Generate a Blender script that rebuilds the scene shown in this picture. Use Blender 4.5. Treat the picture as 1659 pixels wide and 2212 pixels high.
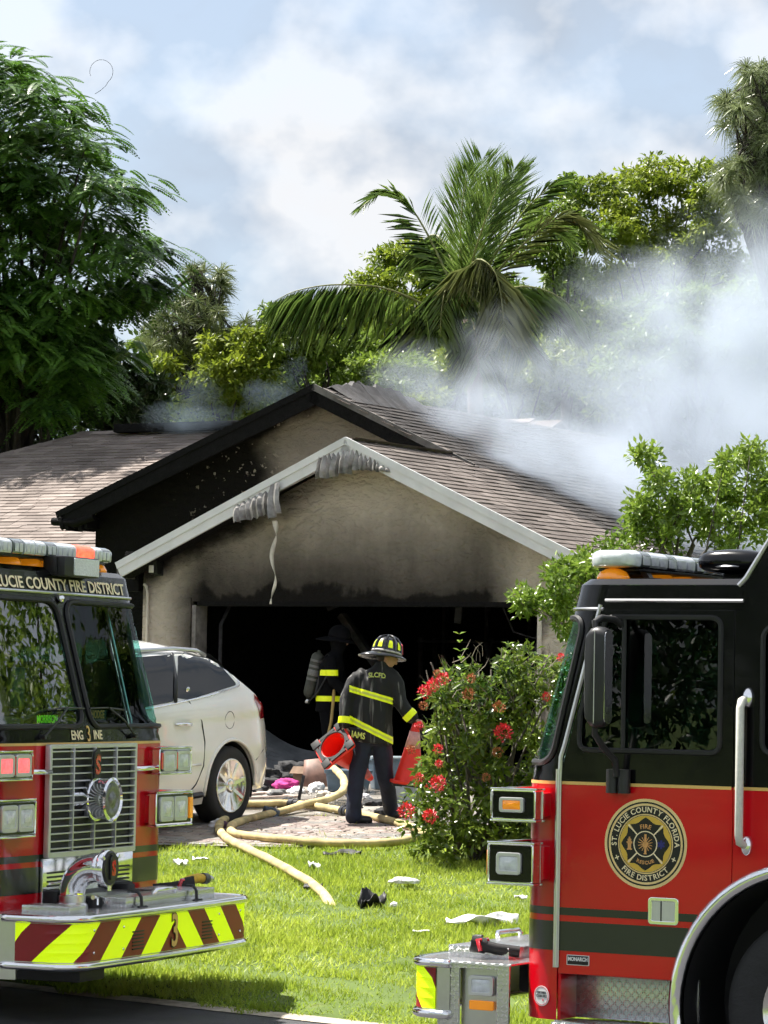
import bpy, bmesh, math, random
import numpy as np
from mathutils import Vector, Matrix, noise as mnoise

for _o in list(bpy.data.objects):
    bpy.data.objects.remove(_o)
SC = bpy.context.scene
COL = SC.collection
R_ = math.radians
rnd = random.Random(7)
rng = np.random.default_rng(11)

# ---------------------------------------------------------------- camera
EYE = 2.08
PITCH = math.atan((1485 - 1106) / 7000.0)
ROLL = 0.018
cam_data = bpy.data.cameras.new('camera')
cam = bpy.data.objects.new('camera', cam_data)
COL.objects.link(cam)
cam_data.sensor_fit = 'HORIZONTAL'
cam_data.sensor_width = 24.0
cam_data.lens = 7000.0 / 1659.0 * 24.0
cam_data.clip_start = 0.5
cam_data.clip_end = 3000
_F = Vector((0, math.cos(PITCH), math.sin(PITCH)))
_U = Vector((0, -math.sin(PITCH), math.cos(PITCH)))
_R = Vector((1, 0, 0))
CR = _R * math.cos(ROLL) + _U * math.sin(ROLL)
CU = -_R * math.sin(ROLL) + _U * math.cos(ROLL)
cam.matrix_world = Matrix(((CR.x, CU.x, -_F.x, 0), (CR.y, CU.y, -_F.y, 0), (CR.z, CU.z, -_F.z, EYE), (0, 0, 0, 1)))
SC.camera = cam
SC.render.resolution_x = 768
SC.render.resolution_y = 1024

# ---------------------------------------------------------------- world and sun
SUN_DIR = Vector((-0.40, 0.26, 0.88)).normalized()       # towards the sun: behind the house, to the left
SUN_EL = math.asin(SUN_DIR.z)
SUN_AZ = math.atan2(SUN_DIR.x, SUN_DIR.y)
world = bpy.data.worlds.new('World')
SC.world = world
world.use_nodes = True
wn, wl = world.node_tree.nodes, world.node_tree.links
wn.clear()
def wnode(t, **kw):
    n = wn.new(t)
    for k, v in kw.items():
        setattr(n, k, v)
    return n
w_out = wnode('ShaderNodeOutputWorld')
w_bg = wnode('ShaderNodeBackground')
w_bg.inputs['Strength'].default_value = 0.096
w_sky = wnode('ShaderNodeTexSky', sky_type='NISHITA', sun_disc=False, sun_elevation=SUN_EL, sun_rotation=SUN_AZ,
              altitude=5.0, air_density=1.0, dust_density=1.6, ozone_density=1.0)
w_tc = wnode('ShaderNodeTexCoord')
w_map = wnode('ShaderNodeMapping')
w_map.inputs['Scale'].default_value = (8.0, 8.0, 10.0)
w_map.inputs['Location'].default_value = (3.35, 0.4, 1.9)
w_n1 = wnode('ShaderNodeTexNoise')
w_n1.inputs['Scale'].default_value = 1.0
w_n1.inputs['Detail'].default_value = 6.0
w_n1.inputs['Roughness'].default_value = 0.5
w_n1.inputs['Distortion'].default_value = 0.35
w_r1 = wnode('ShaderNodeValToRGB')
w_r1.color_ramp.elements[0].position = 0.40
w_r1.color_ramp.elements[0].color = (0.72, 0.72, 0.72, 1)
w_r1.color_ramp.elements[1].position = 0.56
w_r1.color_ramp.elements[1].color = (1, 1, 1, 1)
w_n2 = wnode('ShaderNodeTexNoise')
w_n2.inputs['Scale'].default_value = 2.3
w_n2.inputs['Detail'].default_value = 5.0
w_map2 = wnode('ShaderNodeMapping')
w_map2.inputs['Scale'].default_value = (9.0, 9.0, 11.0)
w_map2.inputs['Location'].default_value = (7.1, 2.2, 0.3)
w_r2 = wnode('ShaderNodeValToRGB')
w_r2.color_ramp.elements[0].position = 0.41
w_r2.color_ramp.elements[0].color = (2.25, 2.6, 3.1, 1)
w_r2.color_ramp.elements[1].position = 0.57
w_r2.color_ramp.elements[1].color = (3.85, 3.92, 4.05, 1)
w_mix = wnode('ShaderNodeMix', data_type='RGBA')
wl.new(w_tc.outputs['Generated'], w_map.inputs['Vector'])
wl.new(w_tc.outputs['Generated'], w_map2.inputs['Vector'])
wl.new(w_map.outputs['Vector'], w_n1.inputs['Vector'])
wl.new(w_map2.outputs['Vector'], w_n2.inputs['Vector'])
wl.new(w_n1.outputs['Fac'], w_r1.inputs['Fac'])
wl.new(w_n2.outputs['Fac'], w_r2.inputs['Fac'])
wl.new(w_r1.outputs['Color'], w_mix.inputs['Factor'])
wl.new(w_sky.outputs['Color'], w_mix.inputs['A'])
wl.new(w_r2.outputs['Color'], w_mix.inputs['B'])
wl.new(w_mix.outputs['Result'], w_bg.inputs['Color'])
wl.new(w_bg.outputs['Background'], w_out.inputs['Surface'])

sun_data = bpy.data.lights.new('sun', 'SUN')
sun_data.energy = 5.0
sun_data.angle = R_(0.6)
sun_data.color = (1.0, 0.95, 0.87)
sun = bpy.data.objects.new('sun', sun_data)
COL.objects.link(sun)
sun.rotation_euler = SUN_DIR.to_track_quat('Z', 'Y').to_euler()
sun.location = (-20, 30, 40)

SC.view_settings.view_transform = 'Standard'
SC.view_settings.look = 'None'
SC.view_settings.gamma = 1.0
SC.view_settings.use_curve_mapping = False
SC.view_settings.exposure = 1.32
SC.render.engine = 'CYCLES'
SC.cycles.use_denoising = True
SC.cycles.max_bounces = 6
SC.cycles.diffuse_bounces = 3
SC.cycles.glossy_bounces = 3
SC.cycles.transparent_max_bounces = 12
SC.cycles.use_adaptive_sampling = True
SC.cycles.adaptive_threshold = 0.03
SC.cycles.adaptive_min_samples = 12
SC.cycles.volume_bounces = 1
SC.cycles.volume_step_rate = 2.0
SC.cycles.volume_max_steps = 96
SC.cycles.sample_clamp_indirect = 6.0
SC.cycles.caustics_reflective = False
SC.cycles.caustics_refractive = False

# ---------------------------------------------------------------- helpers
MATS = {}
def mat(name, col, rough=0.6, metal=0.0, var=0.12, vscale=6.0, bump=0.0, bscale=60.0, coat=0.0, emit=0.0,
        island=0.0, spec=0.5, trans=0.0, col2=None, sub=0.0, bdist=0.02):
    if name in MATS:
        return MATS[name]
    m = bpy.data.materials.new(name)
    m.use_nodes = True
    nt = m.node_tree
    b = nt.nodes['Principled BSDF']
    b.inputs['Roughness'].default_value = rough
    b.inputs['Metallic'].default_value = metal
    b.inputs['Coat Weight'].default_value = coat
    b.inputs['Coat Roughness'].default_value = 0.04
    b.inputs['Specular IOR Level'].default_value = spec
    b.inputs['Transmission Weight'].default_value = trans
    tc = nt.nodes.new('ShaderNodeTexCoord')
    n = nt.nodes.new('ShaderNodeTexNoise')
    n.inputs['Scale'].default_value = vscale
    n.inputs['Detail'].default_value = 6
    n.inputs['Roughness'].default_value = 0.62
    nt.links.new(tc.outputs['Object'], n.inputs['Vector'])
    rp = nt.nodes.new('ShaderNodeValToRGB')
    rp.color_ramp.elements[0].position = 0.3
    rp.color_ramp.elements[1].position = 0.7
    lo = [max(0, c * (1 - var)) for c in col]
    hi = [min(1, c * (1 + var)) for c in (col2 or col)]
    rp.color_ramp.elements[0].color = (*lo, 1)
    rp.color_ramp.elements[1].color = (*hi, 1)
    nt.links.new(n.outputs['Fac'], rp.inputs['Fac'])
    out = rp.outputs['Color']
    if island:
        g = nt.nodes.new('ShaderNodeNewGeometry')
        mr = nt.nodes.new('ShaderNodeMapRange')
        mr.inputs['To Min'].default_value = 1 - island
        mr.inputs['To Max'].default_value = 1 + island
        nt.links.new(g.outputs['Random Per Island'], mr.inputs['Value'])
        mx = nt.nodes.new('ShaderNodeVectorMath')
        mx.operation = 'SCALE'
        nt.links.new(out, mx.inputs[0])
        nt.links.new(mr.outputs['Result'], mx.inputs['Scale'])
        out = mx.outputs[0]
    nt.links.new(out, b.inputs['Base Color'])
    if emit:
        nt.links.new(out, b.inputs['Emission Color'])
        b.inputs['Emission Strength'].default_value = emit
    if bump:
        n2 = nt.nodes.new('ShaderNodeTexNoise')
        n2.inputs['Scale'].default_value = bscale
        n2.inputs['Detail'].default_value = 5
        nt.links.new(tc.outputs['Object'], n2.inputs['Vector'])
        bp = nt.nodes.new('ShaderNodeBump')
        bp.inputs['Strength'].default_value = bump
        bp.inputs['Distance'].default_value = bdist
        nt.links.new(n2.outputs['Fac'], bp.inputs['Height'])
        nt.links.new(bp.outputs['Normal'], b.inputs['Normal'])
    MATS[name] = m
    return m

def leaf_mat(name, c1, c2, rough=0.45, transl=0.35, tcol=None, spec=0.5):
    """leaf: principled + translucent, colour varies by leaf and by clump"""
    if name in MATS:
        return MATS[name]
    m = bpy.data.materials.new(name)
    m.use_nodes = True
    nt = m.node_tree
    b = nt.nodes['Principled BSDF']
    b.inputs['Roughness'].default_value = rough
    b.inputs['Specular IOR Level'].default_value = spec
    g = nt.nodes.new('ShaderNodeNewGeometry')
    tc = nt.nodes.new('ShaderNodeTexCoord')
    n = nt.nodes.new('ShaderNodeTexNoise')
    n.inputs['Scale'].default_value = 0.9
    nt.links.new(tc.outputs['Object'], n.inputs['Vector'])
    ad = nt.nodes.new('ShaderNodeMath')
    ad.operation = 'MULTIPLY_ADD'
    nt.links.new(g.outputs['Random Per Island'], ad.inputs[0])
    ad.inputs[1].default_value = 0.6
    sb = nt.nodes.new('ShaderNodeMath')
    sb.operation = 'MULTIPLY_ADD'
    nt.links.new(n.outputs['Fac'], sb.inputs[0])
    sb.inputs[1].default_value = 1.6
    sb.inputs[2].default_value = -0.6
    nt.links.new(sb.outputs[0], ad.inputs[2])
    mx = nt.nodes.new('ShaderNodeMix')
    mx.data_type = 'RGBA'
    mx.inputs['A'].default_value = (*c1, 1)
    mx.inputs['B'].default_value = (*c2, 1)
    nt.links.new(ad.outputs[0], mx.inputs['Factor'])
    nt.links.new(mx.outputs['Result'], b.inputs['Base Color'])
    tr = nt.nodes.new('ShaderNodeBsdfTranslucent')
    if tcol:
        tr.inputs['Color'].default_value = (*tcol, 1)
    else:
        nt.links.new(mx.outputs['Result'], tr.inputs['Color'])
    ms = nt.nodes.new('ShaderNodeMixShader')
    ms.inputs['Fac'].default_value = transl
    nt.links.new(b.outputs[0], ms.inputs[1])
    nt.links.new(tr.outputs[0], ms.inputs[2])
    nt.links.new(ms.outputs[0], nt.nodes['Material Output'].inputs['Surface'])
    MATS[name] = m
    return m

def glass_mat(name, tint, refl=0.12, rough=0.0, fk=0.6):
    """tinted pane: see-through with a fresnel mirror on top"""
    if name in MATS:
        return MATS[name]
    m = bpy.data.materials.new(name)
    m.use_nodes = True
    nt = m.node_tree
    nt.nodes.remove(nt.nodes['Principled BSDF'])
    t = nt.nodes.new('ShaderNodeBsdfTransparent')
    t.inputs['Color'].default_value = (*tint, 1)
    g = nt.nodes.new('ShaderNodeBsdfGlossy')
    g.inputs['Roughness'].default_value = rough
    fr = nt.nodes.new('ShaderNodeFresnel')
    fr.inputs['IOR'].default_value = 1.5
    ad = nt.nodes.new('ShaderNodeMath')
    ad.operation = 'MULTIPLY_ADD'
    ad.inputs[1].default_value = fk
    ad.inputs[2].default_value = refl
    ad.use_clamp = True
    nt.links.new(fr.outputs[0], ad.inputs[0])
    ms = nt.nodes.new('ShaderNodeMixShader')
    nt.links.new(ad.outputs[0], ms.inputs['Fac'])
    nt.links.new(t.outputs[0], ms.inputs[1])
    nt.links.new(g.outputs[0], ms.inputs[2])
    nt.links.new(ms.outputs[0], nt.nodes['Material Output'].inputs['Surface'])
    MATS[name] = m
    return m

def tag(o, label=None, cat=None, group=None, kind=None):
    if label: o['label'] = label
    if cat: o['category'] = cat
    if group: o['group'] = group
    if kind: o['kind'] = kind
    return o

def empty(name, loc=(0, 0, 0), rz=0.0, parent=None):
    o = bpy.data.objects.new(name, None)
    COL.objects.link(o)
    o.location = loc
    o.rotation_euler = (0, 0, rz)
    o.empty_display_size = 0.2
    if parent: o.parent = parent
    return o

def put(name, me, m, parent=None, smooth=0):
    if m is not None:
        for x in (m if isinstance(m, (list, tuple)) else [m]):
            me.materials.append(x)
    if smooth:
        me.polygons.foreach_set('use_smooth', [True] * len(me.polygons))
        if smooth > 1:
            me.set_sharp_from_angle(angle=R_(smooth))
    o = bpy.data.objects.new(name, me)
    COL.objects.link(o)
    if parent: o.parent = parent
    return o

def mk(name, V, F, m, parent=None, smooth=0, mi=None):
    me = bpy.data.meshes.new(name)
    me.from_pydata([tuple(v) for v in V], [], F)
    if mi is not None:
        me.polygons.foreach_set('material_index', mi)
    me.update()
    return put(name, me, m, parent, smooth)

def polys(name, V, k, m, parent=None, smooth=0):
    """many separate k-gons from a (n*k,3) array, fast"""
    V = np.asarray(V, dtype=np.float32).reshape(-1, 3)
    n = len(V) // k
    me = bpy.data.meshes.new(name)
    me.vertices.add(n * k)
    me.vertices.foreach_set('co', V.ravel())
    me.loops.add(n * k)
    me.loops.foreach_set('vertex_index', np.arange(n * k, dtype=np.int32))
    me.polygons.add(n)
    me.polygons.foreach_set('loop_start', np.arange(0, n * k, k, dtype=np.int32))
    me.polygons.foreach_set('loop_total', np.full(n, k, dtype=np.int32))
    me.update(calc_edges=True)
    me.validate()
    return put(name, me, m, parent, smooth)

class MB:
    """collects shapes that make up ONE piece"""
    def __init__(s): s.V, s.F = [], []
    def add(s, V, F):
        o = len(s.V)
        s.V += [tuple(v) for v in V]
        s.F += [tuple(i + o for i in f) for f in F]
        return s
    def box(s, c, d, rot=None):
        V = []
        for x in (-.5, .5):
            for y in (-.5, .5):
                for z in (-.5, .5):
                    p = Vector((x * d[0], y * d[1], z * d[2]))
                    if rot is not None: p = rot @ p
                    V.append(p + Vector(c))
        return s.add(V, [(0, 1, 3, 2), (4, 6, 7, 5), (0, 4, 5, 1), (2, 3, 7, 6), (0, 2, 6, 4), (1, 5, 7, 3)])
    def cyl(s, p0, p1, r0, r1=None, n=12, caps=True):
        r1 = r0 if r1 is None else r1
        p0, p1 = Vector(p0), Vector(p1)
        q = (p1 - p0).to_track_quat('Z', 'Y')
        V = []
        for p, r in ((p0, r0), (p1, r1)):
            for i in range(n):
                t = 2 * math.pi * i / n
                V.append(p + q @ Vector((r * math.cos(t), r * math.sin(t), 0)))
        F = [(i, (i + 1) % n, n + (i + 1) % n, n + i) for i in range(n)]
        if caps: F += [tuple(range(n - 1, -1, -1)), tuple(range(n, 2 * n))]
        return s.add(V, F)
    def tube(s, P, r, n=8, closed=False, caps=True, flat=1.0):
        P = [Vector(p) for p in P]
        m = len(P)
        rs = r if isinstance(r, (list, tuple)) else [r] * m
        T = []
        for i in range(m):
            a = P[i - 1] if (closed or i > 0) else P[i]
            b = P[(i + 1) % m] if (closed or i < m - 1) else P[i]
            t = (b - a)
            T.append(t.normalized() if t.length > 1e-9 else Vector((0, 0, 1)))
        u = T[0].orthogonal().normalized()
        if abs(T[0].z) < .95:
            u = T[0].cross(Vector((0, 0, 1))).normalized()
        V = []
        for i in range(m):
            u = (u - T[i] * u.dot(T[i]))
            u = u.normalized() if u.length > 1e-9 else T[i].orthogonal().normalized()
            w = T[i].cross(u)
            for k in range(n):
                t = 2 * math.pi * k / n
                V.append(P[i] + u * (rs[i] * math.cos(t)) + w * (rs[i] * flat * math.sin(t)))
        F = []
        for i in range(m if closed else m - 1):
            for k in range(n):
                a, b = i * n + k, i * n + (k + 1) % n
                c, d = ((i + 1) % m) * n + (k + 1) % n, ((i + 1) % m) * n + k
                F.append((a, b, c, d))
        if caps and not closed:
            F += [tuple(range(n - 1, -1, -1)), tuple(range((m - 1) * n, m * n))]
        return s.add(V, F)
    def lathe(s, prof, n=24, M=None, closed=False):
        """profile [(r, h)] turned about local Z"""
        V, F = [], []
        m = len(prof)
        for r, h in prof:
            for k in range(n):
                t = 2 * math.pi * k / n
                p = Vector((r * math.cos(t), r * math.sin(t), h))
                V.append(M @ p if M is not None else p)
        for i in range(m - 1 if not closed else m):
            for k in range(n):
                j = (i + 1) % m
                F.append((i * n + k, i * n + (k + 1) % n, j * n + (k + 1) % n, j * n + k))
        if not closed:
            if prof[0][0] > 1e-6: F.append(tuple(range(n - 1, -1, -1)))
            if prof[-1][0] > 1e-6: F.append(tuple(range((m - 1) * n, m * n)))
        return s.add(V, F)
    def rings(s, RG, caps=True, closed=False):
        n = len(RG[0])
        V = [p for r in RG for p in r]
        F = []
        m = len(RG)
        for i in range(m if closed else m - 1):
            j = (i + 1) % m
            for k in range(n):
                F.append((i * n + k, i * n + (k + 1) % n, j * n + (k + 1) % n, j * n + k))
        if caps and not closed:
            F += [tuple(range(n - 1, -1, -1)), tuple(range((m - 1) * n, m * n))]
        return s.add(V, F)
    def grid(s, G):
        """G[i][j] points -> quads"""
        a, b = len(G), len(G[0])
        return s.add([p for r in G for p in r], [(i * b + j, i * b + j + 1, (i + 1) * b + j + 1, (i + 1) * b + j) for i in range(a - 1) for j in range(b - 1)])
    def build(s, name, m, parent=None, smooth=0):
        return mk(name, s.V, s.F, m, parent, smooth)

def bevel_me(me, w, seg=2):
    bm = bmesh.new()
    bm.from_mesh(me)
    bmesh.ops.remove_doubles(bm, verts=bm.verts, dist=1e-5)
    es = [e for e in bm.edges if len(e.link_faces) == 2 and e.calc_face_angle(0) > R_(25)]
    bmesh.ops.bevel(bm, geom=es, offset=w, segments=seg, profile=0.6, affect='EDGES', clamp_overlap=True)
    bmesh.ops.recalc_face_normals(bm, faces=bm.faces)
    bm.to_mesh(me)
    bm.free()

def box(name, c, d, m, parent=None, bev=0.006, rot=None, seg=2):
    b = MB().box(c, d, rot)
    me = bpy.data.meshes.new(name)
    me.from_pydata(b.V, [], b.F)
    if bev:
        bevel_me(me, min(bev, min(d) * .45), seg)
    return put(name, me, m, parent, 40 if bev else 0)

def tube(name, P, r, m, parent=None, n=8, closed=False, flat=1.0):
    return MB().tube(P, r, n, closed, True, flat).build(name, m, parent, 50)

def plate(name, outline, holes, thick, m, parent=None, M=None, bev=0.0, smooth=30):
    """flat panel from 2D outlines (x, y), extruded along z"""
    cu = bpy.data.curves.new('c', 'CURVE')
    cu.dimensions = '2D'
    cu.fill_mode = 'BOTH'
    cu.extrude = max(thick / 2 - bev, 0)
    cu.bevel_depth = bev
    cu.bevel_resolution = 1
    for ol in [outline] + list(holes or []):
        sp = cu.splines.new('POLY')
        sp.points.add(len(ol) - 1)
        for p, q in zip(sp.points, ol):
            p.co = (q[0], q[1], 0, 1)
        sp.use_cyclic_u = True
    ob = bpy.data.objects.new('c', cu)
    me = bpy.data.meshes.new_from_object(ob)
    if len(me.materials): me.materials.clear()
    bpy.data.objects.remove(ob)
    bpy.data.curves.remove(cu)
    if M is not None:
        me.transform(M)
        if M.to_3x3().determinant() < 0: me.flip_normals()
    me.name = name
    return put(name, me, m, parent, smooth)

def frame(o, X, Y):
    X, Y = Vector(X).normalized(), Vector(Y).normalized()
    Z = X.cross(Y)
    return Matrix(((X.x, Y.x, Z.x, o[0]), (X.y, Y.y, Z.y, o[1]), (X.z, Y.z, Z.z, o[2]), (0, 0, 0, 1)))

def rrect(x0, y0, x1, y1, r, n=5):
    P = []
    for cx, cy, a0 in ((x1 - r, y1 - r, 0), (x0 + r, y1 - r, 90), (x0 + r, y0 + r, 180), (x1 - r, y0 + r, 270)):
        for i in range(n + 1):
            t = R_(a0 + 90 * i / n)
            P.append((cx + r * math.cos(t), cy + r * math.sin(t)))
    return P

def rpoly(P, r, n=5):
    """round the corners of a convex polygon"""
    out = []
    m = len(P)
    for i in range(m):
        a, b, c = Vector(P[i - 1]), Vector(P[i]), Vector(P[(i + 1) % m])
        u, v = (a - b).normalized(), (c - b).normalized()
        rr = r[i] if isinstance(r, (list, tuple)) else r
        p, q = b + u * rr, b + v * rr
        for k in range(n + 1):
            t = k / n
            out.append(tuple((p * (1 - t) + b * t) * (1 - t) + (b * (1 - t) + q * t) * t))
    return out

def circ(cx, cy, r, n=32, a0=0, a1=360):
    full = abs(a1 - a0) >= 360
    return [(cx + r * math.cos(R_(a0 + (a1 - a0) * i / (n if full else n - 1))), cy + r * math.sin(R_(a0 + (a1 - a0) * i / (n if full else n - 1)))) for i in range(n)]

def text_me(s, size, bold=0.0, extrude=0.001, xs=1.0, shear=0.0):
    cu = bpy.data.curves.new('t', 'FONT')
    cu.body = s
    cu.size = size
    cu.offset = bold
    cu.extrude = extrude
    cu.shear = shear
    cu.resolution_u = 3
    cu.align_x = 'CENTER'
    cu.align_y = 'CENTER'
    ob = bpy.data.objects.new('t', cu)
    me = bpy.data.meshes.new_from_object(ob)
    if len(me.materials): me.materials.clear()
    bpy.data.objects.remove(ob)
    bpy.data.curves.remove(cu)
    me.transform(Matrix.Diagonal((xs, 1, 1, 1)))
    return me

def text(name, s, size, M, m, parent, bold=0.0, xs=1.0, extrude=0.001):
    me = text_me(s, size, bold, extrude, xs)
    me.transform(M)
    me.name = name
    return put(name, me, m, parent)

def arc_text(name, s, size, r, a_mid, M, m, parent, up=True, bold=0.0, step=None, xs=1.0):
    """letters on a circle, one joined lettering piece"""
    b = MB()
    ws = []
    for ch in s:
        if ch == ' ':
            ws.append((None, size * .32))
        else:
            me = text_me(ch, size, bold, 0.0008, xs)
            xsv = [v.co.x for v in me.vertices]
            ws.append((me, (max(xsv) - min(xsv)) + size * .13))
    tot = sum(w for _, w in ws)
    pos = -tot / 2
    for me, w in ws:
        c = pos + w / 2
        pos += w
        if me is None: continue
        ang = a_mid - c / r if up else a_mid + c / r
        rot = ang - math.pi / 2 if up else ang + math.pi / 2
        T = M @ Matrix.Translation((r * math.cos(ang), r * math.sin(ang), 0)) @ Matrix.Rotation(rot, 4, 'Z')
        b.add([T @ v.co for v in me.vertices], [tuple(p.vertices) for p in me.polygons])
        bpy.data.meshes.remove(me)
    return b.build(name, m, parent)

def remesh(V, F, vox, smooth_it=4, disp=None):
    """union of overlapping closed shapes into one continuous surface"""
    me = bpy.data.meshes.new('tmp')
    me.from_pydata([tuple(v) for v in V], [], F)
    bm = bmesh.new(); bm.from_mesh(me)
    bmesh.ops.recalc_face_normals(bm, faces=bm.faces)
    bm.to_mesh(me); bm.free()
    ob = bpy.data.objects.new('tmp', me)
    tsc = bpy.data.scenes.new('tmp')
    tsc.collection.objects.link(ob)
    md = ob.modifiers.new('r', 'REMESH')
    md.mode = 'VOXEL'
    md.voxel_size = vox
    if smooth_it:
        sm = ob.modifiers.new('s', 'SMOOTH')
        sm.factor = 0.5
        sm.iterations = smooth_it
    with bpy.context.temp_override(scene=tsc, view_layer=tsc.view_layers[0]):
        dg = bpy.context.evaluated_depsgraph_get()
        out = bpy.data.meshes.new_from_object(ob.evaluated_get(dg))
    bpy.data.objects.remove(ob)
    bpy.data.scenes.remove(tsc)
    if len(out.materials): out.materials.clear()
    if disp:
        n = len(out.vertices)
        co = np.empty(n * 3, dtype=np.float32); out.vertices.foreach_get('co', co)
        nr = np.empty(n * 3, dtype=np.float32); out.vertex_normals.foreach_get('vector', nr)
        co = co.reshape(-1, 3); nr = nr.reshape(-1, 3)
        dv = np.array([disp(Vector(c)) for c in co.tolist()], dtype=np.float32)
        out.vertices.foreach_set('co', (co + nr * dv[:, None]).ravel())
        out.update()
    return out

def cut(ob, cutters):
    """boolean-subtract cutter meshes (MB) from a mesh object in place"""
    tmp = []
    for c in cutters:
        me = bpy.data.meshes.new('cut')
        me.from_pydata(c.V, [], c.F)
        bm = bmesh.new(); bm.from_mesh(me)
        bmesh.ops.recalc_face_normals(bm, faces=bm.faces)
        bm.to_mesh(me); bm.free()
        co = bpy.data.objects.new('cut', me)
        COL.objects.link(co)
        co.matrix_world = ob.matrix_world
        tmp.append(co)
        md = ob.modifiers.new('b', 'BOOLEAN')
        md.operation = 'DIFFERENCE'
        md.object = co
        md.solver = 'EXACT'
    par = ob.parent
    ob.parent = None
    dg = bpy.context.evaluated_depsgraph_get()
    dg.update()
    me = bpy.data.meshes.new_from_object(ob.evaluated_get(dg))
    ob.modifiers.clear()
    ob.data = me
    ob.parent = par
    for t in tmp: bpy.data.objects.remove(t)
    return ob

def smoothstep(a, b, x):
    t = min(1, max(0, (x - a) / (b - a)))
    return t * t * (3 - 2 * t)

# street frame: E runs along the road (right and towards the camera), D away from it
E2 = Vector((math.cos(R_(30)), -math.sin(R_(30)), 0))
D2 = Vector((math.sin(R_(30)), math.cos(R_(30)), 0))
def W(a, b, z=0.0):
    p = E2 * a + D2 * b
    return Vector((p.x, p.y, z))
def AB(x, y):
    return x * E2.x + y * E2.y, x * D2.x + y * D2.y
def at(dx, dy, Y):
    """a point at depth Y behind the given place of the 1659x2212 survey picture"""
    v = _F * 7000 + CR * (dx - 829.5) - CU * (dy - 1106)
    return Vector((0, 0, EYE)) + v * (Y / v.y)
BE = 18.35                      # where asphalt meets lawn
def z_road(a):
    return -0.2 + max(-0.25, min(0.5, 0.028 * (-7.9 - a)))
def zg(x, y):
    a, b = AB(x, y)
    r = z_road(a)
    if b < BE: return r
    if b < 27:
        t = (b - BE) / (27 - BE)
        return r + 0.02 + (0.70 - r) * (t * 1.06 - .06 * t * t)
    if b < 33.7: return 0.72 + (b - 27) / 6.7 * 0.255
    return 0.975
def ground_at(dx, dy):
    """where the view ray of a survey pixel meets the ground"""
    Y = 20.0
    for _ in range(60):
        p = at(dx, dy, Y)
        g = zg(p.x, p.y)
        e = p.z - g
        if abs(e) < 1e-4: break
        Y += e * 10
        Y = max(15, min(80, Y))
    p = at(dx, dy, Y)
    return Vector((p.x, p.y, zg(p.x, p.y)))
# ================================================================ ground
def ground_mat():
    m = bpy.data.materials.new('turf_soil')
    m.use_nodes = True
    nt = m.node_tree
    b = nt.nodes['Principled BSDF']
    b.inputs['Roughness'].default_value = 0.95
    tc = nt.nodes.new('ShaderNodeTexCoord')
    n = nt.nodes.new('ShaderNodeTexNoise')
    n.inputs['Scale'].default_value = 1.3
    n.inputs['Detail'].default_value = 10
    n.inputs['Roughness'].default_value = 0.7
    r = nt.nodes.new('ShaderNodeValToRGB')
    for p, c in ((0.3, (.045, .075, .012)), (0.55, (.085, .13, .02)), (0.75, (.16, .17, .05))):
        e = r.color_ramp.elements.new(p)
        e.color = (*c, 1)
    nt.links.new(tc.outputs['Object'], n.inputs['Vector'])
    nt.links.new(n.outputs['Fac'], r.inputs['Fac'])
    nt.links.new(r.outputs['Color'], b.inputs['Base Color'])
    return m
def build_ground():
    aa = [-320, -200, -120, -80, -60, -50, -42] + list(np.arange(-38, 0.1, 0.5)) + [5, 12, 25, 50, 100, 200, 320]
    bb = [-320, -150, -60, -20, 0, 8, 12.45, 12.5] + [BE - .1, BE, BE + .06] + list(np.arange(BE + .3, 34, 0.4)) + [34.5, 36, 40, 50, 70, 110, 180, 320]
    G = []
    for b in bb:
        row = []
        for a in aa:
            p = W(a, b)
            z = zg(p.x, p.y)
            if 12.5 <= b <= BE: z -= 0.05
            if BE + .2 < b < 26 and -36 < a < 0:
                z += 0.03 * mnoise.noise(Vector((a * .5, b * .5, 0))) 
            p.z = z - 0.006
            row.append(p)
        G.append(row)
    o = MB().grid([list(r) for r in G]).build('ground', ground_mat(), None, 1)
    tag(o, kind='structure')
build_ground()

def build_road():
    m = mat('asphalt', (.045, .046, .05), .85, var=.3, vscale=3, bump=.5, bscale=180, bdist=.01)
    aa = list(np.arange(-120, 60.1, 4))
    G = []
    for b in (12.45, 13.2, 15.3, 17.6, BE - .04):
        G.append([W(a, b, z_road(a) + .012 * (1 - ((b - 15.3) / 3.2) ** 2)) for a in aa])
    tag(MB().grid(G).build('road', m, None, 1), kind='structure')
    # worn concrete edge strip between asphalt and grass
    m2 = mat('edge_sand', (.42, .37, .30), .95, var=.35, vscale=14, bump=.6, bscale=90)
    aa = list(np.arange(-40, 10.1, .25))
    G = []
    for k in range(4):
        G.append([W(a, BE - .1 + k * .09 + .05 * mnoise.noise(Vector((a * 1.3, k, 3))), z_road(a) + (.008, .02, .022, .004)[k]) for a in aa])
    tag(MB().grid(G).build('road_edge', m2, None, 1), kind='structure')
build_road()

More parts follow.
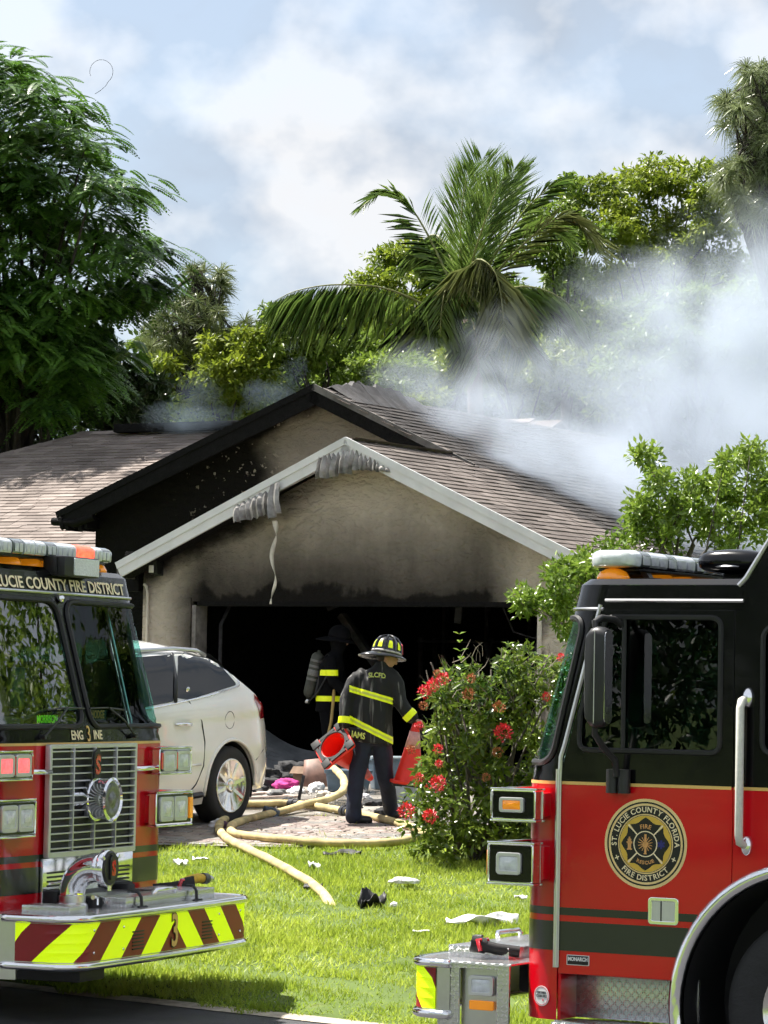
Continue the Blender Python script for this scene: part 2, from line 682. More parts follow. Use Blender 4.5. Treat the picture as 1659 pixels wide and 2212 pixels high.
DRIVE = [(-14.9, 33.65), (-14.85, 26.6), (-15.0, 25.9), (-15.6, 25.35), (-17.0, 25.0), (-18.8, 24.5), (-19.6, 23.4), (-19.8, 18.5), (-25.2, 18.5), (-24.9, 33.65)]
def in_poly(x, y, P):
    c = False
    j = len(P) - 1
    for i in range(len(P)):
        if (P[i][1] > y) != (P[j][1] > y) and x < (P[j][0] - P[i][0]) * (y - P[i][1]) / (P[j][1] - P[i][1]) + P[i][0]:
            c = not c
        j = i
    return c
def build_driveway():
    m = bpy.data.materials.new('wet_concrete')
    m.use_nodes = True
    nt = m.node_tree
    b = nt.nodes['Principled BSDF']
    tc = nt.nodes.new('ShaderNodeTexCoord')
    n = nt.nodes.new('ShaderNodeTexNoise')
    n.inputs['Scale'].default_value = 0.8
    n.inputs['Detail'].default_value = 8
    n.inputs['Roughness'].default_value = .65
    r = nt.nodes.new('ShaderNodeValToRGB')
    r.color_ramp.elements[0].position = .40
    r.color_ramp.elements[0].color = (.085, .075, .062, 1)
    r.color_ramp.elements[1].position = .62
    r.color_ramp.elements[1].color = (.27, .25, .22, 1)
    rr = nt.nodes.new('ShaderNodeMapRange')
    rr.inputs['From Min'].default_value = .42
    rr.inputs['From Max'].default_value = .6
    rr.inputs['To Min'].default_value = .12
    rr.inputs['To Max'].default_value = .85
    nt.links.new(tc.outputs['Object'], n.inputs['Vector'])
    nt.links.new(n.outputs['Fac'], r.inputs['Fac'])
    nt.links.new(n.outputs['Fac'], rr.inputs['Value'])
    nt.links.new(r.outputs['Color'], b.inputs['Base Color'])
    nt.links.new(rr.outputs['Result'], b.inputs['Roughness'])
    G = []
    bm = bmesh.new()
    vs = [bm.verts.new(W(a, bb, 0)) for a, bb in DRIVE]
    bm.faces.new(vs)
    bmesh.ops.triangulate(bm, faces=bm.faces)
    for _ in range(5):
        es = [e for e in bm.edges if e.calc_length() > .8]
        if es: bmesh.ops.subdivide_edges(bm, edges=es, cuts=1)
        bmesh.ops.triangulate(bm, faces=bm.faces)
    for v in bm.verts:
        v.co.z = zg(v.co.x, v.co.y) + .012
    me = bpy.data.meshes.new('driveway')
    bm.to_mesh(me); bm.free()
    dr = put('driveway', me, m, None, 1)
    tag(dr, kind='structure')
    # clay pavers that can be told apart along the front edge
    pm = [mat('paver_pink', (.22, .17, .15), .45, var=.4, vscale=20, bump=.4), mat('paver_grey', (.20, .19, .175), .45, var=.4, vscale=20, bump=.4),
          mat('paver_buff', (.26, .22, .185), .5, var=.4, vscale=20, bump=.4)]
    base = []
    for i in range(3):
        b0 = MB().box((0, 0, 0), (.242, .118, .05))
        me = bpy.data.meshes.new('brick')
        me.from_pydata(b0.V, [], b0.F)
        bevel_me(me, .006, 1)
        me.materials.append(pm[i])
        base.append(me)
    cnt = 0
    cells = []
    for j in range(40):
        for i in range(40):
            a = -18.6 + i * .252 + (.126 if j % 2 else 0)
            bb = 24.6 + j * .127
            if all(in_poly(a + s * .12, bb + t * .06, DRIVE) for s in (-1, 1) for t in (-1, 1)):
                cells.append((bb - 25.2 + abs(a + 16.4) * .35, a, bb))
    cells.sort()
    for _, a, bb in cells[:290]:
        p = W(a, bb)
        o = bpy.data.objects.new('brick', base[rnd.choice((0, 0, 1, 2, 2))])
        COL.objects.link(o)
        o.parent = dr
        o.location = (p.x, p.y, zg(p.x, p.y) - .002 + rnd.uniform(-.003, .005))
        o.rotation_euler = (math.atan(.1) * .866 + rnd.uniform(-.02, .02), rnd.uniform(-.02, .02), R_(-30) + rnd.uniform(-.02, .02))
build_driveway()
# ================================================================ house
HZ = 0.98
_hp = W(-19.8, 33.7, HZ)
house = empty('house', _hp, R_(-30))
tag(house, 'fire damaged beige stucco house with sooty gables and brown shingle roof', 'house')
HM = Matrix.Translation(_hp) @ Matrix.Rotation(R_(-30), 4, 'Z')

def sooty(name, base, regions, bump=.5, bscale=16, rough=.92, relief=True):
    """stucco / roof finish with soot stains: regions = list of node-building lambdas giving 0..1 soot"""
    m = bpy.data.materials.new(name)
    m.use_nodes = True
    nt = m.node_tree
    b = nt.nodes['Principled BSDF']
    b.inputs['Roughness'].default_value = rough
    b.inputs['Specular IOR Level'].default_value = .08
    tc = nt.nodes.new('ShaderNodeTexCoord')
    sx = nt.nodes.new('ShaderNodeSeparateXYZ')
    nt.links.new(tc.outputs['Object'], sx.inputs[0])
    def math_(op, a, bb=None, c=None, clamp=False):
        n = nt.nodes.new('ShaderNodeMath')
        n.operation = op
        n.use_clamp = clamp
        for i, v in enumerate((a, bb, c)):
            if v is None: continue
            if isinstance(v, (int, float)): n.inputs[i].default_value = v
            else: nt.links.new(v, n.inputs[i])
        return n.outputs[0]
    def noise_(scale, detail=6, stretch=(1, 1, 1), rough=.6):
        mp = nt.nodes.new('ShaderNodeMapping')
        mp.inputs['Scale'].default_value = stretch
        nt.links.new(tc.outputs['Object'], mp.inputs['Vector'])
        n = nt.nodes.new('ShaderNodeTexNoise')
        n.inputs['Scale'].default_value = scale
        n.inputs['Detail'].default_value = detail
        n.inputs['Roughness'].default_value = rough
        nt.links.new(mp.outputs['Vector'], n.inputs['Vector'])
        return n.outputs['Fac']
    def ramp_(v, lo, hi):
        n = nt.nodes.new('ShaderNodeMapRange')
        n.interpolation_type = 'SMOOTHSTEP'
        n.inputs['From Min'].default_value = lo
        n.inputs['From Max'].default_value = hi
        nt.links.new(v, n.inputs['Value'])
        return n.outputs['Result']
    K = dict(x=sx.outputs['X'], y=sx.outputs['Y'], z=sx.outputs['Z'], m=math_, n=noise_, r=ramp_)
    soot = None
    for f in regions:
        s = f(K)
        soot = s if soot is None else math_('MAXIMUM', soot, s)
    big = noise_(1.1, 5)
    cr = nt.nodes.new('ShaderNodeMix'); cr.data_type = 'RGBA'
    cr.inputs['A'].default_value = (*[c * .86 for c in base], 1)
    cr.inputs['B'].default_value = (*[min(1, c * 1.1) for c in base], 1)
    nt.links.new(big, cr.inputs['Factor'])
    col = cr.outputs['Result']
    if soot is not None:
        mx = nt.nodes.new('ShaderNodeMix'); mx.data_type = 'RGBA'
        nt.links.new(soot, mx.inputs['Factor'])
        nt.links.new(col, mx.inputs['A'])
        mx.inputs['B'].default_value = (.003, .003, .003, 1)
        col = mx.outputs['Result']
    nt.links.new(col, b.inputs['Base Color'])
    if relief:
        n1 = noise_(bscale, 4, (1, 1, 1.5), .55)
        rp = ramp_(n1, .42, .62)
        n2 = noise_(bscale * 7, 3)
        h = math_('MULTIPLY_ADD', n2, .25, rp)
        bp = nt.nodes.new('ShaderNodeBump')
        bp.inputs['Strength'].default_value = bump
        bp.inputs['Distance'].default_value = .03
        nt.links.new(h, bp.inputs['Height'])
        nt.links.new(bp.outputs['Normal'], b.inputs['Normal'])
    return m

# soot rising off the garage opening, smoke staining under the left rake and over the jambs
def _soot_door(K):
    m, n, r = K['m'], K['n'], K['r']
    h = m('SUBTRACT', K['z'], 2.13)
    wob = m('MULTIPLY_ADD', n(1.1, 5), .9, -.50)
    st = m('MULTIPLY_ADD', n(2.0, 6, (5, 5, .5)), .12, -.06)
    e = m('ADD', m('ADD', h, wob), st)
    u1 = m('MULTIPLY', m('SUBTRACT', 1.0, r(e, .05, .55)), .985)
    u2 = m('MULTIPLY', m('POWER', m('SUBTRACT', 1.0, r(e, -.10, 1.50)), .62), .95)
    up = m('MAXIMUM', u1, u2)
    inx = m('SUBTRACT', 1.0, r(m('ABSOLUTE', m('ADD', m('ADD', K['x'], .25), m('MULTIPLY', wob, .5))), 2.0, 2.85))
    return m('MULTIPLY', up, inx)
def _soot_jamb(K):
    m, n, r = K['m'], K['n'], K['r']
    dx = m('SUBTRACT', m('ABSOLUTE', m('SUBTRACT', K['x'], .06)), 2.44)
    e = m('ADD', dx, m('MULTIPLY_ADD', n(2.2, 6), .5, -.3))
    s = m('SUBTRACT', 1.0, r(e, -.05, .2))
    lz = m('SUBTRACT', 1.0, r(K['z'], 2.0, 2.4))
    return m('MULTIPLY', m('MULTIPLY', s, lz), .75)
def _soot_rake(K):
    m, n, r = K['m'], K['n'], K['r']
    # distance below the rake line, stronger on the left
    top = m('SUBTRACT', 3.95, m('MULTIPLY', m('ABSOLUTE', K['x']), .457))
    e = m('ADD', m('SUBTRACT', top, K['z']), m('MULTIPLY_ADD', n(1.6, 6), .6, -.3))
    s = m('SUBTRACT', 1.0, r(e, .05, .70))
    lx = m('SUBTRACT', 1.0, r(K['x'], -1.5, .4))
    return m('MULTIPLY', s, m('MULTIPLY_ADD', lx, .8, .18))
def _soot_corner(K):
    m, n, r = K['m'], K['n'], K['r']
    e = m('ADD', K['z'], m('MULTIPLY_ADD', n(1.8, 6), .9, -.45))
    up = r(e, 1.9, 2.7)
    lx = m('SUBTRACT', 1.0, r(K['x'], -2.9, -1.7))
    return m('MULTIPLY', m('MULTIPLY', up, lx), .7)
def _soot_all(K):
    m, n, r = K['m'], K['n'], K['r']
    return m('MULTIPLY_ADD', n(.8, 6), .40, .04)
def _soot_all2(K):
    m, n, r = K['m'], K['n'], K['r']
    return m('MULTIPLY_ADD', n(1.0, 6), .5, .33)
M_STUCCO = sooty('stucco_front', (.62, .55, .45), [_soot_door, _soot_jamb, _soot_rake, _soot_corner, _soot_all], .6, 9)
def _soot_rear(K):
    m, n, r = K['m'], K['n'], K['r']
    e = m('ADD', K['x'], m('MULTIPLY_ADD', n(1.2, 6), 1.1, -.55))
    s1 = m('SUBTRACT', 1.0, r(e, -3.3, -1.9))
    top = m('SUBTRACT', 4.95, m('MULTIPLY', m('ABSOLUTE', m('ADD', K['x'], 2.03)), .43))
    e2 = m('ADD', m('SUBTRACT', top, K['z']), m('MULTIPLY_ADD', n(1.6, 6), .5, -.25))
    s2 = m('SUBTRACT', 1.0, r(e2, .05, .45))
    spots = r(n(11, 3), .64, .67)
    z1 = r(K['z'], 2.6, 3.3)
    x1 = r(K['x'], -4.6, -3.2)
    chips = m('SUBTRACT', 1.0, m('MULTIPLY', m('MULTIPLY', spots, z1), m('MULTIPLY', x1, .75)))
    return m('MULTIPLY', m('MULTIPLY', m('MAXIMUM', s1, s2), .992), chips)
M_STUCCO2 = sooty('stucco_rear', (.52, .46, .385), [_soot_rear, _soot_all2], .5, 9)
M_STUCCO3 = sooty('stucco_plain', (.58, .53, .45), [], .5, 9)

def roof_mat(name, soot):  # soot: mix towards near black, for char and for painted-in shade
    m = bpy.data.materials.new(name)
    m.use_nodes = True
    nt = m.node_tree
    b = nt.nodes['Principled BSDF']
    b.inputs['Roughness'].default_value = .9
    b.inputs['Specular IOR Level'].default_value = .3
    g = nt.nodes.new('ShaderNodeNewGeometry')
    oi = nt.nodes.new('ShaderNodeObjectInfo')
    ad = nt.nodes.new('ShaderNodeMath'); ad.operation = 'ADD'
    fr = nt.nodes.new('ShaderNodeMath'); fr.operation = 'FRACT'
    nt.links.new(g.outputs['Random Per Island'], ad.inputs[0])
    nt.links.new(oi.outputs['Random'], ad.inputs[1])
    nt.links.new(ad.outputs[0], fr.inputs[0])
    r = nt.nodes.new('ShaderNodeValToRGB')
    r.color_ramp.elements[0].color = (.165, .135, .120, 1)
    r.color_ramp.elements[1].color = (.27, .228, .205, 1)
    nt.links.new(fr.outputs[0], r.inputs['Fac'])
    tc = nt.nodes.new('ShaderNodeTexCoord')
    n = nt.nodes.new('ShaderNodeTexNoise'); n.inputs['Scale'].default_value = 120
    nt.links.new(g.outputs['Position'], n.inputs['Vector'])
    n3 = nt.nodes.new('ShaderNodeTexNoise'); n3.inputs['Scale'].default_value = .7; n3.inputs['Detail'].default_value = 6
    nt.links.new(g.outputs['Position'], n3.inputs['Vector'])
    mr = nt.nodes.new('ShaderNodeMapRange')
    mr.inputs['From Min'].default_value = .35; mr.inputs['From Max'].default_value = .7
    mr.inputs['To Min'].default_value = .72; mr.inputs['To Max'].default_value = 1.2
    nt.links.new(n3.outputs['Fac'], mr.inputs['Value'])
    sc = nt.nodes.new('ShaderNodeVectorMath'); sc.operation = 'SCALE'
    nt.links.new(r.outputs['Color'], sc.inputs[0]); nt.links.new(mr.outputs['Result'], sc.inputs['Scale'])
    col = sc.outputs[0]
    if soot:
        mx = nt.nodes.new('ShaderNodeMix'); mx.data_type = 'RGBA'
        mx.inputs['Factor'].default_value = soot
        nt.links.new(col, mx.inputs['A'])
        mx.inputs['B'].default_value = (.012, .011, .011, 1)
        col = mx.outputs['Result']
    nt.links.new(col, b.inputs['Base Color'])
    bp = nt.nodes.new('ShaderNodeBump'); bp.inputs['Strength'].default_value = .35; bp.inputs['Distance'].default_value = .006
    nt.links.new(n.outputs['Fac'], bp.inputs['Height']); nt.links.new(bp.outputs['Normal'], b.inputs['Normal'])
    return m
M_SHING = roof_mat('shingle_brown', 0)
M_SHING_SHADE = roof_mat('shingle_shaded_wet', .42)  # right slope: shade away from the sun painted in, plus soaking
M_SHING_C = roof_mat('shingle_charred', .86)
M_DECK = mat('roof_deck', (.13, .10, .085), .95, var=.3)
M_CHAR = mat('charred_wood', (.0045, .0042, .0045), .75, var=.6, vscale=14, bump=.7, bscale=40, spec=.12)
M_FASCIA = mat('fascia_white', (.66, .67, .67), .55, var=.10, vscale=3)
M_FASCIA_D = mat('fascia_smoked', (.10, .095, .09), .7, var=.6, vscale=4)
M_SOFFIT = mat('soffit_metal', (.27, .26, .245), .45, metal=.35, var=.6, vscale=5)

PITCH_R = .457
# ---- roof planes as deck slabs
def slab(name, P, t, m, parent):
    """polygon P (3D, planar) thickened downwards"""
    P = [Vector(p) for p in P]
    n = len(P)
    V = P + [p - Vector((0, 0, t)) for p in P]
    F = [tuple(range(n)), tuple(range(2 * n - 1, n - 1, -1))] + [(i, i + n, (i + 1) % n + n, (i + 1) % n) for i in range(n)]
    return mk(name, V, F, m, parent)
zr = lambda x: 4.06 - PITCH_R * x                 # the long right-hand slope shared by both gables
roof = empty('roof', (0, 0, 0), 0, house)
XR = 3.28
FY, RY, BY = -.32, 2.28, 13.0
slab('deck_right', [(0, FY, zr(0)), (XR, FY, zr(XR)), (XR, BY, zr(XR)), (-2.03, BY, zr(-2.03)), (-2.03, RY, zr(-2.03)), (0, RY, zr(0))], .05, M_DECK, roof)
slab('deck_front_left', [(0, FY, zr(0)), (0, RY + .4, zr(0)), (-XR, RY + .4, zr(XR)), (-XR, FY, zr(XR))], .05, M_DECK, roof)
ZA = zr(-2.03)
XL2 = -6.05
zl = lambda x: ZA + (x + 2.03) * .40
slab('deck_rear_left', [(-2.03, RY, ZA), (-2.03, BY, ZA), (XL2, BY, zl(XL2)), (XL2, RY, zl(XL2))], .05, M_DECK, roof)
# main wing to the left: eave, ridge and hip
EY, EZ, GY, GZ = 3.8, 2.5, 10.3, 5.22
slab('deck_wing', [(-18.0, EY, EZ), (-2.5, EY, EZ), (-2.5, GY, GZ), (-11.4, GY, GZ)], .05, M_DECK, roof)
slab('deck_hip', [(-18.0, EY, EZ), (-11.4, GY, GZ), (-18.0, GY + 6.5, EZ)], .05, M_DECK, roof)
slab('deck_back', [(-11.4, GY, GZ), (-2.5, GY, GZ), (-2.5, GY + 6.5, EZ), (-18.0, GY + 6.5, EZ)], .05, M_DECK, roof)

# ---- shingles
SH_ALL = []
def shingles(O, U, V, poly, exp=.145, w=.30, jit=.006, lift=0.004, wet=False):  # wet: right slope, tone with shade painted in, charred towards the rear
    """tabs over a plane: O origin, U along the courses, V up the slope; poly in (u, v)"""
    O, U, V = Vector(O), Vector(U).normalized(), Vector(V).normalized()
    N = U.cross(V).normalized()
    if N.z < 0: N = -N
    us = [p[0] for p in poly]; vs = [p[1] for p in poly]
    out = []
    j = 0
    v = min(vs)
    while v < max(vs):
        u = min(us) - (w / 2 if j % 2 else 0) + rnd.uniform(-.05, .05)
        while u < max(us):
            ww = w * rnd.uniform(.85, 1.15)
            if in_poly(u + ww / 2, v + exp * .5, poly):
                dv = rnd.uniform(-jit, jit)
                h = lift + .014 + rnd.uniform(-.003, .006)
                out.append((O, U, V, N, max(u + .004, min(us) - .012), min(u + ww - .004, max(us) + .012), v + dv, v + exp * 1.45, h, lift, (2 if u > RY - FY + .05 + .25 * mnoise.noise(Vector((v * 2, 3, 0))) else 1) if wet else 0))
            u += ww
        v += exp
        j += 1
    SH_ALL.extend(out)
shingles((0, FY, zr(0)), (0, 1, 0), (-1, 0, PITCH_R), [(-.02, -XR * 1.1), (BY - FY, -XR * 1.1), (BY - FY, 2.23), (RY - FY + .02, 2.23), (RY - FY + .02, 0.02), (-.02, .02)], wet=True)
vl = math.hypot(1, .418)
shingles((0, EY, EZ), (1, 0, 0), (0, 1, .418), [(-18.0, 0), (-3.0, 0), (-3.0, 7.05), (-11.4, 7.05)])
shingles((0, FY, zr(0)), (0, -1, 0), (1, 0, PITCH_R), [(-2.6, -XR * 1.1), (.02, -XR * 1.1), (.02, .0), (-2.6, .0)])
def sh_geo(s, base=None):
    O, U, V, N, u0, u1, v0, v1, h, l, _ = s
    p = lambda u, v, n: O + U * u + V * v + N * n
    P = [p(u0, v0, h), p(u1, v0, h), p(u1, v1, l), p(u0, v1, l), p(u0, v0, 0), p(u1, v0, 0)]
    return P
VIS = [s for s in SH_ALL]
def _near(s):
    c = s[0] + s[1] * s[4] + s[2] * s[6]
    front = 0 if (c.x > .1 and c.y < 2.2) else (4 + (c.y + 3 * abs(c.x + 9)) * .3 if c.y > 3.7 and c.x < -6 else 9)
    return front + c.y * .2 - c.z * .05
VIS.sort(key=_near)
FT = [(0, 1, 2, 3), (4, 5, 1, 0), (4, 0, 3), (5, 2, 1)]
shing_mesh = None
b = MB(); b_shade = MB(); b_char = MB()
SHM = (M_SHING, M_SHING_SHADE, M_SHING_C)
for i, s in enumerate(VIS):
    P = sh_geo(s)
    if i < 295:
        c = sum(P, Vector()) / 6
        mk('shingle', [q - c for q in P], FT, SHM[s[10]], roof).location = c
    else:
        (b, b_shade, b_char)[s[10]].add(P, FT)
tag(b.build('shingle_field', M_SHING, roof), kind='stuff')
tag(b_shade.build('shingle_field', M_SHING_SHADE, roof), kind='stuff')
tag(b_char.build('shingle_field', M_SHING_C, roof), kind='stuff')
# hip and ridge caps on the wing
def caps(p, q, n, wd=.13):
    p, q = Vector(p), Vector(q)
    t = (q - p).normalized()
    s = t.cross(Vector((0, 0, 1))).normalized()
    me = None
    for i in range(n):
        a, c = p.lerp(q, i / n), p.lerp(q, (i + 1.25) / n)
        if me is None:
            d = c - a
            up = Vector((0, 0, .028))
            dn = Vector((0, 0, .032))
            o = mk('ridge_cap', [up, d + up * .75, d + s * wd - dn, s * wd - dn, d - s * wd - dn, -s * wd - dn], [(0, 1, 2, 3), (1, 0, 5, 4)], M_SHING, roof)
            me = o.data
        else:
            o = bpy.data.objects.new('ridge_cap', me)
            COL.objects.link(o)
            o.parent = roof
        o.location = a + Vector((0, 0, .004 * (i % 2)))
caps((-11.4, GY, GZ), (-18, EY, EZ), 40)
caps((-11.4, GY, GZ), (-10.6, GY, GZ), 4)
# the burnt-out part of the wing ridge: a raised charred strip
box('burnt_ridge', (-9.0, GY - .08, GZ + .05), (3.2, .42, .14), M_CHAR, roof, .02)

# crumpled, curled felt along the burnt ridge of the rear gable
G = []
r2 = random.Random(3)
yy = RY + .3
for i in range(40):
    yy += r2.uniform(.02, .09)
    t = i / 39
    fade = smoothstep(0, .25, t) * (1 - smoothstep(.6, 1.0, t))
    h = .03 + .17 * fade * (.6 + .4 * mnoise.noise(Vector((i * .33, 0, 5)))) + r2.uniform(-.025, .03)
    k = r2.uniform(-.06, .06)
    G.append([(-2.12 + k * .3, yy, ZA - .04), (-2.05 + k, yy + k * .3, ZA + h * .6), (-1.97 + k * 1.4, yy + k * .6, ZA + h),
              (-1.83 + k, yy + k * .3, ZA + h * .5 - .07), (-1.62 + k * .4, yy, ZA - .17)])
M_FELT = mat('scorched_felt', (.05, .047, .048), .7, var=.5, vscale=6)
MB().grid(G).build('curled_felt', M_FELT, roof, 0)

# ---- rakes: fascia boards with a drip edge
def rake(name, x0, z0, x1, z1, y, m, h=.19, t=.035, drip=True, m2=None, lip=True):
    d = Vector((x1 - x0, 0, z1 - z0))
    L = d.length
    ang = math.atan2(d.z, d.x)
    M = Matrix.Translation((x0, y, z0)) @ Matrix.Rotation(-ang, 4, 'Y')
    mb = MB()
    mb.box((L / 2, 0, -h / 2 + .01), (L, t, h))
    o = mb.build(name, m, house)
    o.data.transform(M)
    if drip:
        q = MB().box((L / 2, -.02, -.028), (L, .03, .085))
        o2 = q.build('drip_edge', m2 or m, o)
        o2.data.transform(M)
    return o
rake('rake_fascia', 0, 4.08, XR + .02, zr(XR) + .02, FY - .02, M_FASCIA)
rake('rake_fascia', -XR - .02, zr(XR) + .02, -.002, 4.079, FY - .02, M_FASCIA, m2=M_FASCIA)
rake('rake_fascia', -2.03, ZA + .03, .35, zr(.35) + .03, RY - .03, M_CHAR, h=.24, m2=M_FASCIA_D)
rake('rake_fascia', XL2 - .05, zl(XL2) + .01, -2.032, ZA + .03, RY - .03, M_CHAR, h=.26)
# charred, sagging rafter tails and gutter stub at the left eave
for i in range(5):
    x = XL2 + .05 + i * .09
    box('rafter_tail', (x, RY + .1 + .02 * i, zl(XL2) - .12 - .03 * (i % 2)), (.05, .35, .16), M_CHAR, house, .004, Matrix.Rotation(.2 * (i % 3 - 1), 3, 'Y'))
tube('burnt_gutter', [(XL2 - .12, RY - .02, zl(XL2) - .10), (XL2 + .25, RY - .02, zl(XL2) - .13), (XL2 + .55, RY, zl(XL2) - .04)], .055, M_CHAR, house, 8)
# eaves along the sides
box('eave_fascia', (XR + .015, (FY + BY) / 2, zr(XR) - .07), (.03, BY - FY, .17), M_FASCIA, house, .004)
box('eave_fascia', (-XR - .015, (FY + RY) / 2, zr(XR) - .07), (.03, RY - FY, .17), M_FASCIA_D, house, .004)
box('eave_fascia', (-10.2, EY - .02, EZ - .07), (15.4, .03, .17), M_FASCIA, house, .004)
# soffit boards under the front rakes: right side still there, left side mostly burnt away
so = rake('soffit_board', .1, 3.86, XR, zr(XR) - .16, FY + .16, M_FASCIA, h=.02, t=.28, drip=False)
so2 = rake('soffit_board', -XR, zr(XR) - .14, -1.7, zr(1.7) - .14, FY + .18, M_CHAR, h=.02, t=.24, drip=False)

# ---- walls
wx0, wx1 = -3.12, 2.92
DX0, DX1, DZ = -2.38, 2.50, 2.13
MF = frame((0, 0, 0), (1, 0, 0), (0, 0, 1))
outl = [(wx0, -.1), (DX0, -.1), (DX0, DZ), (DX1, DZ), (DX1, -.1), (wx1, -.1), (wx1, zr(wx1) - .12), (0, zr(0) - .12), (wx0, zr(-wx0) - .12)]
o = plate('front_wall', outl, [], .22, M_STUCCO, house, MF, .004)
o.location = (0, .11, 0)
plate('rear_gable_wall', [(-5.68, -.1), (-3.13, -.1), (-3.13, 2.58), (1.3, 2.58), (1.3, zr(1.3) - .1), (-2.03, ZA - .12), (-5.68, zl(-5.68) - .12)], [], .2, M_STUCCO2, house, frame((0, RY + .4, 0), (1, 0, 0), (0, 0, 1)), .004)
box('side_wall', (wx1 - .1, 6.6, 1.2), (.2, 12.6, 2.6), M_STUCCO3, house, 0)
box('side_wall', (wx0 + .1, 1.3, 1.15), (.2, 2.4, 2.5), M_STUCCO2, house, 0)
box('wing_wall', (-11.0, 4.35, 1.15), (13.4, .2, 2.6), M_STUCCO3, house, 0)
box('back_wall', (-7, 13.2, 1.2), (20, .2, 2.6), M_STUCCO3, house, 0)
# opening trim
M_TRIM = mat('door_trim', (.17, .155, .14), .7, var=.6, vscale=5)
box('door_jamb', (DX0 + .03, .12, DZ / 2 - .05), (.06, .26, DZ), M_TRIM, house, .006)
box('door_jamb', (DX1 - .03, .12, DZ / 2 - .05), (.06, .26, DZ), M_STUCCO3, house, .006)
box('door_header', ((DX0 + DX1) / 2, .12, DZ - .03), (DX1 - DX0 - .13, .24, .06), M_CHAR, house, .006)
# raised stucco band framing the opening on the left
box('stucco_band', (DX0 - .11, -.012, DZ / 2 - .02), (.20, .03, DZ + .12), M_STUCCO, house, .008)

# ---- burnt garage interior
M_BLACK = mat('soot_black', (.004, .004, .005), .85, var=.7, vscale=3, bump=.6, bscale=9, bdist=.05, spec=.1)
gi = MB()
gx0, gx1, gy1, gz = wx0 + .22, wx1 - .22, 6.6, 2.55
gi.add([(gx0, .24, -.03), (gx1, .24, -.03), (gx1, gy1, -.03), (gx0, gy1, -.03), (gx0, .24, gz), (gx1, .24, gz), (gx1, gy1, gz), (gx0, gy1, gz)],
       [(0, 1, 2, 3), (7, 6, 5, 4), (0, 3, 7, 4), (1, 5, 6, 2), (3, 2, 6, 7)])
gi.build('garage_interior', M_BLACK, house)
M_ASH = mat('ash_grey', (.028, .028, .03), .9, var=.7, vscale=9, bump=.6, bscale=30)
for x, y, hgt in ((1.9, 5.2, 2.0), (-1.6, 5.6, 1.8)):
    q = MB()
    for sx in (-.55, .55):
        for sy in (-.2, .2):
            q.box((x + sx, y + sy, hgt / 2), (.05, .05, hgt))
    for k in range(4):
        q.box((x, y, .15 + k * (hgt - .2) / 3), (1.2, .46, .03))
    q.build('burnt_shelf', M_ASH, house)
tube('door_track', [(DX0 + .2, .35, .1), (DX0 + .2, .35, 1.85), (DX0 + .2, .6, 2.15), (DX0 + .2, 2.9, 2.25)], .025, M_ASH, house, 6)
tube('door_track', [(DX1 - .2, .35, .1), (DX1 - .2, .35, 1.85), (DX1 - .2, .6, 2.15), (DX1 - .2, 2.9, 2.25)], .025, M_ASH, house, 6)
tube('hanging_wire', [(1.5, 1.0, 2.5), (1.45, 1.0, 2.1), (1.6, 1.0, 1.8), (1.9, 1.0, 1.72), (2.1, 1.0, 2.0), (2.1, 1.0, 2.45)], .012, M_ASH, house, 5)
box('hanging_board', (.75, 1.2, 2.2), (.09, .03, .6), M_ASH, house, .004, Matrix.Rotation(.1, 3, 'Y'))

rg = random.Random(17)
for i in range(9):
    x = gx0 + .3 + i * .62
    box('charred_joist', (x, 3.2, 2.46), (.05, 5.8, .14), M_ASH, house, .004)
for i in range(7):
    x, y = rg.uniform(-2, 2.3), rg.uniform(.6, 2.2)
    box('hanging_drywall', (x, y, 2.32), (rg.uniform(.15, .5), .02, rg.uniform(.2, .45)), M_ASH, house, 0, Matrix.Rotation(rg.uniform(-.5, .5), 3, 'Y') @ Matrix.Rotation(rg.uniform(-.6, .6), 3, 'X'))
M_ASH2 = mat('ash_pale', (.060, .060, .062), .9, var=.7, vscale=7, bump=.6, bscale=30)
for i in range(6):
    box('wall_stud', (gx1 - .06, .9 + i * .55, 1.2), (.09, .05, 2.5), M_ASH2, house, .004)
for i in range(8):
    box('wall_stud', (gx0 + .5 + i * .68, gy1 - .06, 1.2), (.05, .09, 2.5), M_ASH2, house, .004)
box('fallen_beam', (1.2, 1.9, 1.15), (.09, .14, 2.9), M_ASH2, house, .01, Matrix.Rotation(.55, 3, 'Y'))
box('fallen_beam', (-.9, 2.6, 1.0), (.09, .14, 2.7), M_ASH2, house, .01, Matrix.Rotation(-.7, 3, 'Y'))
# ---- soffit sheets hanging off the front rakes
def crinkle(name, P0, P1, drop0, drop1, folds, amp, seed, y0, curl=.0, m=None):
    rr = random.Random(seed)
    n = folds * 2
    G = []
    for i in range(n + 1):
        t = i / n
        w = rr.uniform(.7, 1.2)
        x = P0[0] + (P1[0] - P0[0]) * (t + (rr.uniform(-.25, .25) / n if 0 < i < n else 0))
        z = P0[1] + (P1[1] - P0[1]) * t
        d = (drop0 + (drop1 - drop0) * t) * rr.uniform(.94, 1.06)
        zig = (1 if i % 2 else -1) * w
        lean = rr.uniform(-.03, .03)
        row = []
        for j in range(5):
            s = j / 4
            row.append((x + lean * s + curl * s * s, y0 - .03 - amp * zig * (.3 + .7 * s) - .08 * math.sin(s * 2.0) + rr.uniform(-.008, .008), z - d * s))
        G.append(row)
    o = MB().grid(G).build(name, m or M_SOFFIT, house, 0)
    md = o.modifiers.new('t', 'SOLIDIFY')
    md.thickness = .004
    return o
def hz(px, py, y=FY):
    """house-local point in plane y behind a survey pixel"""
    Mi = HM.inverted()
    c = Mi @ Vector((0, 0, EYE))
    q = Mi @ at(px, py, 40)
    r = q - c
    return c + r * ((y - c.y) / r.y)
p0, p1 = hz(690, 985), hz(845, 1000)
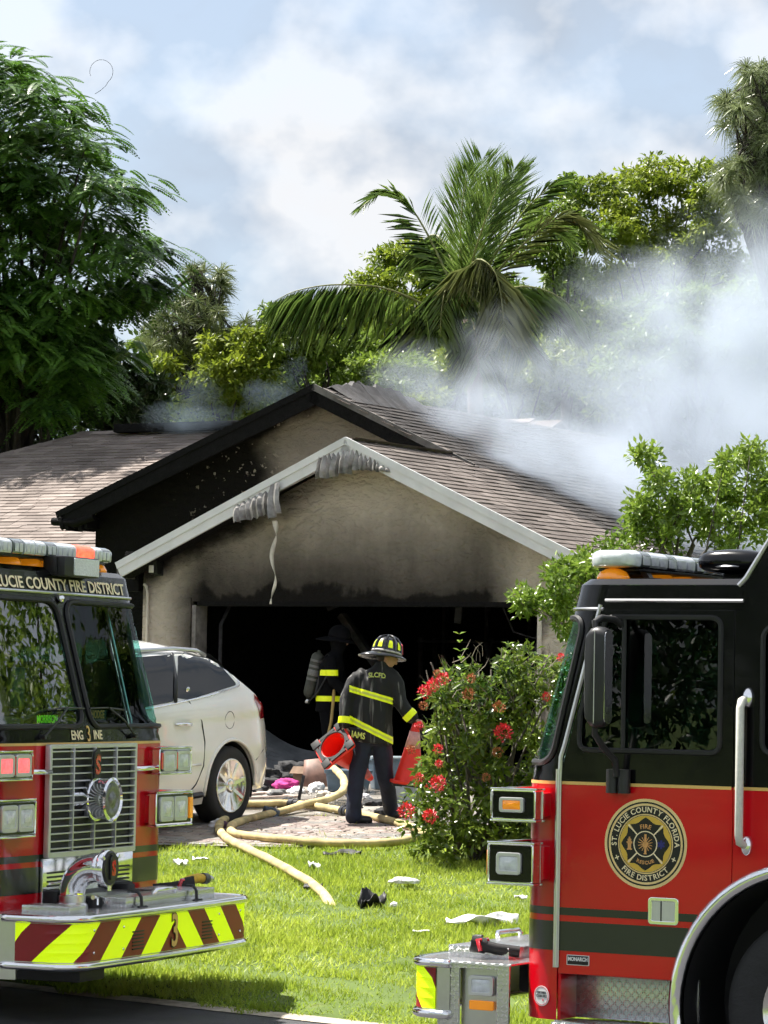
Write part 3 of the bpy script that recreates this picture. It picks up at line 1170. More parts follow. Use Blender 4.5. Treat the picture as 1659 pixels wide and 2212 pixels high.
crinkle('torn_soffit', (p0.x, p0.z + .05), (hz(770, 965).x, hz(770, 965).z), .34, .32, 8, .036, 2, FY + .02)
crinkle('torn_soffit', (hz(770, 960).x, hz(770, 960).z), (p1.x, hz(845, 1012).z), .30, .05, 8, .034, 5, FY + .03)
q0, q1 = hz(510, 1092), hz(608, 1044)
crinkle('torn_soffit', (q0.x, q0.z), (q1.x, q1.z), .22, .36, 8, .036, 9, FY - .0, .04)
crinkle('torn_soffit', (hz(590, 1052).x, hz(590, 1052).z), (hz(612, 1040).x, hz(612, 1040).z), .42, .36, 2, .035, 13, FY - .06, .05)
# long twisted strip hanging to the opening
G = []
sA, sB = hz(596, 1125), hz(592, 1305)
for i in range(40):
    t = i / 39
    a = t * 9 + .6 * math.sin(t * 7)
    c = sA.lerp(sB, t) + Vector((.03 * math.sin(t * 11), -.03, 0))
    w = .034 * (1 - .5 * t)
    G.append([c + Vector((math.cos(a) * w, math.sin(a) * w, 0)), c - Vector((math.cos(a) * w, math.sin(a) * w, 0))])
o = MB().grid(G).build('hanging_strip', mat('strip_white', (.62, .58, .50), .5, var=.3), house, 1)
md = o.modifiers.new('t', 'SOLIDIFY'); md.thickness = .003
# bent soffit channel between the two sheets
tube('soffit_channel', [hz(612, 1040) - Vector((0, .01, 0)), hz(650, 1018), hz(692, 1000)], .02, M_SOFFIT, house, 6)
tube('soffit_channel', [hz(600, 1062), hz(640, 1042), hz(690, 1016)], .012, M_SOFFIT, house, 6)

# ---- wall lantern by the garage, electrical conduit
ln = empty('wall_lantern', hz(343, 1225, -.02), 0, house)
M_DKMET = mat('dark_metal', (.02, .02, .022), .45, metal=.6)
box('back_plate', (0, 0, 0), (.13, .02, .22), M_DKMET, ln, .004)
mb = MB(); mb.rings([[(-.05, -.12, -.09), (.05, -.12, -.09), (.05, -.02, -.09), (-.05, -.02, -.09)], [(-.07, -.16, .06), (.07, -.16, .06), (.07, -.01, .06), (-.07, -.01, .06)], [(-.02, -.08, .11), (.02, -.08, .11), (.02, -.03, .11), (-.02, -.03, .11)]])
mb.build('lantern_body', M_DKMET, ln)
box('lantern_glass', (0, -.165, -.03), (.07, .01, .09), mat('frost_glass', (.6, .6, .55), .3), ln, .003)
tube('conduit', [hz(311, 1262, -.03), hz(316, 1266, -.03), hz(319, 1280, -.03), hz(318, 1360, -.03), hz(317, 1420, -.03)], .018, mat('pvc_pipe', (.5, .46, .38), .5), house, 8)
box('meter_box', hz(290, 1235, .1), (.22, .12, .5), M_CHAR, house, .01)
# ================================================================ fire engines
def diamond_mat(name, col, rough=.24, cell=.026):
    """tread plate: raised lozenges turned alternately, laid in the plane of two axes"""
    m = bpy.data.materials.new(name)
    m.use_nodes = True
    nt = m.node_tree
    b = nt.nodes['Principled BSDF']
    b.inputs['Metallic'].default_value = .95
    b.inputs['Roughness'].default_value = rough
    b.inputs['Base Color'].default_value = (*col, 1)
    tc = nt.nodes.new('ShaderNodeTexCoord')
    sx = nt.nodes.new('ShaderNodeSeparateXYZ')
    nt.links.new(tc.outputs['Object'], sx.inputs[0])
    def M(op, *a):
        n = nt.nodes.new('ShaderNodeMath'); n.operation = op
        for i, v in enumerate(a):
            if isinstance(v, (int, float)): n.inputs[i].default_value = v
            else: nt.links.new(v, n.inputs[i])
        return n.outputs[0]
    ns = nt.nodes.new('ShaderNodeSeparateXYZ')
    nt.links.new(tc.outputs['Normal'], ns.inputs[0])
    fx_ = M('GREATER_THAN', M('ABSOLUTE', ns.outputs[0]), .6)         # faces fore or aft
    fz_ = M('GREATER_THAN', M('ABSOLUTE', ns.outputs[2]), .6)         # lies flat
    pick = lambda a, b2, f: M('ADD', M('MULTIPLY', a, M('SUBTRACT', 1.0, f)), M('MULTIPLY', b2, f))
    u = M('MULTIPLY', pick(sx.outputs[0], sx.outputs[1], fx_), 1 / cell)
    v = M('MULTIPLY', pick(sx.outputs[2], sx.outputs[1], fz_), 1 / cell)
    par = M('MODULO', M('ABSOLUTE', M('ADD', M('FLOOR', u), M('FLOOR', v))), 2.0)
    sg = M('MULTIPLY_ADD', par, 2.0, -1.0)
    lu, lv = M('SUBTRACT', M('FRACT', u), .5), M('MULTIPLY', M('SUBTRACT', M('FRACT', v), .5), sg)
    p = M('ADD', lu, lv); q = M('SUBTRACT', lu, lv)
    d = M('ADD', M('POWER', M('ABSOLUTE', M('MULTIPLY', p, 1.25)), 2.0), M('POWER', M('ABSOLUTE', M('MULTIPLY', q, 4.2)), 2.0))
    h = nt.nodes.new('ShaderNodeMapRange')
    h.interpolation_type = 'SMOOTHSTEP'
    h.inputs['From Min'].default_value = 1.0
    h.inputs['From Max'].default_value = .35
    nt.links.new(d, h.inputs['Value'])
    bp = nt.nodes.new('ShaderNodeBump')
    bp.inputs['Strength'].default_value = 1.0
    bp.inputs['Distance'].default_value = .014
    cm = nt.nodes.new('ShaderNodeMix'); cm.data_type = 'RGBA'
    cm.inputs['A'].default_value = (*[c * .8 for c in col], 1); cm.inputs['B'].default_value = (*[min(1, c * 1.2) for c in col], 1)
    nt.links.new(h.outputs['Result'], cm.inputs['Factor']); nt.links.new(cm.outputs['Result'], b.inputs['Base Color'])
    nt.links.new(h.outputs['Result'], bp.inputs['Height'])
    nt.links.new(bp.outputs['Normal'], b.inputs['Normal'])
    return m
M_RED = mat('engine_red', (.64, .001, .010), .3, var=.03, vscale=1.5, coat=.75, spec=.25)
M_BLK = mat('engine_black', (.003, .003, .004), .2, var=.2, vscale=2, coat=.35, spec=.2)
M_BAND = mat('band_dark_green', (.016, .020, .015), .35, var=.1, coat=.4)
M_GOLD = mat('gold_leaf', (.80, .52, .16), .42, var=.08, vscale=30)
M_GOLD2 = mat('gold_pale', (.88, .66, .30), .5, var=.08)
M_CHROME = mat('chrome', (.86, .86, .88), .07, metal=1.0, var=.02)
M_STEEL = mat('brushed_steel', (.62, .62, .62), .28, metal=1.0, var=.06)
M_DP = diamond_mat('tread_plate', (.80, .80, .80))
M_DPS = M_DP
M_SILV = mat('silver_trim', (.66, .66, .67), .32, metal=.55, var=.06)
M_RUB = mat('black_rubber', (.012, .012, .013), .6, var=.2)
M_PLA = mat('black_plastic', (.014, .014, .016), .45, var=.2)
M_LIME = mat('fluor_lime', (.72, 1.0, .0), .42, var=.02, emit=.18)
M_DRED = mat('reflective_red', (.24, .010, .014), .4, var=.1, vscale=3)
M_AMB = mat('amber_lens', (.95, .30, .01), .15, var=.1, coat=1, emit=.12)
M_CLR = mat('clear_lens', (.70, .73, .76), .12, var=.16, vscale=26, coat=1)
M_LRED = mat('red_lens', (.75, .02, .04), .15, var=.2, vscale=60, coat=1)
M_LAMPON = mat('red_lamp_lit', (1.0, .06, .03), .3, var=.5, vscale=30, emit=1.6)
M_LAMPON2 = mat('pink_lamp_lit', (1.0, .12, .13), .3, var=.4, vscale=40, emit=.55)
M_WS = glass_mat('windshield_glass', (.46, .76, .70), .03, 0.0, .22)
M_SIDEGL = glass_mat('side_glass', (.08, .13, .115), .03)
M_INT = mat('cab_interior', (.018, .019, .021), .7, var=.3)
M_SEAT = mat('seat_grey', (.05, .055, .055), .8, var=.2)
M_TYRE = mat('tyre_rubber', (.018, .018, .019), .78, var=.25, vscale=8, bump=.2)
M_ALU = mat('polished_alloy', (.80, .78, .74), .16, metal=1.0, var=.05)
M_CREAM = mat('lettering_cream', (.93, .80, .52), .5, var=.05)
M_WHITE = mat('white_vinyl', (.8, .8, .78), .5, var=.05)
M_GLOW_GRN = mat('neon_green_tag', (.30, .9, .02), .5, var=.1, emit=.1)
M_ORANGE = mat('orange_tag', (.9, .32, .10), .5, var=.15)

CZ0, CZB, CZW0, CZW1, CZT = .40, 1.755, 1.88, 2.70, 2.89
XS = .085
def set_corner(r):
    global CRR, S_FL, S_MAX, S_END
    CRR = r
    S_FL = 1.22 - r
    S_MAX = S_FL + r * math.pi / 2
    S_END = S_MAX + (XS - .02 - r + .205)
set_corner(.24)
def xf(z):
    if z <= CZB: return 0.0
    if z <= CZW0: return -.02 * (z - CZB) / (CZW0 - CZB)
    if z <= CZW1: return -.02 - .23 * (z - CZW0) / (CZW1 - CZW0)
    return -.25 - .05 * (z - CZW1) / .19
def cab_pt(s, z, off=0.0):
    g = 1 if s >= 0 else -1
    a = abs(s)
    if a <= S_FL:
        x, y, nx, ny = -.02 * (a / S_FL) ** 2, a, 1, 0
    elif a <= S_MAX:
        t = (a - S_FL) / CRR
        x, y, nx, ny = -.02 - CRR + CRR * math.cos(t), S_FL + CRR * math.sin(t), math.cos(t), math.sin(t)
    else:
        x, y, nx, ny = -.02 - CRR - (a - S_MAX), 1.22, 0, 1
    return Vector((x + nx * off + xf(z) + XS, g * (y + ny * off), z))
def srange(a, b, step=.06):
    n = max(2, int(abs(b - a) / step) + 1)
    br = [x for x in (-S_MAX, -S_FL, S_FL, S_MAX) if min(a, b) < x < max(a, b)]
    return sorted(set([a + (b - a) * i / n for i in range(n + 1)] + br))
def cab_band(name, s0, s1, zs, m, parent, off=0.0, closed_t=0):
    return MB().grid([[cab_pt(s, z, off) for s in srange(s0, s1)] for z in zs]).build(name, m, parent, 35)

BW = [1.26]
def bump_pt(s, z, off=0.0):
    """bumper outline: s is arc length from the centre line"""
    g = 1 if s >= 0 else -1
    a = abs(s)
    k = BW[0] - .19
    if a <= k:
        x, y, nx, ny = .70 - .03 * (a / k) ** 2, a, 1, 0
    elif a <= k + .19 * math.pi / 2:
        t = (a - k) / .19
        x, y, nx, ny = .48 + .19 * math.cos(t), k + .19 * math.sin(t), math.cos(t), math.sin(t)
    else:
        x, y, nx, ny = .48 - (a - k - .19 * math.pi / 2), BW[0], 0, 1
    return Vector((x + nx * off, g * (y + ny * off), z))

def hole_patch(name, outer, inner_pts, fn, m, parent):
    """strip between a rectangle and a rounded opening, mapped by fn(u, v)"""
    x0, y0, x1, y1 = outer
    cx, cy = (x0 + x1) / 2, (y0 + y1) / 2
    O = []
    for u, v in inner_pts:
        du, dv = u - cx, v - cy
        k = min(((x1 - cx) / abs(du)) if abs(du) > 1e-6 else 1e9, ((y1 - cy) / abs(dv)) if abs(dv) > 1e-6 else 1e9)
        O.append((cx + du * k, cy + dv * k))
    # snap exact corners
    for c in ((x0, y0), (x0, y1), (x1, y0), (x1, y1)):
        i = min(range(len(O)), key=lambda i: (O[i][0] - c[0]) ** 2 + (O[i][1] - c[1]) ** 2)
        O[i] = c
    n = len(O)
    V, F = [], []
    K = 4
    for k in range(K + 1):
        t = k / K
        for a, b in zip(inner_pts, O):
            V.append(fn(a[0] + (b[0] - a[0]) * t, a[1] + (b[1] - a[1]) * t))
    for k in range(K):
        for i in range(n):
            F.append((k * n + i, k * n + (i + 1) % n, (k + 1) * n + (i + 1) % n, (k + 1) * n + i))
    return mk(name, V, F, m, parent, 35)
def fill_patch(name, pts, fn, m, parent, K=6):
    n = len(pts)
    cx, cy = sum(p[0] for p in pts) / n, sum(p[1] for p in pts) / n
    V = [fn(cx, cy)]
    F = []
    for k in range(1, K + 1):
        for p in pts:
            V.append(fn(cx + (p[0] - cx) * k / K, cy + (p[1] - cy) * k / K))
    for i in range(n):
        F.append((0, 1 + i, 1 + (i + 1) % n))
    for k in range(1, K):
        for i in range(n):
            a, b = 1 + (k - 1) * n, 1 + k * n
            F.append((a + i, b + i, b + (i + 1) % n, a + (i + 1) % n))
    return mk(name, V, F, m, parent, 1)
def refine(P, step=.08):
    out = []
    for i in range(len(P)):
        a, b = P[i], P[(i + 1) % len(P)]
        n = max(1, int(math.hypot(b[0] - a[0], b[1] - a[1]) / step))
        for k in range(n):
            out.append((a[0] + (b[0] - a[0]) * k / n, a[1] + (b[1] - a[1]) * k / n))
    return out

def emblem_s(parent, M, h, name='emblem'):
    """black rounded badge carrying a red S with a small crown above"""
    w = h * .42
    o = plate(name, rpoly([(-w * .5, -h * .42), (w * .5, -h * .42), (w * .55, h * .36), (0, h * .52), (-w * .55, h * .36)], h * .08), [], .012, M_PLA, parent, M, .002)
    text('letter', 'S', h * .72, M @ Matrix.Translation((0, -.03 * h, .008)), M_LRED, o, bold=.006, xs=.95)
    mb = MB()
    for i in range(5):
        x = (i - 2) * w * .15
        mb.add([M @ Vector((x - w * .05, h * .25, .009)), M @ Vector((x + w * .05, h * .25, .009)), M @ Vector((x, h * (.33 + .05 * (2 - abs(i - 2)) / 2), .009))], [(0, 1, 2)])
    mb.build('crown', M_LRED, o)
    return o

def lamp(parent, name, M, w, h, m, d=.02, bezel=True):
    """rectangular lamp: chrome bezel, domed lens, four screws"""
    if bezel:
        o = plate(name, rrect(-w / 2, -h / 2, w / 2, h / 2, min(w, h) * .16), [rrect(-w * .40, -h * .36, w * .40, h * .36, min(w, h) * .1)], d, M_SILV, parent, M, .003)
    else:
        o = plate(name, rrect(-w / 2, -h / 2, w / 2, h / 2, min(w, h) * .16), [], .006, M_PLA, parent, M, .001)
    pts = rrect(-w * .41, -h * .37, w * .41, h * .37, min(w, h) * .12)
    fill_patch('lens', pts, lambda u, v: M @ Vector((u, v, d * .2 + .012 * (1 - (2 * u / w) ** 2) * (1 - (2 * v / h) ** 2))), m, o, 4)
    return o

def wheel(parent, name, c, side, r=.53, w=.30, rim=.33, m_rim=None, spokes=0):
    """tyre + rim; axis along local y; side = +1 faces +y"""
    o = empty(name, c, 0, parent)
    M = Matrix.Rotation(-math.pi / 2 * side, 4, 'X')
    t = MB().lathe([(rim, -w / 2), (r * .90, -w / 2), (r * .97, -w * .42), (r, -w * .30), (r, w * .30), (r * .97, w * .42), (r * .90, w / 2), (rim * 1.18, w * .5), (rim, w * .45)], 48, M, closed=True)
    t.build('tyre', M_TYRE, o, 40)
    return o

def build_engine(origin, heading, label, number=None, mirrors=(1, -1), lit=True, bigtext=None, tags=True, bw=1.26, chev=.09, side_box=True, pod_shift=0.0, corner=.24, front_shift=XS):
    eng = empty('fire_engine', origin, heading)
    BW[0] = bw
    set_corner(corner)
    tag(eng, label, 'fire engine', 'fire engines parked nose to nose')
    FRT = lambda x, y, z: frame((x, y, z), (0, 1, 0), (0, 0, 1))          # faces +x
    LFT = lambda x, y, z: frame((x, y, z), (-1, 0, 0), (0, 0, 1))         # faces +y
    RGT = lambda x, y, z: frame((x, y, z), (1, 0, 0), (0, 0, 1))          # faces -y
    SIDE = {1: LFT, -1: RGT}
    # --- cab shell: red below the belt, black above
    cab = cab_band('cab_front', -S_END, S_END, [CZ0, .5, .8, 1.1, 1.4, CZB], M_RED, eng)
    cab_band('belt_stripe', -S_END, S_END, [CZB - .011, CZB + .007], M_GOLD, cab, .003)
    cab_band('dark_stripe', -S_END, S_END, [.998, 1.042], M_BAND, cab, .003)
    cab_band('dark_band', -S_END, S_END, [.796, .963], M_BAND, cab, .003)
    # upper black shell with two windscreen openings
    up = cab_band('cab_brow', -S_END, S_END, [2.76, 2.80, 2.85, CZT], M_BLK, eng)
    for g in (1, -1):
        inn = refine([(.055, 1.865), (1.315, 1.865), (1.275, 2.70), (.055, 2.70)])
        inn = refine(rpoly([(.055, 1.865), (1.315, 1.865), (1.275, 2.70), (.055, 2.70)], [.12, .10, .10, .14], 5), .07)
        fn = lambda u, v, off=0.0: cab_pt(g * u, v, off)
        hole_patch('windshield_surround', (0.0, CZB, S_END, 2.76), inn, fn, M_BLK, eng)
        ws = fill_patch('windshield', inn, lambda u, v: cab_pt(g * u, v, -.004), M_WS, eng, 8)
        tube('gasket', [cab_pt(g * u, v, .004) for u, v in inn], .019, M_RUB, ws, 6, True)
        # wiper
        p0 = cab_pt(g * .66, 1.80, .03); p1 = cab_pt(g * .30, 1.99, .045)
        wp = tube('wiper_arm', [p0, p0.lerp(p1, .5) + Vector((.015, 0, .01)), p1], .007, M_PLA, eng, 6)
        tube('wiper_blade', [cab_pt(g * .56, 1.975, .028), p1 - Vector((.008, 0, 0)), cab_pt(g * .04, 1.985, .03)], .006, M_PLA, wp, 6)
        tube('wiper_pivot', [p0 - Vector((.04, 0, 0)), p0 + Vector((.01, 0, 0))], .016, M_PLA, wp, 8)
    MB().lathe([(0, 0), (.028, .005), (.03, .02), (.02, .035), (0, .04)], 12, FRT(xf(2.72) + .005, 0, 2.715)).build('post_cap', M_CHROME, eng, 1)
    tube('drip_rail', [cab_pt(s, 2.752, .006) for s in srange(-S_END, S_END)], .010, M_STEEL, up, 6)
    # roof
    RX = -1.33
    P = [cab_pt(s, CZT, -.0) for s in srange(-S_END, S_END)]
    P2 = [cab_pt(s, CZT, -.05) + Vector((0, 0, .035)) for s in srange(-S_END, S_END)]
    rf = MB()
    tail = lambda L, i: L + [Vector((RX, L[-1].y, L[-1].z)), Vector((RX, L[0].y, L[0].z))]
    A, B = tail(P, 0), tail(P2, 0)
    rf.rings([A, B], caps=False)
    rf.add(B, [tuple(range(len(B)))])
    rf.build('cab_roof', M_BLK, eng, 30)
    # raised rear roof with its sloped riser
    rr = MB()
    prof = [(RX + .02, 2.76), (RX, 2.90), (RX - .02, 2.93), (RX - .26, 3.32), (RX - .32, 3.36), (-4.3, 3.36), (-4.3, 2.76)]
    rr.rings([[Vector((x, y, z)) for x, z in prof] for y in (-1.22, -1.19, 1.19, 1.22)])
    rr.V = [((v[0], v[1], v[2] - (.02 if abs(v[1]) > 1.21 and v[2] > 2.8 else 0))) for v in rr.V]
    rr.build('raised_roof', M_BLK, eng, 30)
    for g in (1, -1):
        tube('roof_rail', [(RX + .03, g * 1.225, 2.885), (RX - .015, g * 1.225, 2.93), (RX - .26, g * 1.225, 3.31), (RX - .5, g * 1.225, 3.35)], .014, M_STEEL, eng, 6)
        tube('roof_edge', [cab_pt(g * S_END, 2.80, .008), (RX, g * 1.226, 2.80)], .011, M_STEEL, eng, 6)
    # --- cab sides
    AX, AZ, AR = -1.744, .53, .83
    for g in (1, -1):
        Ms = frame((0, g * 1.205, 0), (1, 0, 0), (0, 0, 1))
        arc = [(AX + AR * math.cos(R_(t)), AZ + AR * math.sin(R_(t))) for t in np.linspace(math.degrees(math.asin((.668 - AZ) / AR)), math.degrees(math.acos((-1.272 - AX) / AR)), 12)]
        fz = lambda z: -.18 + xf(z)
        dr = plate('door', [(-.213, CZB), (-.213, .668)] + arc + [(-1.272, CZB)], [], .03, M_RED, eng, Ms, .003)
        # upper door with window opening
        wnd = rpoly([(-.325, 1.945), (-1.195, 1.945), (-1.195, 2.705), (-.485, 2.705), (-.33, 2.15)], [.06, .06, .06, .06, .02], 4)
        du = plate('door_upper', [(-.212, CZB + .001), (-.232, CZW0), (-.468, 2.745), (-1.272, 2.745), (-1.272, CZB + .001)], [wnd], .03, M_BLK, dr, Ms, .002)
        plate('window_glass', wnd, [], .004, M_SIDEGL, dr, frame((0, g * 1.2, 0), (1, 0, 0), (0, 0, 1)))
        tube('window_gasket', [(x, g * 1.223, z) for x, z in wnd], .016, M_RUB, dr, 6, True)
        tube('vent_bar', [(-.60, g * 1.222, 1.95), (-.60, g * 1.222, 2.70)], .014, M_RUB, dr, 6)
        plate('side_brow', [(-.470, 2.748), (-.505, 2.885), (-1.33, 2.885), (-1.33, 2.748)], [], .03, M_BLK, eng, Ms, .002)
        # stripes, seam strips
        for z0, z1, nm, mm in ((.998, 1.042, 'dark_stripe', M_BAND), (.796, .963, 'dark_band', M_BAND)):
            xe0 = AX + math.sqrt(AR ** 2 - (z0 - AZ) ** 2) + .012
            xe1 = AX + math.sqrt(AR ** 2 - (z1 - AZ) ** 2) + .012
            plate(nm, [(-.217, z0), (xe0, z0), (xe1, z1), (-.217, z1)], [], .002, mm, dr, frame((0, g * 1.2215, 0), (1, 0, 0), (0, 0, 1)))
        plate('belt_stripe', [(-.217, CZB - .011), (-1.268, CZB - .011), (-1.268, CZB + .007), (-.217, CZB + .007)], [], .003, M_GOLD, dr, frame((0, g * 1.222, 0), (1, 0, 0), (0, 0, 1)))
        tube('door_hinge', [(-.207, g * 1.228, .70), (-.207, g * 1.228, 1.76), (-.212, g * 1.226, 1.90), (-.235, g * 1.226, 1.97), (-.45, g * 1.226, 2.775)], .013, M_STEEL, dr, 6)
        tube('hinge_barrel', [(-.200, g * 1.232, .70), (-.200, g * 1.232, 1.83)], .016, M_STEEL, dr, 8)
        # rear side of the cab
        a2 = [(AX + AR * math.cos(R_(t)), AZ + AR * math.sin(R_(t))) for t in np.linspace(math.degrees(math.acos((-1.282 - AX) / AR)), 180, 18)]
        plate('cab_side', [(-1.282, CZB)] + a2 + [(-4.3, AZ), (-4.3, CZB)], [], .03, M_RED, eng, Ms, .003)
        w2 = rrect(-2.35, 1.945, -1.45, 2.66, .07)
        plate('cab_side_upper', [(-1.282, CZB + .001), (-1.282, 2.76), (-4.3, 2.76), (-4.3, CZB + .001)], [w2], .03, M_BLK, eng, Ms, .002)
        wg = plate('rear_window', w2, [], .004, M_SIDEGL, eng, frame((0, g * 1.2, 0), (1, 0, 0), (0, 0, 1)))
        tube('gasket', [(x, g * 1.223, z) for x, z in w2], .016, M_RUB, wg, 6, True)
        plate('belt_stripe', [(-1.285, CZB - .011), (-4.3, CZB - .011), (-4.3, CZB + .007), (-1.285, CZB + .007)], [], .003, M_GOLD, eng, frame((0, g * 1.222, 0), (1, 0, 0), (0, 0, 1)))
        # wheel arch trim and liner
        ring = [[], []]
        mb = MB()
        RG = []
        for t in np.linspace(-14, 194, 40):
            c, s_ = math.cos(R_(t)), math.sin(R_(t))
            RG.append([Vector((AX + rr_ * c, g * yy, AZ + rr_ * s_)) for rr_, yy in ((.838, 1.222), (.835, 1.24), (.81, 1.256), (.775, 1.25), (.762, 1.225), (.762, 1.19))])
        mb.grid(RG).build('arch_trim', M_CHROME, eng, 1)
        RG = [[Vector((AX + .765 * math.cos(R_(t)), g * yy, AZ + .765 * math.sin(R_(t)))) for yy in (1.2, .6)] for t in np.linspace(-20, 200, 24)]
        MB().grid(RG).build('arch_liner', M_RUB, eng, 1)
        MB().add([(AX - .8, g * .6, .2), (AX + .8, g * .6, .2), (AX + .8, g * .6, 1.4), (AX - .8, g * .6, 1.4)], [(0, 1, 2, 3)]).build('liner_back', M_RUB, eng)
        wh = wheel(eng, 'wheel', (AX, g * 1.0, AZ), g, .53, .32, .30)
        Mw = Matrix.Rotation(-math.pi / 2 * g, 4, 'X')
        MB().lathe([(.30, .13), (.315, .14), (.30, .155), (.27, .13), (.20, .09), (.13, .09), (.12, .17), (.09, .19), (0, .195)], 40, Mw).build('rim', M_ALU, wh, 40)
        # steps: recessed tread plate with a red return
        box('step_riser', (-.60, g * .99, .535), (.78, .02, .27), M_DPS, eng, .002)
        box('step_return', (-.215, g * 1.10, .535), (.02, .22, .27), M_RED, eng, .002)
        box('step_return', (-.30, g * .994, .535), (.17, .024, .27), M_RED, eng, .002) if False else None
        box('step', (-.58, g * 1.11, .375), (.80, .26, .03), M_DP, eng, .006)
        plate('step_skirt', [(-.20, .40), (-.20, .30), (-.98, .30), (-.98, .36)], [], .02, M_DPS, eng, frame((0, g * 1.225, 0), (1, 0, 0), (0, 0, 1)), .001)
        # door handle
        Mh = SIDE[g](-.866, g * 1.221, 1.05)
        hd = plate('door_handle', rrect(-.09, -.073, .09, .073, .018), [rrect(-.074, -.058, .074, .058, .01)], .016, M_CHROME, dr, Mh, .004)
        plate('paddle', rrect(-.072, -.056, -.02, .056, .004), [], .004, M_SILV, hd, Mh)
        plate('paddle', rrect(-.008, -.056, .072, .056, .004), [], .010, M_SILV, hd, Mh, .002)
        plate('recess', rrect(-.022, -.057, -.006, .057, .002), [], .002, M_PLA, hd, Mh)
        # grab rail
        gb = tube('grab_rail', [(-1.345, g * 1.225, 2.25), (-1.345, g * 1.27, 2.24), (-1.345, g * 1.29, 2.20), (-1.345, g * 1.29, 1.50), (-1.345, g * 1.275, 1.455), (-1.36, g * 1.235, 1.44)], .024, mat('ribbed_ivory', (.72, .70, .64), .45, var=.1, vscale=50), eng, 10)
        for z in (2.26, 1.435):
            MB().lathe([(0, .03), (.02, .028), (.03, .018), (.034, .004), (.034, 0)], 14, SIDE[g](-1.365, g * 1.221, z) @ Matrix.Diagonal((1, 1.7, 1, 1))).build('rail_bracket', M_CHROME, gb, 1)
        # door seal
        Md = SIDE[g](-.75, g * 1.2225, 1.423)
        up_ = lambda k: Md @ Matrix.Translation((0, 0, .0012 * k))
        sl = plate('seal', circ(0, 0, .255, 64), [], .001, M_GOLD2, dr, up_(0))
        M_SB = mat('seal_black', (.008, .007, .006), .4)
        plate('seal_ring', circ(0, 0, .238, 64), [circ(0, 0, .229, 64)], .001, M_SB, sl, up_(1))
        plate('seal_band', circ(0, 0, .216, 64), [circ(0, 0, .170, 64)], .001, M_SB, sl, up_(1))
        plate('seal_ring', circ(0, 0, .163, 64), [circ(0, 0, .1605, 64)], .001, M_SB, sl, up_(1))
        plate('seal_field', circ(0, 0, .159, 64), [], .001, mat('seal_ochre', (.72, .47, .06), .5), sl, up_(1))
        arc_text('seal_lettering', 'ST. LUCIE COUNTY FLORIDA', .043, .193, R_(90), up_(2.2), M_CREAM, sl, True, .0008)
        arc_text('seal_lettering', 'FIRE DISTRICT', .043, .193, R_(270), up_(2.2), M_CREAM, sl, False, .0008)
        for an in (205, -25):
            t = R_(an)
            mm = up_(2.2) @ Matrix.Translation((.193 * math.cos(t), .193 * math.sin(t), 0)) @ Matrix.Rotation(t, 4, 'Z')
            plate('seal_cross', [(-.014, -.003), (-.003, -.003), (-.003, -.014), (.003, -.014), (.003, -.003), (.014, -.003), (.014, .003), (.003, .003), (.003, .014), (-.003, .014), (-.003, .003), (-.014, .003)], [], .001, M_CREAM, sl, mm)
        # maltese cross
        cr = []
        for q in range(4):
            for t, r_ in ((-41, .145), (-30, .128), (-20, .127), (-10, .138), (0, .150), (10, .138), (20, .127), (30, .128), (41, .145), (45, .085)):
                an = R_(90 * q + t)
                cr.append((r_ * math.cos(an), r_ * math.sin(an)))
        plate('seal_cross', cr, [], .001, M_SB, sl, up_(2))
        for q in range(4):
            mm = up_(3) @ Matrix.Rotation(R_(45 + 90 * q), 4, 'Z')
            plate('cross_line', [(.074, -.0035), (.15, -.005), (.15, .005), (.074, .0035)], [], .001, M_CREAM, sl, mm)
        plate('seal_ring', circ(0, 0, .074, 40), [circ(0, 0, .068, 40)], .001, M_CREAM, sl, up_(3))
        M_EMB = mat('emblem_orange', (.70, .36, .12), .5, var=.2, vscale=60)
        arc_text('seal_lettering', 'FIRE', .034, .098, R_(90), up_(3), M_EMB, sl, True, .0008)
        arc_text('seal_lettering', 'RESCUE', .028, .106, R_(270), up_(3), M_EMB, sl, False, .0008)
        hy = MB()
        def flat(pts, mb, k=3):
            mm = up_(k)
            mb.add([mm @ Vector((x, y, 0)) for x, y in pts], [tuple(range(len(pts)))])
        for pts in ([(-.115, -.036), (-.082, -.036), (-.082, -.029), (-.115, -.029)], [(-.109, -.029), (-.088, -.029), (-.088, .018), (-.109, .018)], [(-.116, .0), (-.081, .0), (-.081, .012), (-.116, .012)],
                    [(-.112, .018), (-.085, .018), (-.090, .028), (-.107, .028)], [(-.103, .028), (-.094, .028), (-.094, .038), (-.103, .038)]):
            flat(pts, hy)
        hy.build('hydrant_mark', M_EMB, sl)
        st = MB()
        for q in range(3):
            t = R_(60 * q)
            c, s_ = math.cos(t), math.sin(t)
            flat([(.098 + x * c - y * s_, x * s_ + y * c) for x, y in ((-.006, -.024), (.006, -.024), (.006, .024), (-.006, .024))], st, 3 + .3 * q)
        st.build('star_mark', mat('seal_blue', (.02, .02, .16), .5), sl)
        sb = MB()
        for t, L, wdt in ((90, .055, .007), (35, .048, .0025), (145, .048, .0025), (62, .044, .002), (118, .044, .002), (12, .045, .002), (168, .045, .002)):
            c, s_ = math.cos(R_(t)), math.sin(R_(t))
            flat([(x * c - y * s_, x * s_ + y * c) for x, y in ((-L, -wdt), (L, -wdt), (L, wdt), (-L, wdt))], sb, 3 + .15 * len(sb.F))
        flat(circ(0, -.004, .017, 12), sb, 4.4)
        flat([(-.008, -.05), (.008, -.05), (.011, -.058), (-.011, -.058)], sb, 3.1)
        sb.build('tools_mark', M_EMB, sl)
        # maker plate and sticker
        Mp = SIDE[g](-.338, g * 1.2225, .746)
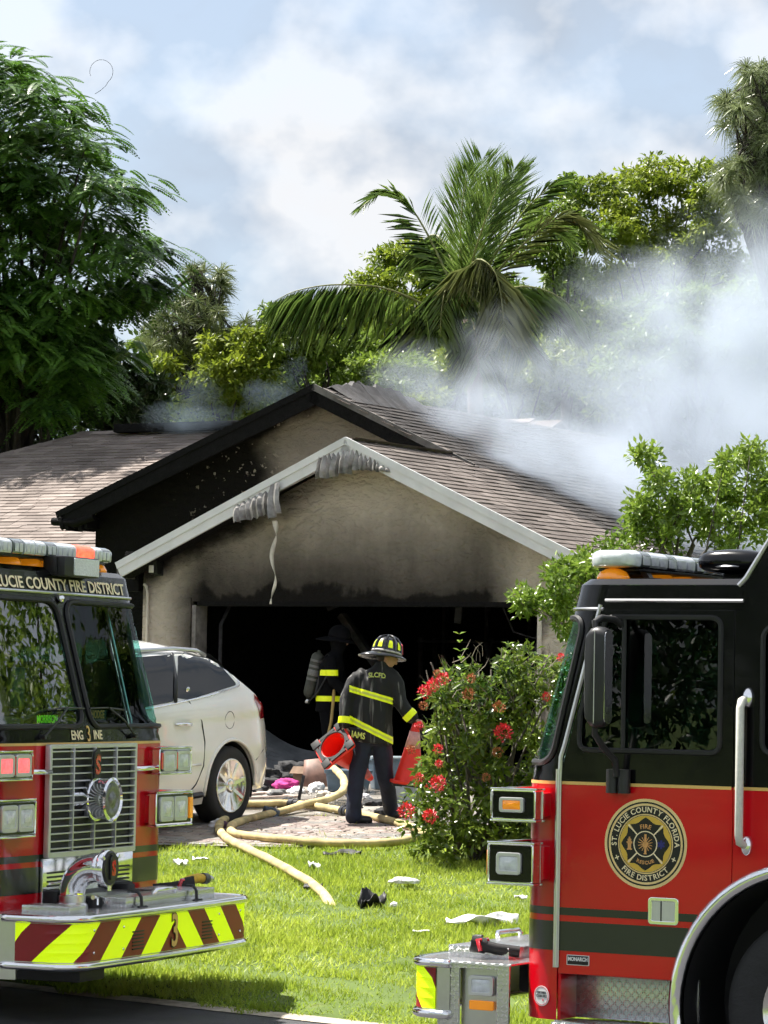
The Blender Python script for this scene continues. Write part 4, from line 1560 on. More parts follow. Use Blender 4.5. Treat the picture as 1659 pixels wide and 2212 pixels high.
        mp_ = plate('maker_plate', rrect(-.071, -.029, .071, .029, .005), [], .003, M_WHITE, dr, Mp)
        plate('plate_field', rrect(-.066, -.025, .066, .025, .003), [], .001, M_SB, mp_, Mp @ Matrix.Translation((0, 0, .0025)))
        text('lettering', 'MONARCH', .030, Mp @ Matrix.Translation((0, .005, .0035)), M_WHITE, mp_, bold=.0012, xs=.82)
        # round clean idle sticker on the front corner
        stz = .53
        ss_ = min(1.289, S_MAX)
        cc = cab_pt(g * ss_, stz, .004)
        tz_ = (ss_ - S_FL) / CRR
        nrm = Vector((math.cos(tz_), g * math.sin(tz_), 0)).normalized()
        Xs = Vector((0, 0, 1)).cross(nrm)
        Mt = frame(cc, Xs, (0, 0, 1))
        sk = plate('idle_sticker', circ(0, 0, .058, 28), [], .002, M_WHITE, eng, Mt)
        M_SKR = mat('sticker_red', (.65, .08, .10), .5)
        plate('ring', circ(0, 0, .053, 28), [circ(0, 0, .050, 28)], .001, M_SKR, sk, Mt @ Matrix.Translation((0, 0, .0015)))
        text('lettering', 'CERTIFIED', .020, Mt @ Matrix.Translation((0, .018, .002)), M_PLA, sk, xs=.8)
        text('lettering', 'CLEAN IDLE', .020, Mt @ Matrix.Translation((0, -.001, .002)), M_PLA, sk, xs=.75)
        text('lettering', 'c', .022, Mt @ Matrix.Translation((.012, -.022, .002)), M_SKR, sk, bold=.001)
        # --- light pods on the front corners
        for lo in (True, False):
            if lo: x0, x1, y0, y1, z0, z1 = -.16, .13, .88, 1.45, 1.17, 1.412
            else: x0, x1, y0, y1, z0, z1 = -.16, .125, .93, 1.43, 1.53, 1.718
            pd = box('light_pod', ((x0 + x1) / 2 - .02, g * (y0 + y1) / 2 - g * .02, (z0 + z1) / 2), (x1 - x0 - .06, y1 - y0 - .06, z1 - z0 - .05), M_RED, eng, .01)
            # mirror-bright housing with flanges
            hs = MB().box(((x0 + x1) / 2, g * (y1 - .05), (z0 + z1) / 2), (x1 - x0 - .01, .10, z1 - z0 - .03)).box((x1 - .032, g * (y0 + y1 - .1) / 2, (z0 + z1) / 2), (.05, y1 - y0 - .105, z1 - z0 - .03)).build('pod_housing', M_CHROME, pd)
            for zz in (z0 + .004, z1 - .004):
                box('pod_flange', ((x0 + x1) / 2, g * (y1 - .05), zz), (x1 - x0 + .01, .12, .012), M_CHROME, pd, .003)
                box('pod_flange', (x1 - .03, g * (y0 + y1 - .11) / 2, zz), (.075, y1 - y0 - .115, .012), M_CHROME, pd, .003)
            Mo = SIDE[g]((x0 + x1) / 2, g * (y1 + .004), (z0 + z1) / 2)
            W_, H_ = x1 - x0 - .02, z1 - z0 - .035
            plate('pod_face', rrect(-W_ / 2, -H_ / 2, W_ / 2, H_ / 2, .006), [], .004, M_BLK, pd, Mo)
            ol = rrect(-W_ / 2 - .004, -H_ / 2 - .004, W_ / 2 + .004, H_ / 2 + .004, .008)
            tube('pod_rim', [Mo @ Vector((x, y, .002)) for x, y in ol], .006, M_CHROME, pd, 6, True)
            for sx in (-1, 1):
                for sy in (-1, 1):
                    MB().lathe([(0, .008), (.006, .006), (.008, 0)], 8, Mo @ Matrix.Translation((sx * W_ * .5, sy * H_ * .5, .002))).build('screw', M_CHROME, pd, 1)
            lamp(pd, 'side_lamp', Mo @ Matrix.Translation((-.006, 0, .006)), W_ * .56, H_ * (.52 if not lo else .58), M_CLR if lo else M_AMB, .03)
            # front lamps
            yc = (y0 + y1) / 2
            Mfz = (z0 + z1) / 2
            Wf = y1 - y0
            plate('front_face', rrect(-Wf / 2 + .006, -(z1 - z0) / 2 + .022, Wf / 2 - .006, (z1 - z0) / 2 - .022, .006), [], .004, M_BLK, pd, FRT(x1 - .004, g * yc, Mfz))
            tube('face_rim', [FRT(x1 - .001, g * yc, Mfz) @ Vector((x, y, 0)) for x, y in rrect(-Wf / 2, -(z1 - z0) / 2 + .016, Wf / 2, (z1 - z0) / 2 - .016, .012)], .007, M_CHROME, pd, 6, True)
            for k in (-1, 1):
                if lo:
                    lm = lamp(pd, 'headlamp', FRT(x1 + .004, g * (yc - .03) + k * .112, Mfz), .205, .165, M_CLR, .028)
                    box('bulb', (x1 + .018, g * (yc - .03) + k * .112, Mfz), (.01, .08, .055), mat('lamp_white', (.85, .88, .9), .15, var=.3, vscale=90, coat=1), lm, .003)
                else:
                    onn = lit and g < 0
                    lamp(pd, 'warning_lamp', FRT(x1 + .004, g * yc + k * .112, Mfz), .20, .135, M_LAMPON2 if onn else M_CLR, .026)
            if lo:
                plate('turn_signal', rrect(-.022, -.07, .022, .07, .006), [], .02, M_AMB, pd, FRT(x1 + .006, g * (y1 - .034), Mfz), .004)
            else:
                plate('red_strip', rrect(-.012, -.055, .012, .055, .004), [], .02, M_LRED, pd, FRT(x1 + .006, g * yc, Mfz), .003)
                plate('red_strip', rrect(-.010, -.055, .010, .055, .004), [], .02, M_LRED, pd, FRT(x1 + .006, g * (y0 + .016), Mfz), .003)
        tube('pull_handle', [(.03, g * .635, 1.575), (.06, g * .65, 1.575), (.065, g * .90, 1.58), (.03, g * .94, 1.58)], .018, M_CHROME, eng, 8)
        # mirror
        if g in mirrors:
            mr = empty('mirror', (-.56, g * 1.47, 2.36), 0, eng)
            RGm = []
            for x, sc in ((.075, .55), (.062, .86), (.035, .97), (.0, 1.0), (-.035, .98), (-.055, .93)):
                RGm.append([Vector((x, px * sc, pz * sc)) for px, pz in rrect(-.062, -.285, .062, .285, .045, 4)])
            MB().rings(RGm).build('mirror_shell', M_PLA, mr, 40)
            plate('mirror_glass', rrect(-.052, -.26, .052, .26, .035), [], .004, M_CHROME, mr, frame((-.058, 0, 0), (0, 1, 0), (0, 0, 1)))
            tube('seam', [(0.0, .063 * g, -.26), (0.0, .063 * g, .26)], .003, M_STEEL, mr, 5)
            tube('upper_arm', [(-.02, -g * .25, .30), (.0, -g * .20, .33), (.02, -g * .06, .335), (.03, 0, .31), (.02, 0, .25)], .02, M_RUB, mr, 8)
            tube('lower_arm', [(.02, 0, -.26), (.02, 0, -.32), (.0, -g * .08, -.40), (-.03, -g * .17, -.47), (-.03, -g * .19, -.56)], .019, M_RUB, mr, 8)
            mb2 = MB()
            for sx in (-.036, .036):
                mb2.cyl((-.03 + sx, -g * .215, -.52), (-.03 + sx, -g * .215, -.655), .037, .037, 14)
            mb2.build('arm_clamp', M_PLA, mr, 40)
    # --- floor, dash, seats, back wall, steering wheel seen through the glass
    box('cab_floor', (-1.5, 0, 1.28), (2.6, 2.36, .06), M_INT, eng, 0)
    dsh = MB()
    dsh.rings([[Vector((x, y, z)) for x, z in ((-.10, 1.30), (-.10, 1.80), (-.22, 1.875), (-.42, 1.86), (-.55, 1.72), (-.55, 1.30))] for y in (-1.14, 1.14)])
    dsh.build('dashboard', M_INT, eng)
    box('engine_cover', (-1.15, 0, 1.62), (1.2, .5, .6), M_INT, eng, .05)
    for g in (1, -1):
        st = box('seat', (-1.0, g * .72, 1.58), (.5, .5, .14), M_SEAT, eng, .05)
        box('seat_back', (-1.28, g * .72, 1.98), (.14, .5, .72), M_SEAT, st, .06, Matrix.Rotation(-.12, 3, 'Y'))
        box('headrest', (-1.34, g * .72, 2.42), (.10, .28, .2), M_SEAT, st, .04)
    sw = MB()
    Msw = Matrix.Translation((-.62, .66, 1.98)) @ Matrix.Rotation(R_(-55), 4, 'Y')
    sw.tube([Msw @ Vector((.21 * math.cos(R_(t)), .21 * math.sin(R_(t)), 0)) for t in range(0, 360, 15)], .016, 6, True)
    for t in (0, 120, 240):
        sw.tube([Msw @ Vector((0, 0, -.03)), Msw @ Vector((.21 * math.cos(R_(t)), .21 * math.sin(R_(t)), 0))], .014, 6)
    sw.build('steering_wheel', M_PLA, eng, 40)
    box('cab_rear_wall', (-2.7, 0, 2.0), (.05, 2.36, 1.4), M_INT, eng, 0)
    box('headliner', (-.95, 0, 2.85), (1.1, 2.2, .03), M_INT, eng, 0)
    box('b_pillar', (-1.32, 1.12, 2.2), (.14, .16, 1.1), M_INT, eng, .01)
    box('b_pillar', (-1.32, -1.12, 2.2), (.14, .16, 1.1), M_INT, eng, .01)
    # --- grille
    M_GRB = mat('grille_black', (.01, .01, .011), .5)
    gr = plate('grille', rrect(-.63, 1.02, .63, 1.748, .012), [rrect(-.607, 1.05, .607, 1.728, .008)], .04, M_SILV, eng, FRT(.03, 0, 0), .004)
    box('grille_back', (.008, 0, 1.385), (.01, 1.22, .69), M_GRB, gr, 0)
    for i in range(14):
        z = 1.075 + i * .0485
        box('grille_bar', (.034, 0, z), (.032, 1.212, .0095), M_SILV, gr, .002)
    for y in (-.31, 0.0, .31):
        box('grille_post', (.044, y, 1.392), (.03, .012, .676), M_SILV, gr, .001)
    emblem_s(gr, FRT(.066, 0, 1.61), .22)
    sk = box('chrome_skirt', (.012, 0, .86), (.02, 1.30, .31), M_CHROME, eng, .003)
    for y in (-.42, .42):
        for i in range(6):
            box('vent_slot', (.026, y, .78 + i * .028), (.006, .34, .012), M_GRB, sk, 0)
    box('maker_badge', (.028, .0, .985), (.012, .14, .055), M_PLA, sk, .002)
    text('lettering', 'SUTPHEN', .026, FRT(.036, 0, .985), M_STEEL, sk, bold=.0006, xs=.8)
    # round siren speaker
    sp = MB().lathe([(.0, .0), (.12, .0), (.135, .01), (.14, .03), (.14, .085), (.146, .09), (.146, .10), (.132, .105), (.132, .19), (.145, .20), (.147, .215), (.13, .225), (.118, .212)], 40, FRT(.02, 0, 1.385)).build('siren_speaker', M_CHROME, eng, 35)
    MB().lathe([(.0, .225), (.04, .222), (.045, .214), (.07, .213), (.075, .220), (.105, .218), (.118, .211)], 40, FRT(.02, 0, 1.385)).build('speaker_face', mat('speaker_grey', (.22, .23, .22), .4, metal=.6, var=.5, vscale=25), sp, 1)
    for z in (-.03, .03):
        box('speaker_bracket', (.075, -.20, 1.39 + z), (.02, .16, .025), M_CHROME, sp, .004)
    # brow lettering, unit number
    if bigtext:
        me = text_me(bigtext, .150, .003, .001, .70)
        co_ = [v.co.copy() for v in me.vertices]
        xs_ = [v.co.x for v in me.vertices]; ys_ = [v.co.y for v in me.vertices]
        for v in me.vertices:
            s_ = (v.co.x - min(xs_)) / (max(xs_) - min(xs_)) * 2.08 - 1.03
            z_ = 2.770 + (v.co.y - min(ys_)) / (max(ys_) - min(ys_)) * .080
            v.co = cab_pt(s_, z_, .006 + v.co.z)
        put('lettering', me, M_CREAM, up)
    def front_text(nm, t, size, y, z, m, bold=0, xs=1):
        me = text_me(t, size, bold, .001, xs)
        for v in me.vertices:
            v.co = cab_pt(v.co.x + y, z + v.co.y, .006 + v.co.z)
        put(nm, me, m, cab)
    if number:
        front_text('lettering', 'ENG', .085, -.165, 1.806, M_CREAM, .002, 1.0)
        front_text('unit_number', number, .15, .0, 1.812, M_GOLD, .001, .8)
        front_text('lettering', 'INE', .085, .135, 1.806, M_CREAM, .002, 1.0)
    # --- bumper
    bm_ = MB()
    smax = bw - .19 + .19 * math.pi / 2 + .10 + (0 if side_box else .22)
    sr = sorted(set(srange(-smax, smax, .04)))
    bm_.grid([[bump_pt(s, z) for s in sr] for z in (.39, .45, .55, .66)])
    bp = bm_.build('bumper', M_STEEL, eng, 35)
    for z, rr_, nm in ((.683, .026, 'bumper_lip'), (.388, .026, 'bumper_lip')):
        o = MB().tube([bump_pt(s, z, .004) for s in sr], rr_, 10).build(nm, M_CHROME, bp, 1)
    zt, zb = .655, .418
    for colr, nm in ((0, 'lime_chevron'), (1, 'red_chevron')):
        for g in (1, -1):
            mb = MB()
            sm = smax - .09
            k = -2
            while k < 8:
                if k % 2 == (0 if colr == 0 else 1):
                    p0_, p1_ = .21 + (k - 1) * .27, .21 + k * .27
                    n = 24
                    for i in range(n):
                        q0, q1 = p0_ + (p1_ - p0_) * i / n, p0_ + (p1_ - p0_) * (i + 1) / n
                        T0, T1 = min(max(q0, 0), sm), min(max(q1, 0), sm)
                        rows = []
                        for j in range(5):
                            f = j / 4
                            a0, a1 = min(max(q0 + .26 * f, 0), sm), min(max(q1 + .26 * f, 0), sm)
                            rows.append([bump_pt(g * max(a0, 1e-5), zt - (zt - zb) * f, .007), bump_pt(g * max(a1, 1e-5), zt - (zt - zb) * f, .007)])
                        if any((r_[0] - r_[1]).length > 1e-4 for r_ in rows):
                            mb.grid(rows)
                k += 1
            mb.build(nm, M_LIME if colr == 0 else M_DRED, bp)
    for y in (-.52, .52):
        for i in range(6):
            box('louver', (bump_pt(y, .46 + i * .022, .008)), (.008, .16, .009), M_GRB, bp, .001)
    for y in (-.72, .72, -1.1, 1.1):
        for z in (.47, .61):
            MB().lathe([(0, .012), (.008, .010), (.011, 0)], 8, FRT(0, 0, 0)).build('bolt', M_CHROME, bp, 1).location = bump_pt(y, z, .004)
    if number:
        me = text_me(number, .30, .012, .001, .78); me.transform(FRT(.712, 0, .535)); put('number_outline', me, M_PLA, bp)
        me = text_me(number, .30, .004, .001, .78); me.transform(FRT(.7145, 0, .535)); put('unit_number', me, M_GOLD, bp)
    # deck and the tread plate boxes on it
    dk = [bump_pt(s, 0, -.01) for s in srange(-smax + .02, smax - .02, .05)]
    plate('bumper_deck', [(p.x, p.y) for p in dk] + [(-.01, bw - .01), (-.01, -bw + .01)], [], .012, M_DP, bp, Matrix.Translation((0, 0, .695)), .002)
    for g in (1, -1):
        if not side_box:
            plate('bumper_side', rrect(-.0, .30, .25, .69, .006), [], .02, M_STEEL, bp, frame((0, g * (bw - .015), 0), (1, 0, 0), (0, 0, 1)), .002)
            continue
        sd = plate('bumper_side', rrect(-.0, .26, .46, .69, .006), [rrect(.075, .31, .325, .665, .006)], .02, M_DPS, bp, frame((0, g * 1.245, 0), (1, 0, 0), (0, 0, 1)), .002)
        box('light_recess', (.20, g * 1.20, .485), (.26, .01, .36), M_STEEL, sd, 0)
        Mo = SIDE[g](.19, g * 1.225, .565)
        lamp(sd, 'scene_lamp', Mo, .155, .11, M_CLR, .03)
        plate('marker_lamp', rrect(-.075, -.024, .075, .024, .006), [], .02, M_AMB, sd, SIDE[g](.19, g * 1.22, .452), .004)
    cov = box('tray_cover', (.34, .30, .735), (.40, 1.36, .07), M_DP, bp, .006)
    cov2 = box('tray_cover', (.34, -1.0, .725), (.34, .22, .05), M_DP, bp, .006)
    tube('cover_handle', [(.55, .0, .775), (.56, .02, .80), (.56, .30, .80), (.55, .32, .775)], .016, M_CHROME, cov, 8)
    for y in (-.22, .62):
        tube('rubber_latch', [(.50, y, .80), (.545, y, .80), (.57, y, .765), (.575, y, .70)], .018, M_RUB, cov, 6, flat=.5)
        tube('latch_pull', [(.575, y - .05, .70), (.585, y + .05, .70)], .012, M_RUB, cov, 6)
    # black rubber stops
    for y in (-.58, .43):
        box('rubber_stop', (.12, y, .755), (.12, .12, .11), M_RUB, bp, .02)
    # chrome front intake elbow with black cap
    eb = empty('intake_elbow', (.26, -.60, .70), 0, bp)
    P = [(0, 0, .0), (0, 0, .10)] + [(.18 - .18 * math.cos(R_(t)), 0, .10 + .17 * math.sin(R_(t))) for t in range(10, 91, 10)] + [(.25, 0, .27)]
    MB().tube(P, [.085, .085] + [.085 + .012 * i / 9 for i in range(10)], 20).build('elbow_pipe', M_CHROME, eb, 1)
    MB().lathe([(0, 0), (.105, 0), (.105, .03), (.09, .045), (.09, .09)], 24, Matrix.Translation((0, 0, -.004))).build('elbow_base', M_STEEL, eb, 35)
    MB().lathe([(.10, -.03), (.118, -.028), (.12, .01), (.115, .02)], 28, FRT(.25, 0, .27)).build('coupling_ring', M_CHROME, eb, 35)
    cp = MB().lathe([(.11, -.0), (.112, .022), (.10, .032), (0, .034)], 28, FRT(.25, 0, .27)).build('intake_cap', M_PLA, eb, 35)
    emblem_s(cp, FRT(.29, 0, .27), .17)
    for t in (35, 145, 270):
        c, s_ = math.cos(R_(t)), math.sin(R_(t))
        tube('cap_lug', [(.265, .11 * c, .27 + .11 * s_), (.265, .145 * c, .27 + .145 * s_)], .016, M_CHROME, eb, 8)
    tube('drain_valve', [(.10, .16, .02), (.10, .16, .07), (.10, .10, .07)], .015, M_CHROME, eb, 8)
    # red hose coupling with black cap, near the driver's corner
    hc = MB().tube([(.10, .92, .745), (.22, .98, .76), (.30, 1.02, .78)], .035, 10).build('nozzle_body', M_RUB, bp, 40)
    tube('nozzle_bail', [(.28, .95, .75), (.30, .95, .81), (.30, 1.07, .81), (.28, 1.07, .75)], .014, M_LRED, hc, 8)
    MB().cyl((.28, 1.0, .775), (.36, 1.04, .79), .046, .05, 14).build('nozzle_tip', M_RUB, hc, 40)
    # --- roof: marker lamps, light bar, scene lamp box
    for y in (-.95, -.30, 0, .30, .95):
        x_ = -.40
        mk_ = MB()
        RGm = [[Vector((x_ + .10 * k * math.cos(R_(t)), y + .085 * k * math.sin(R_(t)), z)) for t in range(0, 360, 20)] for k, z in ((1.0, 2.925), (.98, 2.945), (.82, 2.972), (.5, 2.99), (.12, 2.997))]
        mk_.rings(RGm).build('marker_lamp', M_AMB, eng, 1)
    lb = empty('light_bar', (-.43, 0, 3.045), 0, eng)
    nmod = 13
    for i in range(nmod):
        y = (i - (nmod - 1) / 2) * .148
        bow = -.05 * (y / .95) ** 2
        on = lit and i in (nmod - 4, nmod - 3)
        mm = M_LAMPON if on else (M_CLR if i % 3 else mat('smoke_lens', (.10, .12, .12), .12, var=.2, coat=1))
        RGb = [[Vector((bow + px, yy, pz)) for px, pz in rpoly([(-.15, -.045), (.15, -.05), (.155, .03), (.11, .055), (-.11, .055), (-.155, .03)], .02, 2)] for yy in (y - .071, y + .071)]
        md_ = MB().rings(RGb).build('lamp_module', mm, lb, 40)
        if not on:
            for q_ in (-.03, .03):
                box('reflector', (bow + .156, y + q_, -.006), (.004, .048, .058), mat('reflector_white', (.80, .82, .85), .2, metal=.3, var=.12, vscale=30), md_, .008)
            box('reflector', (bow - .158, y, -.006), (.004, .10, .05), mat('reflector_white', (1, 1, 1)), md_, .001)
    for g in (1, -1):
        RGb = [[Vector((-.05 + px * k, g * yy, pz * k)) for px, pz in rpoly([(-.15, -.045), (.15, -.05), (.155, .03), (.11, .055), (-.11, .055), (-.155, .03)], .02, 2)] for k, yy in ((1, .962), (.98, .995), (.8, 1.03), (.4, 1.045))]
        MB().rings(RGb).build('end_cap', M_CLR, lb, 40)
        ft = MB()
        for sx in (-1, 1):
            ft.add([(-.05 + sx * .13, g * .72, -.11), (-.05 + sx * .09, g * .72, -.11), (-.05 + sx * .05, g * .72, -.05), (-.05 + sx * .09, g * .72, -.05), (-.05 + sx * .13, g * .78, -.11), (-.05 + sx * .09, g * .78, -.11), (-.05 + sx * .05, g * .78, -.05), (-.05 + sx * .09, g * .78, -.05)],
                   [(0, 1, 2, 3), (7, 6, 5, 4), (0, 4, 5, 1), (2, 6, 7, 3), (0, 3, 7, 4), (1, 5, 6, 2)])
        ft.box((-.05, g * .75, -.108), (.34, .08, .014))
        ft.build('bar_foot', M_PLA, lb)
    box('bar_base', (-.03, 0, -.058), (.26, 1.8, .016), M_PLA, lb, .004)
    sb2 = box('scene_light', (-.255, .22, 2.935), (.12, .50, .135), M_PLA, eng, .01)
    plate('lens', rrect(-.18, -.056, .18, .056, .008), [], .01, mat('led_panel', (.75, .77, .8), .25, var=.25, vscale=80, coat=.6), sb2, FRT(-.192, .28, 2.935), .002)
    for y in (-.04, .48):
        box('light_bracket', (-.30, y, 2.94), (.10, .012, .12), M_PLA, sb2, .002)
    ac = MB().rings([[Vector((-.96 + .22 * math.cos(R_(t)), y, 3.055 + .09 * math.sin(R_(t)))) for t in range(0, 360, 20)] for y in (-.9, -.86, .5, .55)])
    ac = MB().rings([[Vector((-.96 + .22 * k * math.cos(R_(t)), y, 3.05 + .075 * k * math.copysign(abs(math.sin(R_(t))) ** .6, math.sin(R_(t))))) for t in range(0, 360, 15)] for k, y in ((.5, -.96), (.85, -.93), (1, -.86), (1, .48), (.93, .54), (.7, .58), (.3, .595))])
    ac.build('roof_unit', M_BLK, eng, 1)
    tube('unit_trim', [(-.96 + .224 * math.cos(R_(t)), .3 + .3 * math.sin(R_(t)), 3.02) for t in range(-10, 190, 20)] + [(-1.182, -.85, 3.02)], .006, M_STEEL, eng, 5)
    box('unit_base', (-.98, -.2, 2.95), (.26, 1.2, .06), M_PLA, eng, .01)
    # name tags and phone on the dash
    if tags:
        t1 = box('name_tag', (-.15, -.33, 1.905), (.012, .30, .06), M_INT, eng, .002)
        text('lettering', 'MORRISON', .07, FRT(-.142, -.33, 1.91), M_GLOW_GRN, t1, bold=.002, xs=.8)
        t2 = box('name_tag', (-.15, .42, 1.935), (.012, .22, .07), M_INT, eng, .002)
        text('lettering', 'HODGE', .075, FRT(-.142, .40, 1.94), M_ORANGE, t2, bold=.002, xs=.72)
        box('tablet_mount', (-.22, -.62, 2.12), (.03, .18, .26), M_PLA, eng, .01)
    # --- body behind the cab
    bd = box('engine_body', (-6.4, 0, 1.75), (4.1, 2.44, 2.5), M_RED, eng, .03)
    for g in (1, -1):
        for i in range(3):
            box('roller_shutter', (-5.1 - i * 1.35, g * 1.223, 1.9), (1.1, .012, 1.5), M_STEEL, bd, .004)
        wh = wheel(eng, 'wheel', (-6.3, g * 1.0, .53), g, .53, .32, .30)
        MB().lathe([(.30, .13), (.315, .14), (.30, .155), (.27, .13), (.20, .09), (.13, .09), (.12, .17), (.09, .19), (0, .195)], 32, Matrix.Rotation(-math.pi / 2 * g, 4, 'X')).build('rim', M_ALU, wh, 40)
    box('chassis', (-3.6, 0, .62), (8.0, 1.0, .3), M_RUB, eng, .02)
    box('axle', (AX, 0, .53), (.2, 1.8, .2), M_RUB, eng, .03)
    box('front_frame', (.3, -.95, .34), (.5, .35, .12), M_RUB, eng, .02)
    for ch in eng.children:
        if ch.name.split('.')[0] in ('pull_handle', 'grille', 'chrome_skirt', 'post_cap', 'dashboard', 'name_tag', 'scene_light', 'front_frame', 'tablet_mount'):
            ch.location.x += XS
        elif ch.name.split('.')[0] in ('bumper', 'siren_speaker'):
            ch.location.x += front_shift
        elif ch.name.startswith('light_pod'):
            ch.location.x += pod_shift
        elif ch.name.startswith('light_bar'):
            ch.location.x += .05
    return eng

# right-hand engine: driver's side towards the camera, nose to the left
fR = Vector((-math.cos(R_(29)), math.sin(R_(29)), 0))
nR = Vector((-math.sin(R_(29)), -math.cos(R_(29)), 0))
pR = Vector((1.514, 18.4, 0)) + fR * .75 - nR * 1.22
build_engine((pR.x, pR.y, -.2), math.atan2(fR.y, fR.x), 'red and black fire engine showing its side with round gold door seal', None, (1, -1), False, None, False)
# left-hand engine: front towards the right
hL = Vector((math.cos(R_(22)), -math.sin(R_(22)), 0))
pL = Vector((-1.353, 21.4, 0)) - hL * .715
build_engine((pL.x, pL.y, -.08), math.atan2(hL.y, hL.x), 'red and black fire engine showing its grille and chevron bumper with gold 3', '3', (-1,), True, 'ST. LUCIE COUNTY FIRE DISTRICT', True, 1.33, .09, False, XS - .05, .12, XS - .05)
# ================================================================ vegetation
def indexed(name, V, tmpl, m, parent=None, smooth=0):
    """V (n,k,3) pieces, tmpl list of faces (all same length) inside a piece"""
    V = np.asarray(V, dtype=np.float32)
    n, k, _ = V.shape
    T = np.array(tmpl, dtype=np.int32)
    fl = T.shape[1]
    F = (T[None] + (np.arange(n, dtype=np.int32) * k)[:, None, None]).reshape(-1)
    nf = len(F) // fl
    me = bpy.data.meshes.new(name)
    me.vertices.add(n * k)
    me.vertices.foreach_set('co', V.ravel())
    me.loops.add(len(F))
    me.loops.foreach_set('vertex_index', F)
    me.polygons.add(nf)
    me.polygons.foreach_set('loop_start', np.arange(0, nf * fl, fl, dtype=np.int32))
    me.polygons.foreach_set('loop_total', np.full(nf, fl, dtype=np.int32))
    me.update(calc_edges=True)
    return put(name, me, m, parent, smooth)
def unit(a):
    return a / np.maximum(np.linalg.norm(a, axis=-1, keepdims=True), 1e-9)
def leaf_arrays(P, Dr, Nn, L, Wd, fold=.25):
    """kite leaves: base P, direction Dr, normal Nn"""
    S = unit(np.cross(Dr, Nn))
    L, Wd = L[:, None], Wd[:, None]
    mid = P + Dr * L * .45
    return np.stack([P, mid + S * Wd / 2 + Nn * Wd * fold, P + Dr * L, mid - S * Wd / 2 + Nn * Wd * fold], 1)
def cloud(C, n, rad, L, Wd, up=.8, seed=0, droop=.2, shell=.5):
    """n leaves round each centre of C (m,3), radii rad (m,3) or (3,)"""
    g = np.random.default_rng(seed)
    C = np.asarray(C, float)
    rad = np.broadcast_to(np.asarray(rad, float), C.shape)
    d = unit(g.normal(size=(len(C), n, 3)))
    r = g.uniform(0, 1, (len(C), n, 1)) ** shell
    P = (C[:, None] + d * r * rad[:, None]).reshape(-1, 3)
    out = d.reshape(-1, 3)
    m = len(P)
    Dr = unit(out * .7 + g.normal(size=(m, 3)) * .6 + np.array([0, 0, -droop]))
    Nn = unit(g.normal(size=(m, 3)) * .55 + np.array([0, 0, up]) + out * .3)
    Nn = unit(Nn - Dr * np.sum(Nn * Dr, 1, keepdims=True))
    return leaf_arrays(P, Dr, Nn, g.uniform(.7, 1.3, m) * L, g.uniform(.7, 1.2, m) * Wd)
TRI2 = [(0, 1, 2), (0, 2, 3)]
M_BARK = mat('bark_grey', (.10, .085, .07), .9, var=.4, vscale=9, bump=.8, bscale=25)
M_BARKD = mat('bark_dark', (.035, .028, .022), .9, var=.4, vscale=9, bump=.8, bscale=25)

def limbs(base, tips, r0, seed=1, name='trunk', m=None, parent=None, fork=.45):
    """tapered trunk from base with a limb to every tip (world coordinates minus parent location)"""
    rr = random.Random(seed)
    mb = MB()
    base = Vector(base)
    top = sum((Vector(t) for t in tips), Vector()) / len(tips)
    hub = base.lerp(top, fork)
    hub2 = base.lerp(top, fork * 1.6)
    mb.tube([base, base.lerp(hub, .5) + Vector((rr.uniform(-.1, .1), rr.uniform(-.1, .1), 0)), hub, hub2], [r0 * 1.15, r0, r0 * .8, r0 * .5], 8)
    for t in tips:
        t = Vector(t)
        s = hub.lerp(hub2, rr.random())
        mid = s.lerp(t, .5) + Vector((rr.uniform(-.25, .25), rr.uniform(-.25, .25), rr.uniform(-.05, .25)))
        mb.tube([s, s.lerp(mid, .5) + Vector((0, 0, .05)), mid, t], [r0 * .36, r0 * .28, r0 * .18, r0 * .05], 5)
    return mb.build(name, m or M_BARK, parent, 1)

def tree_at(name, label, cat, base, group=None):
    o = empty(name, base)
    tag(o, label, cat, group)
    return o
def rel(pts, base):
    return [Vector(p) - Vector(base) for p in pts]

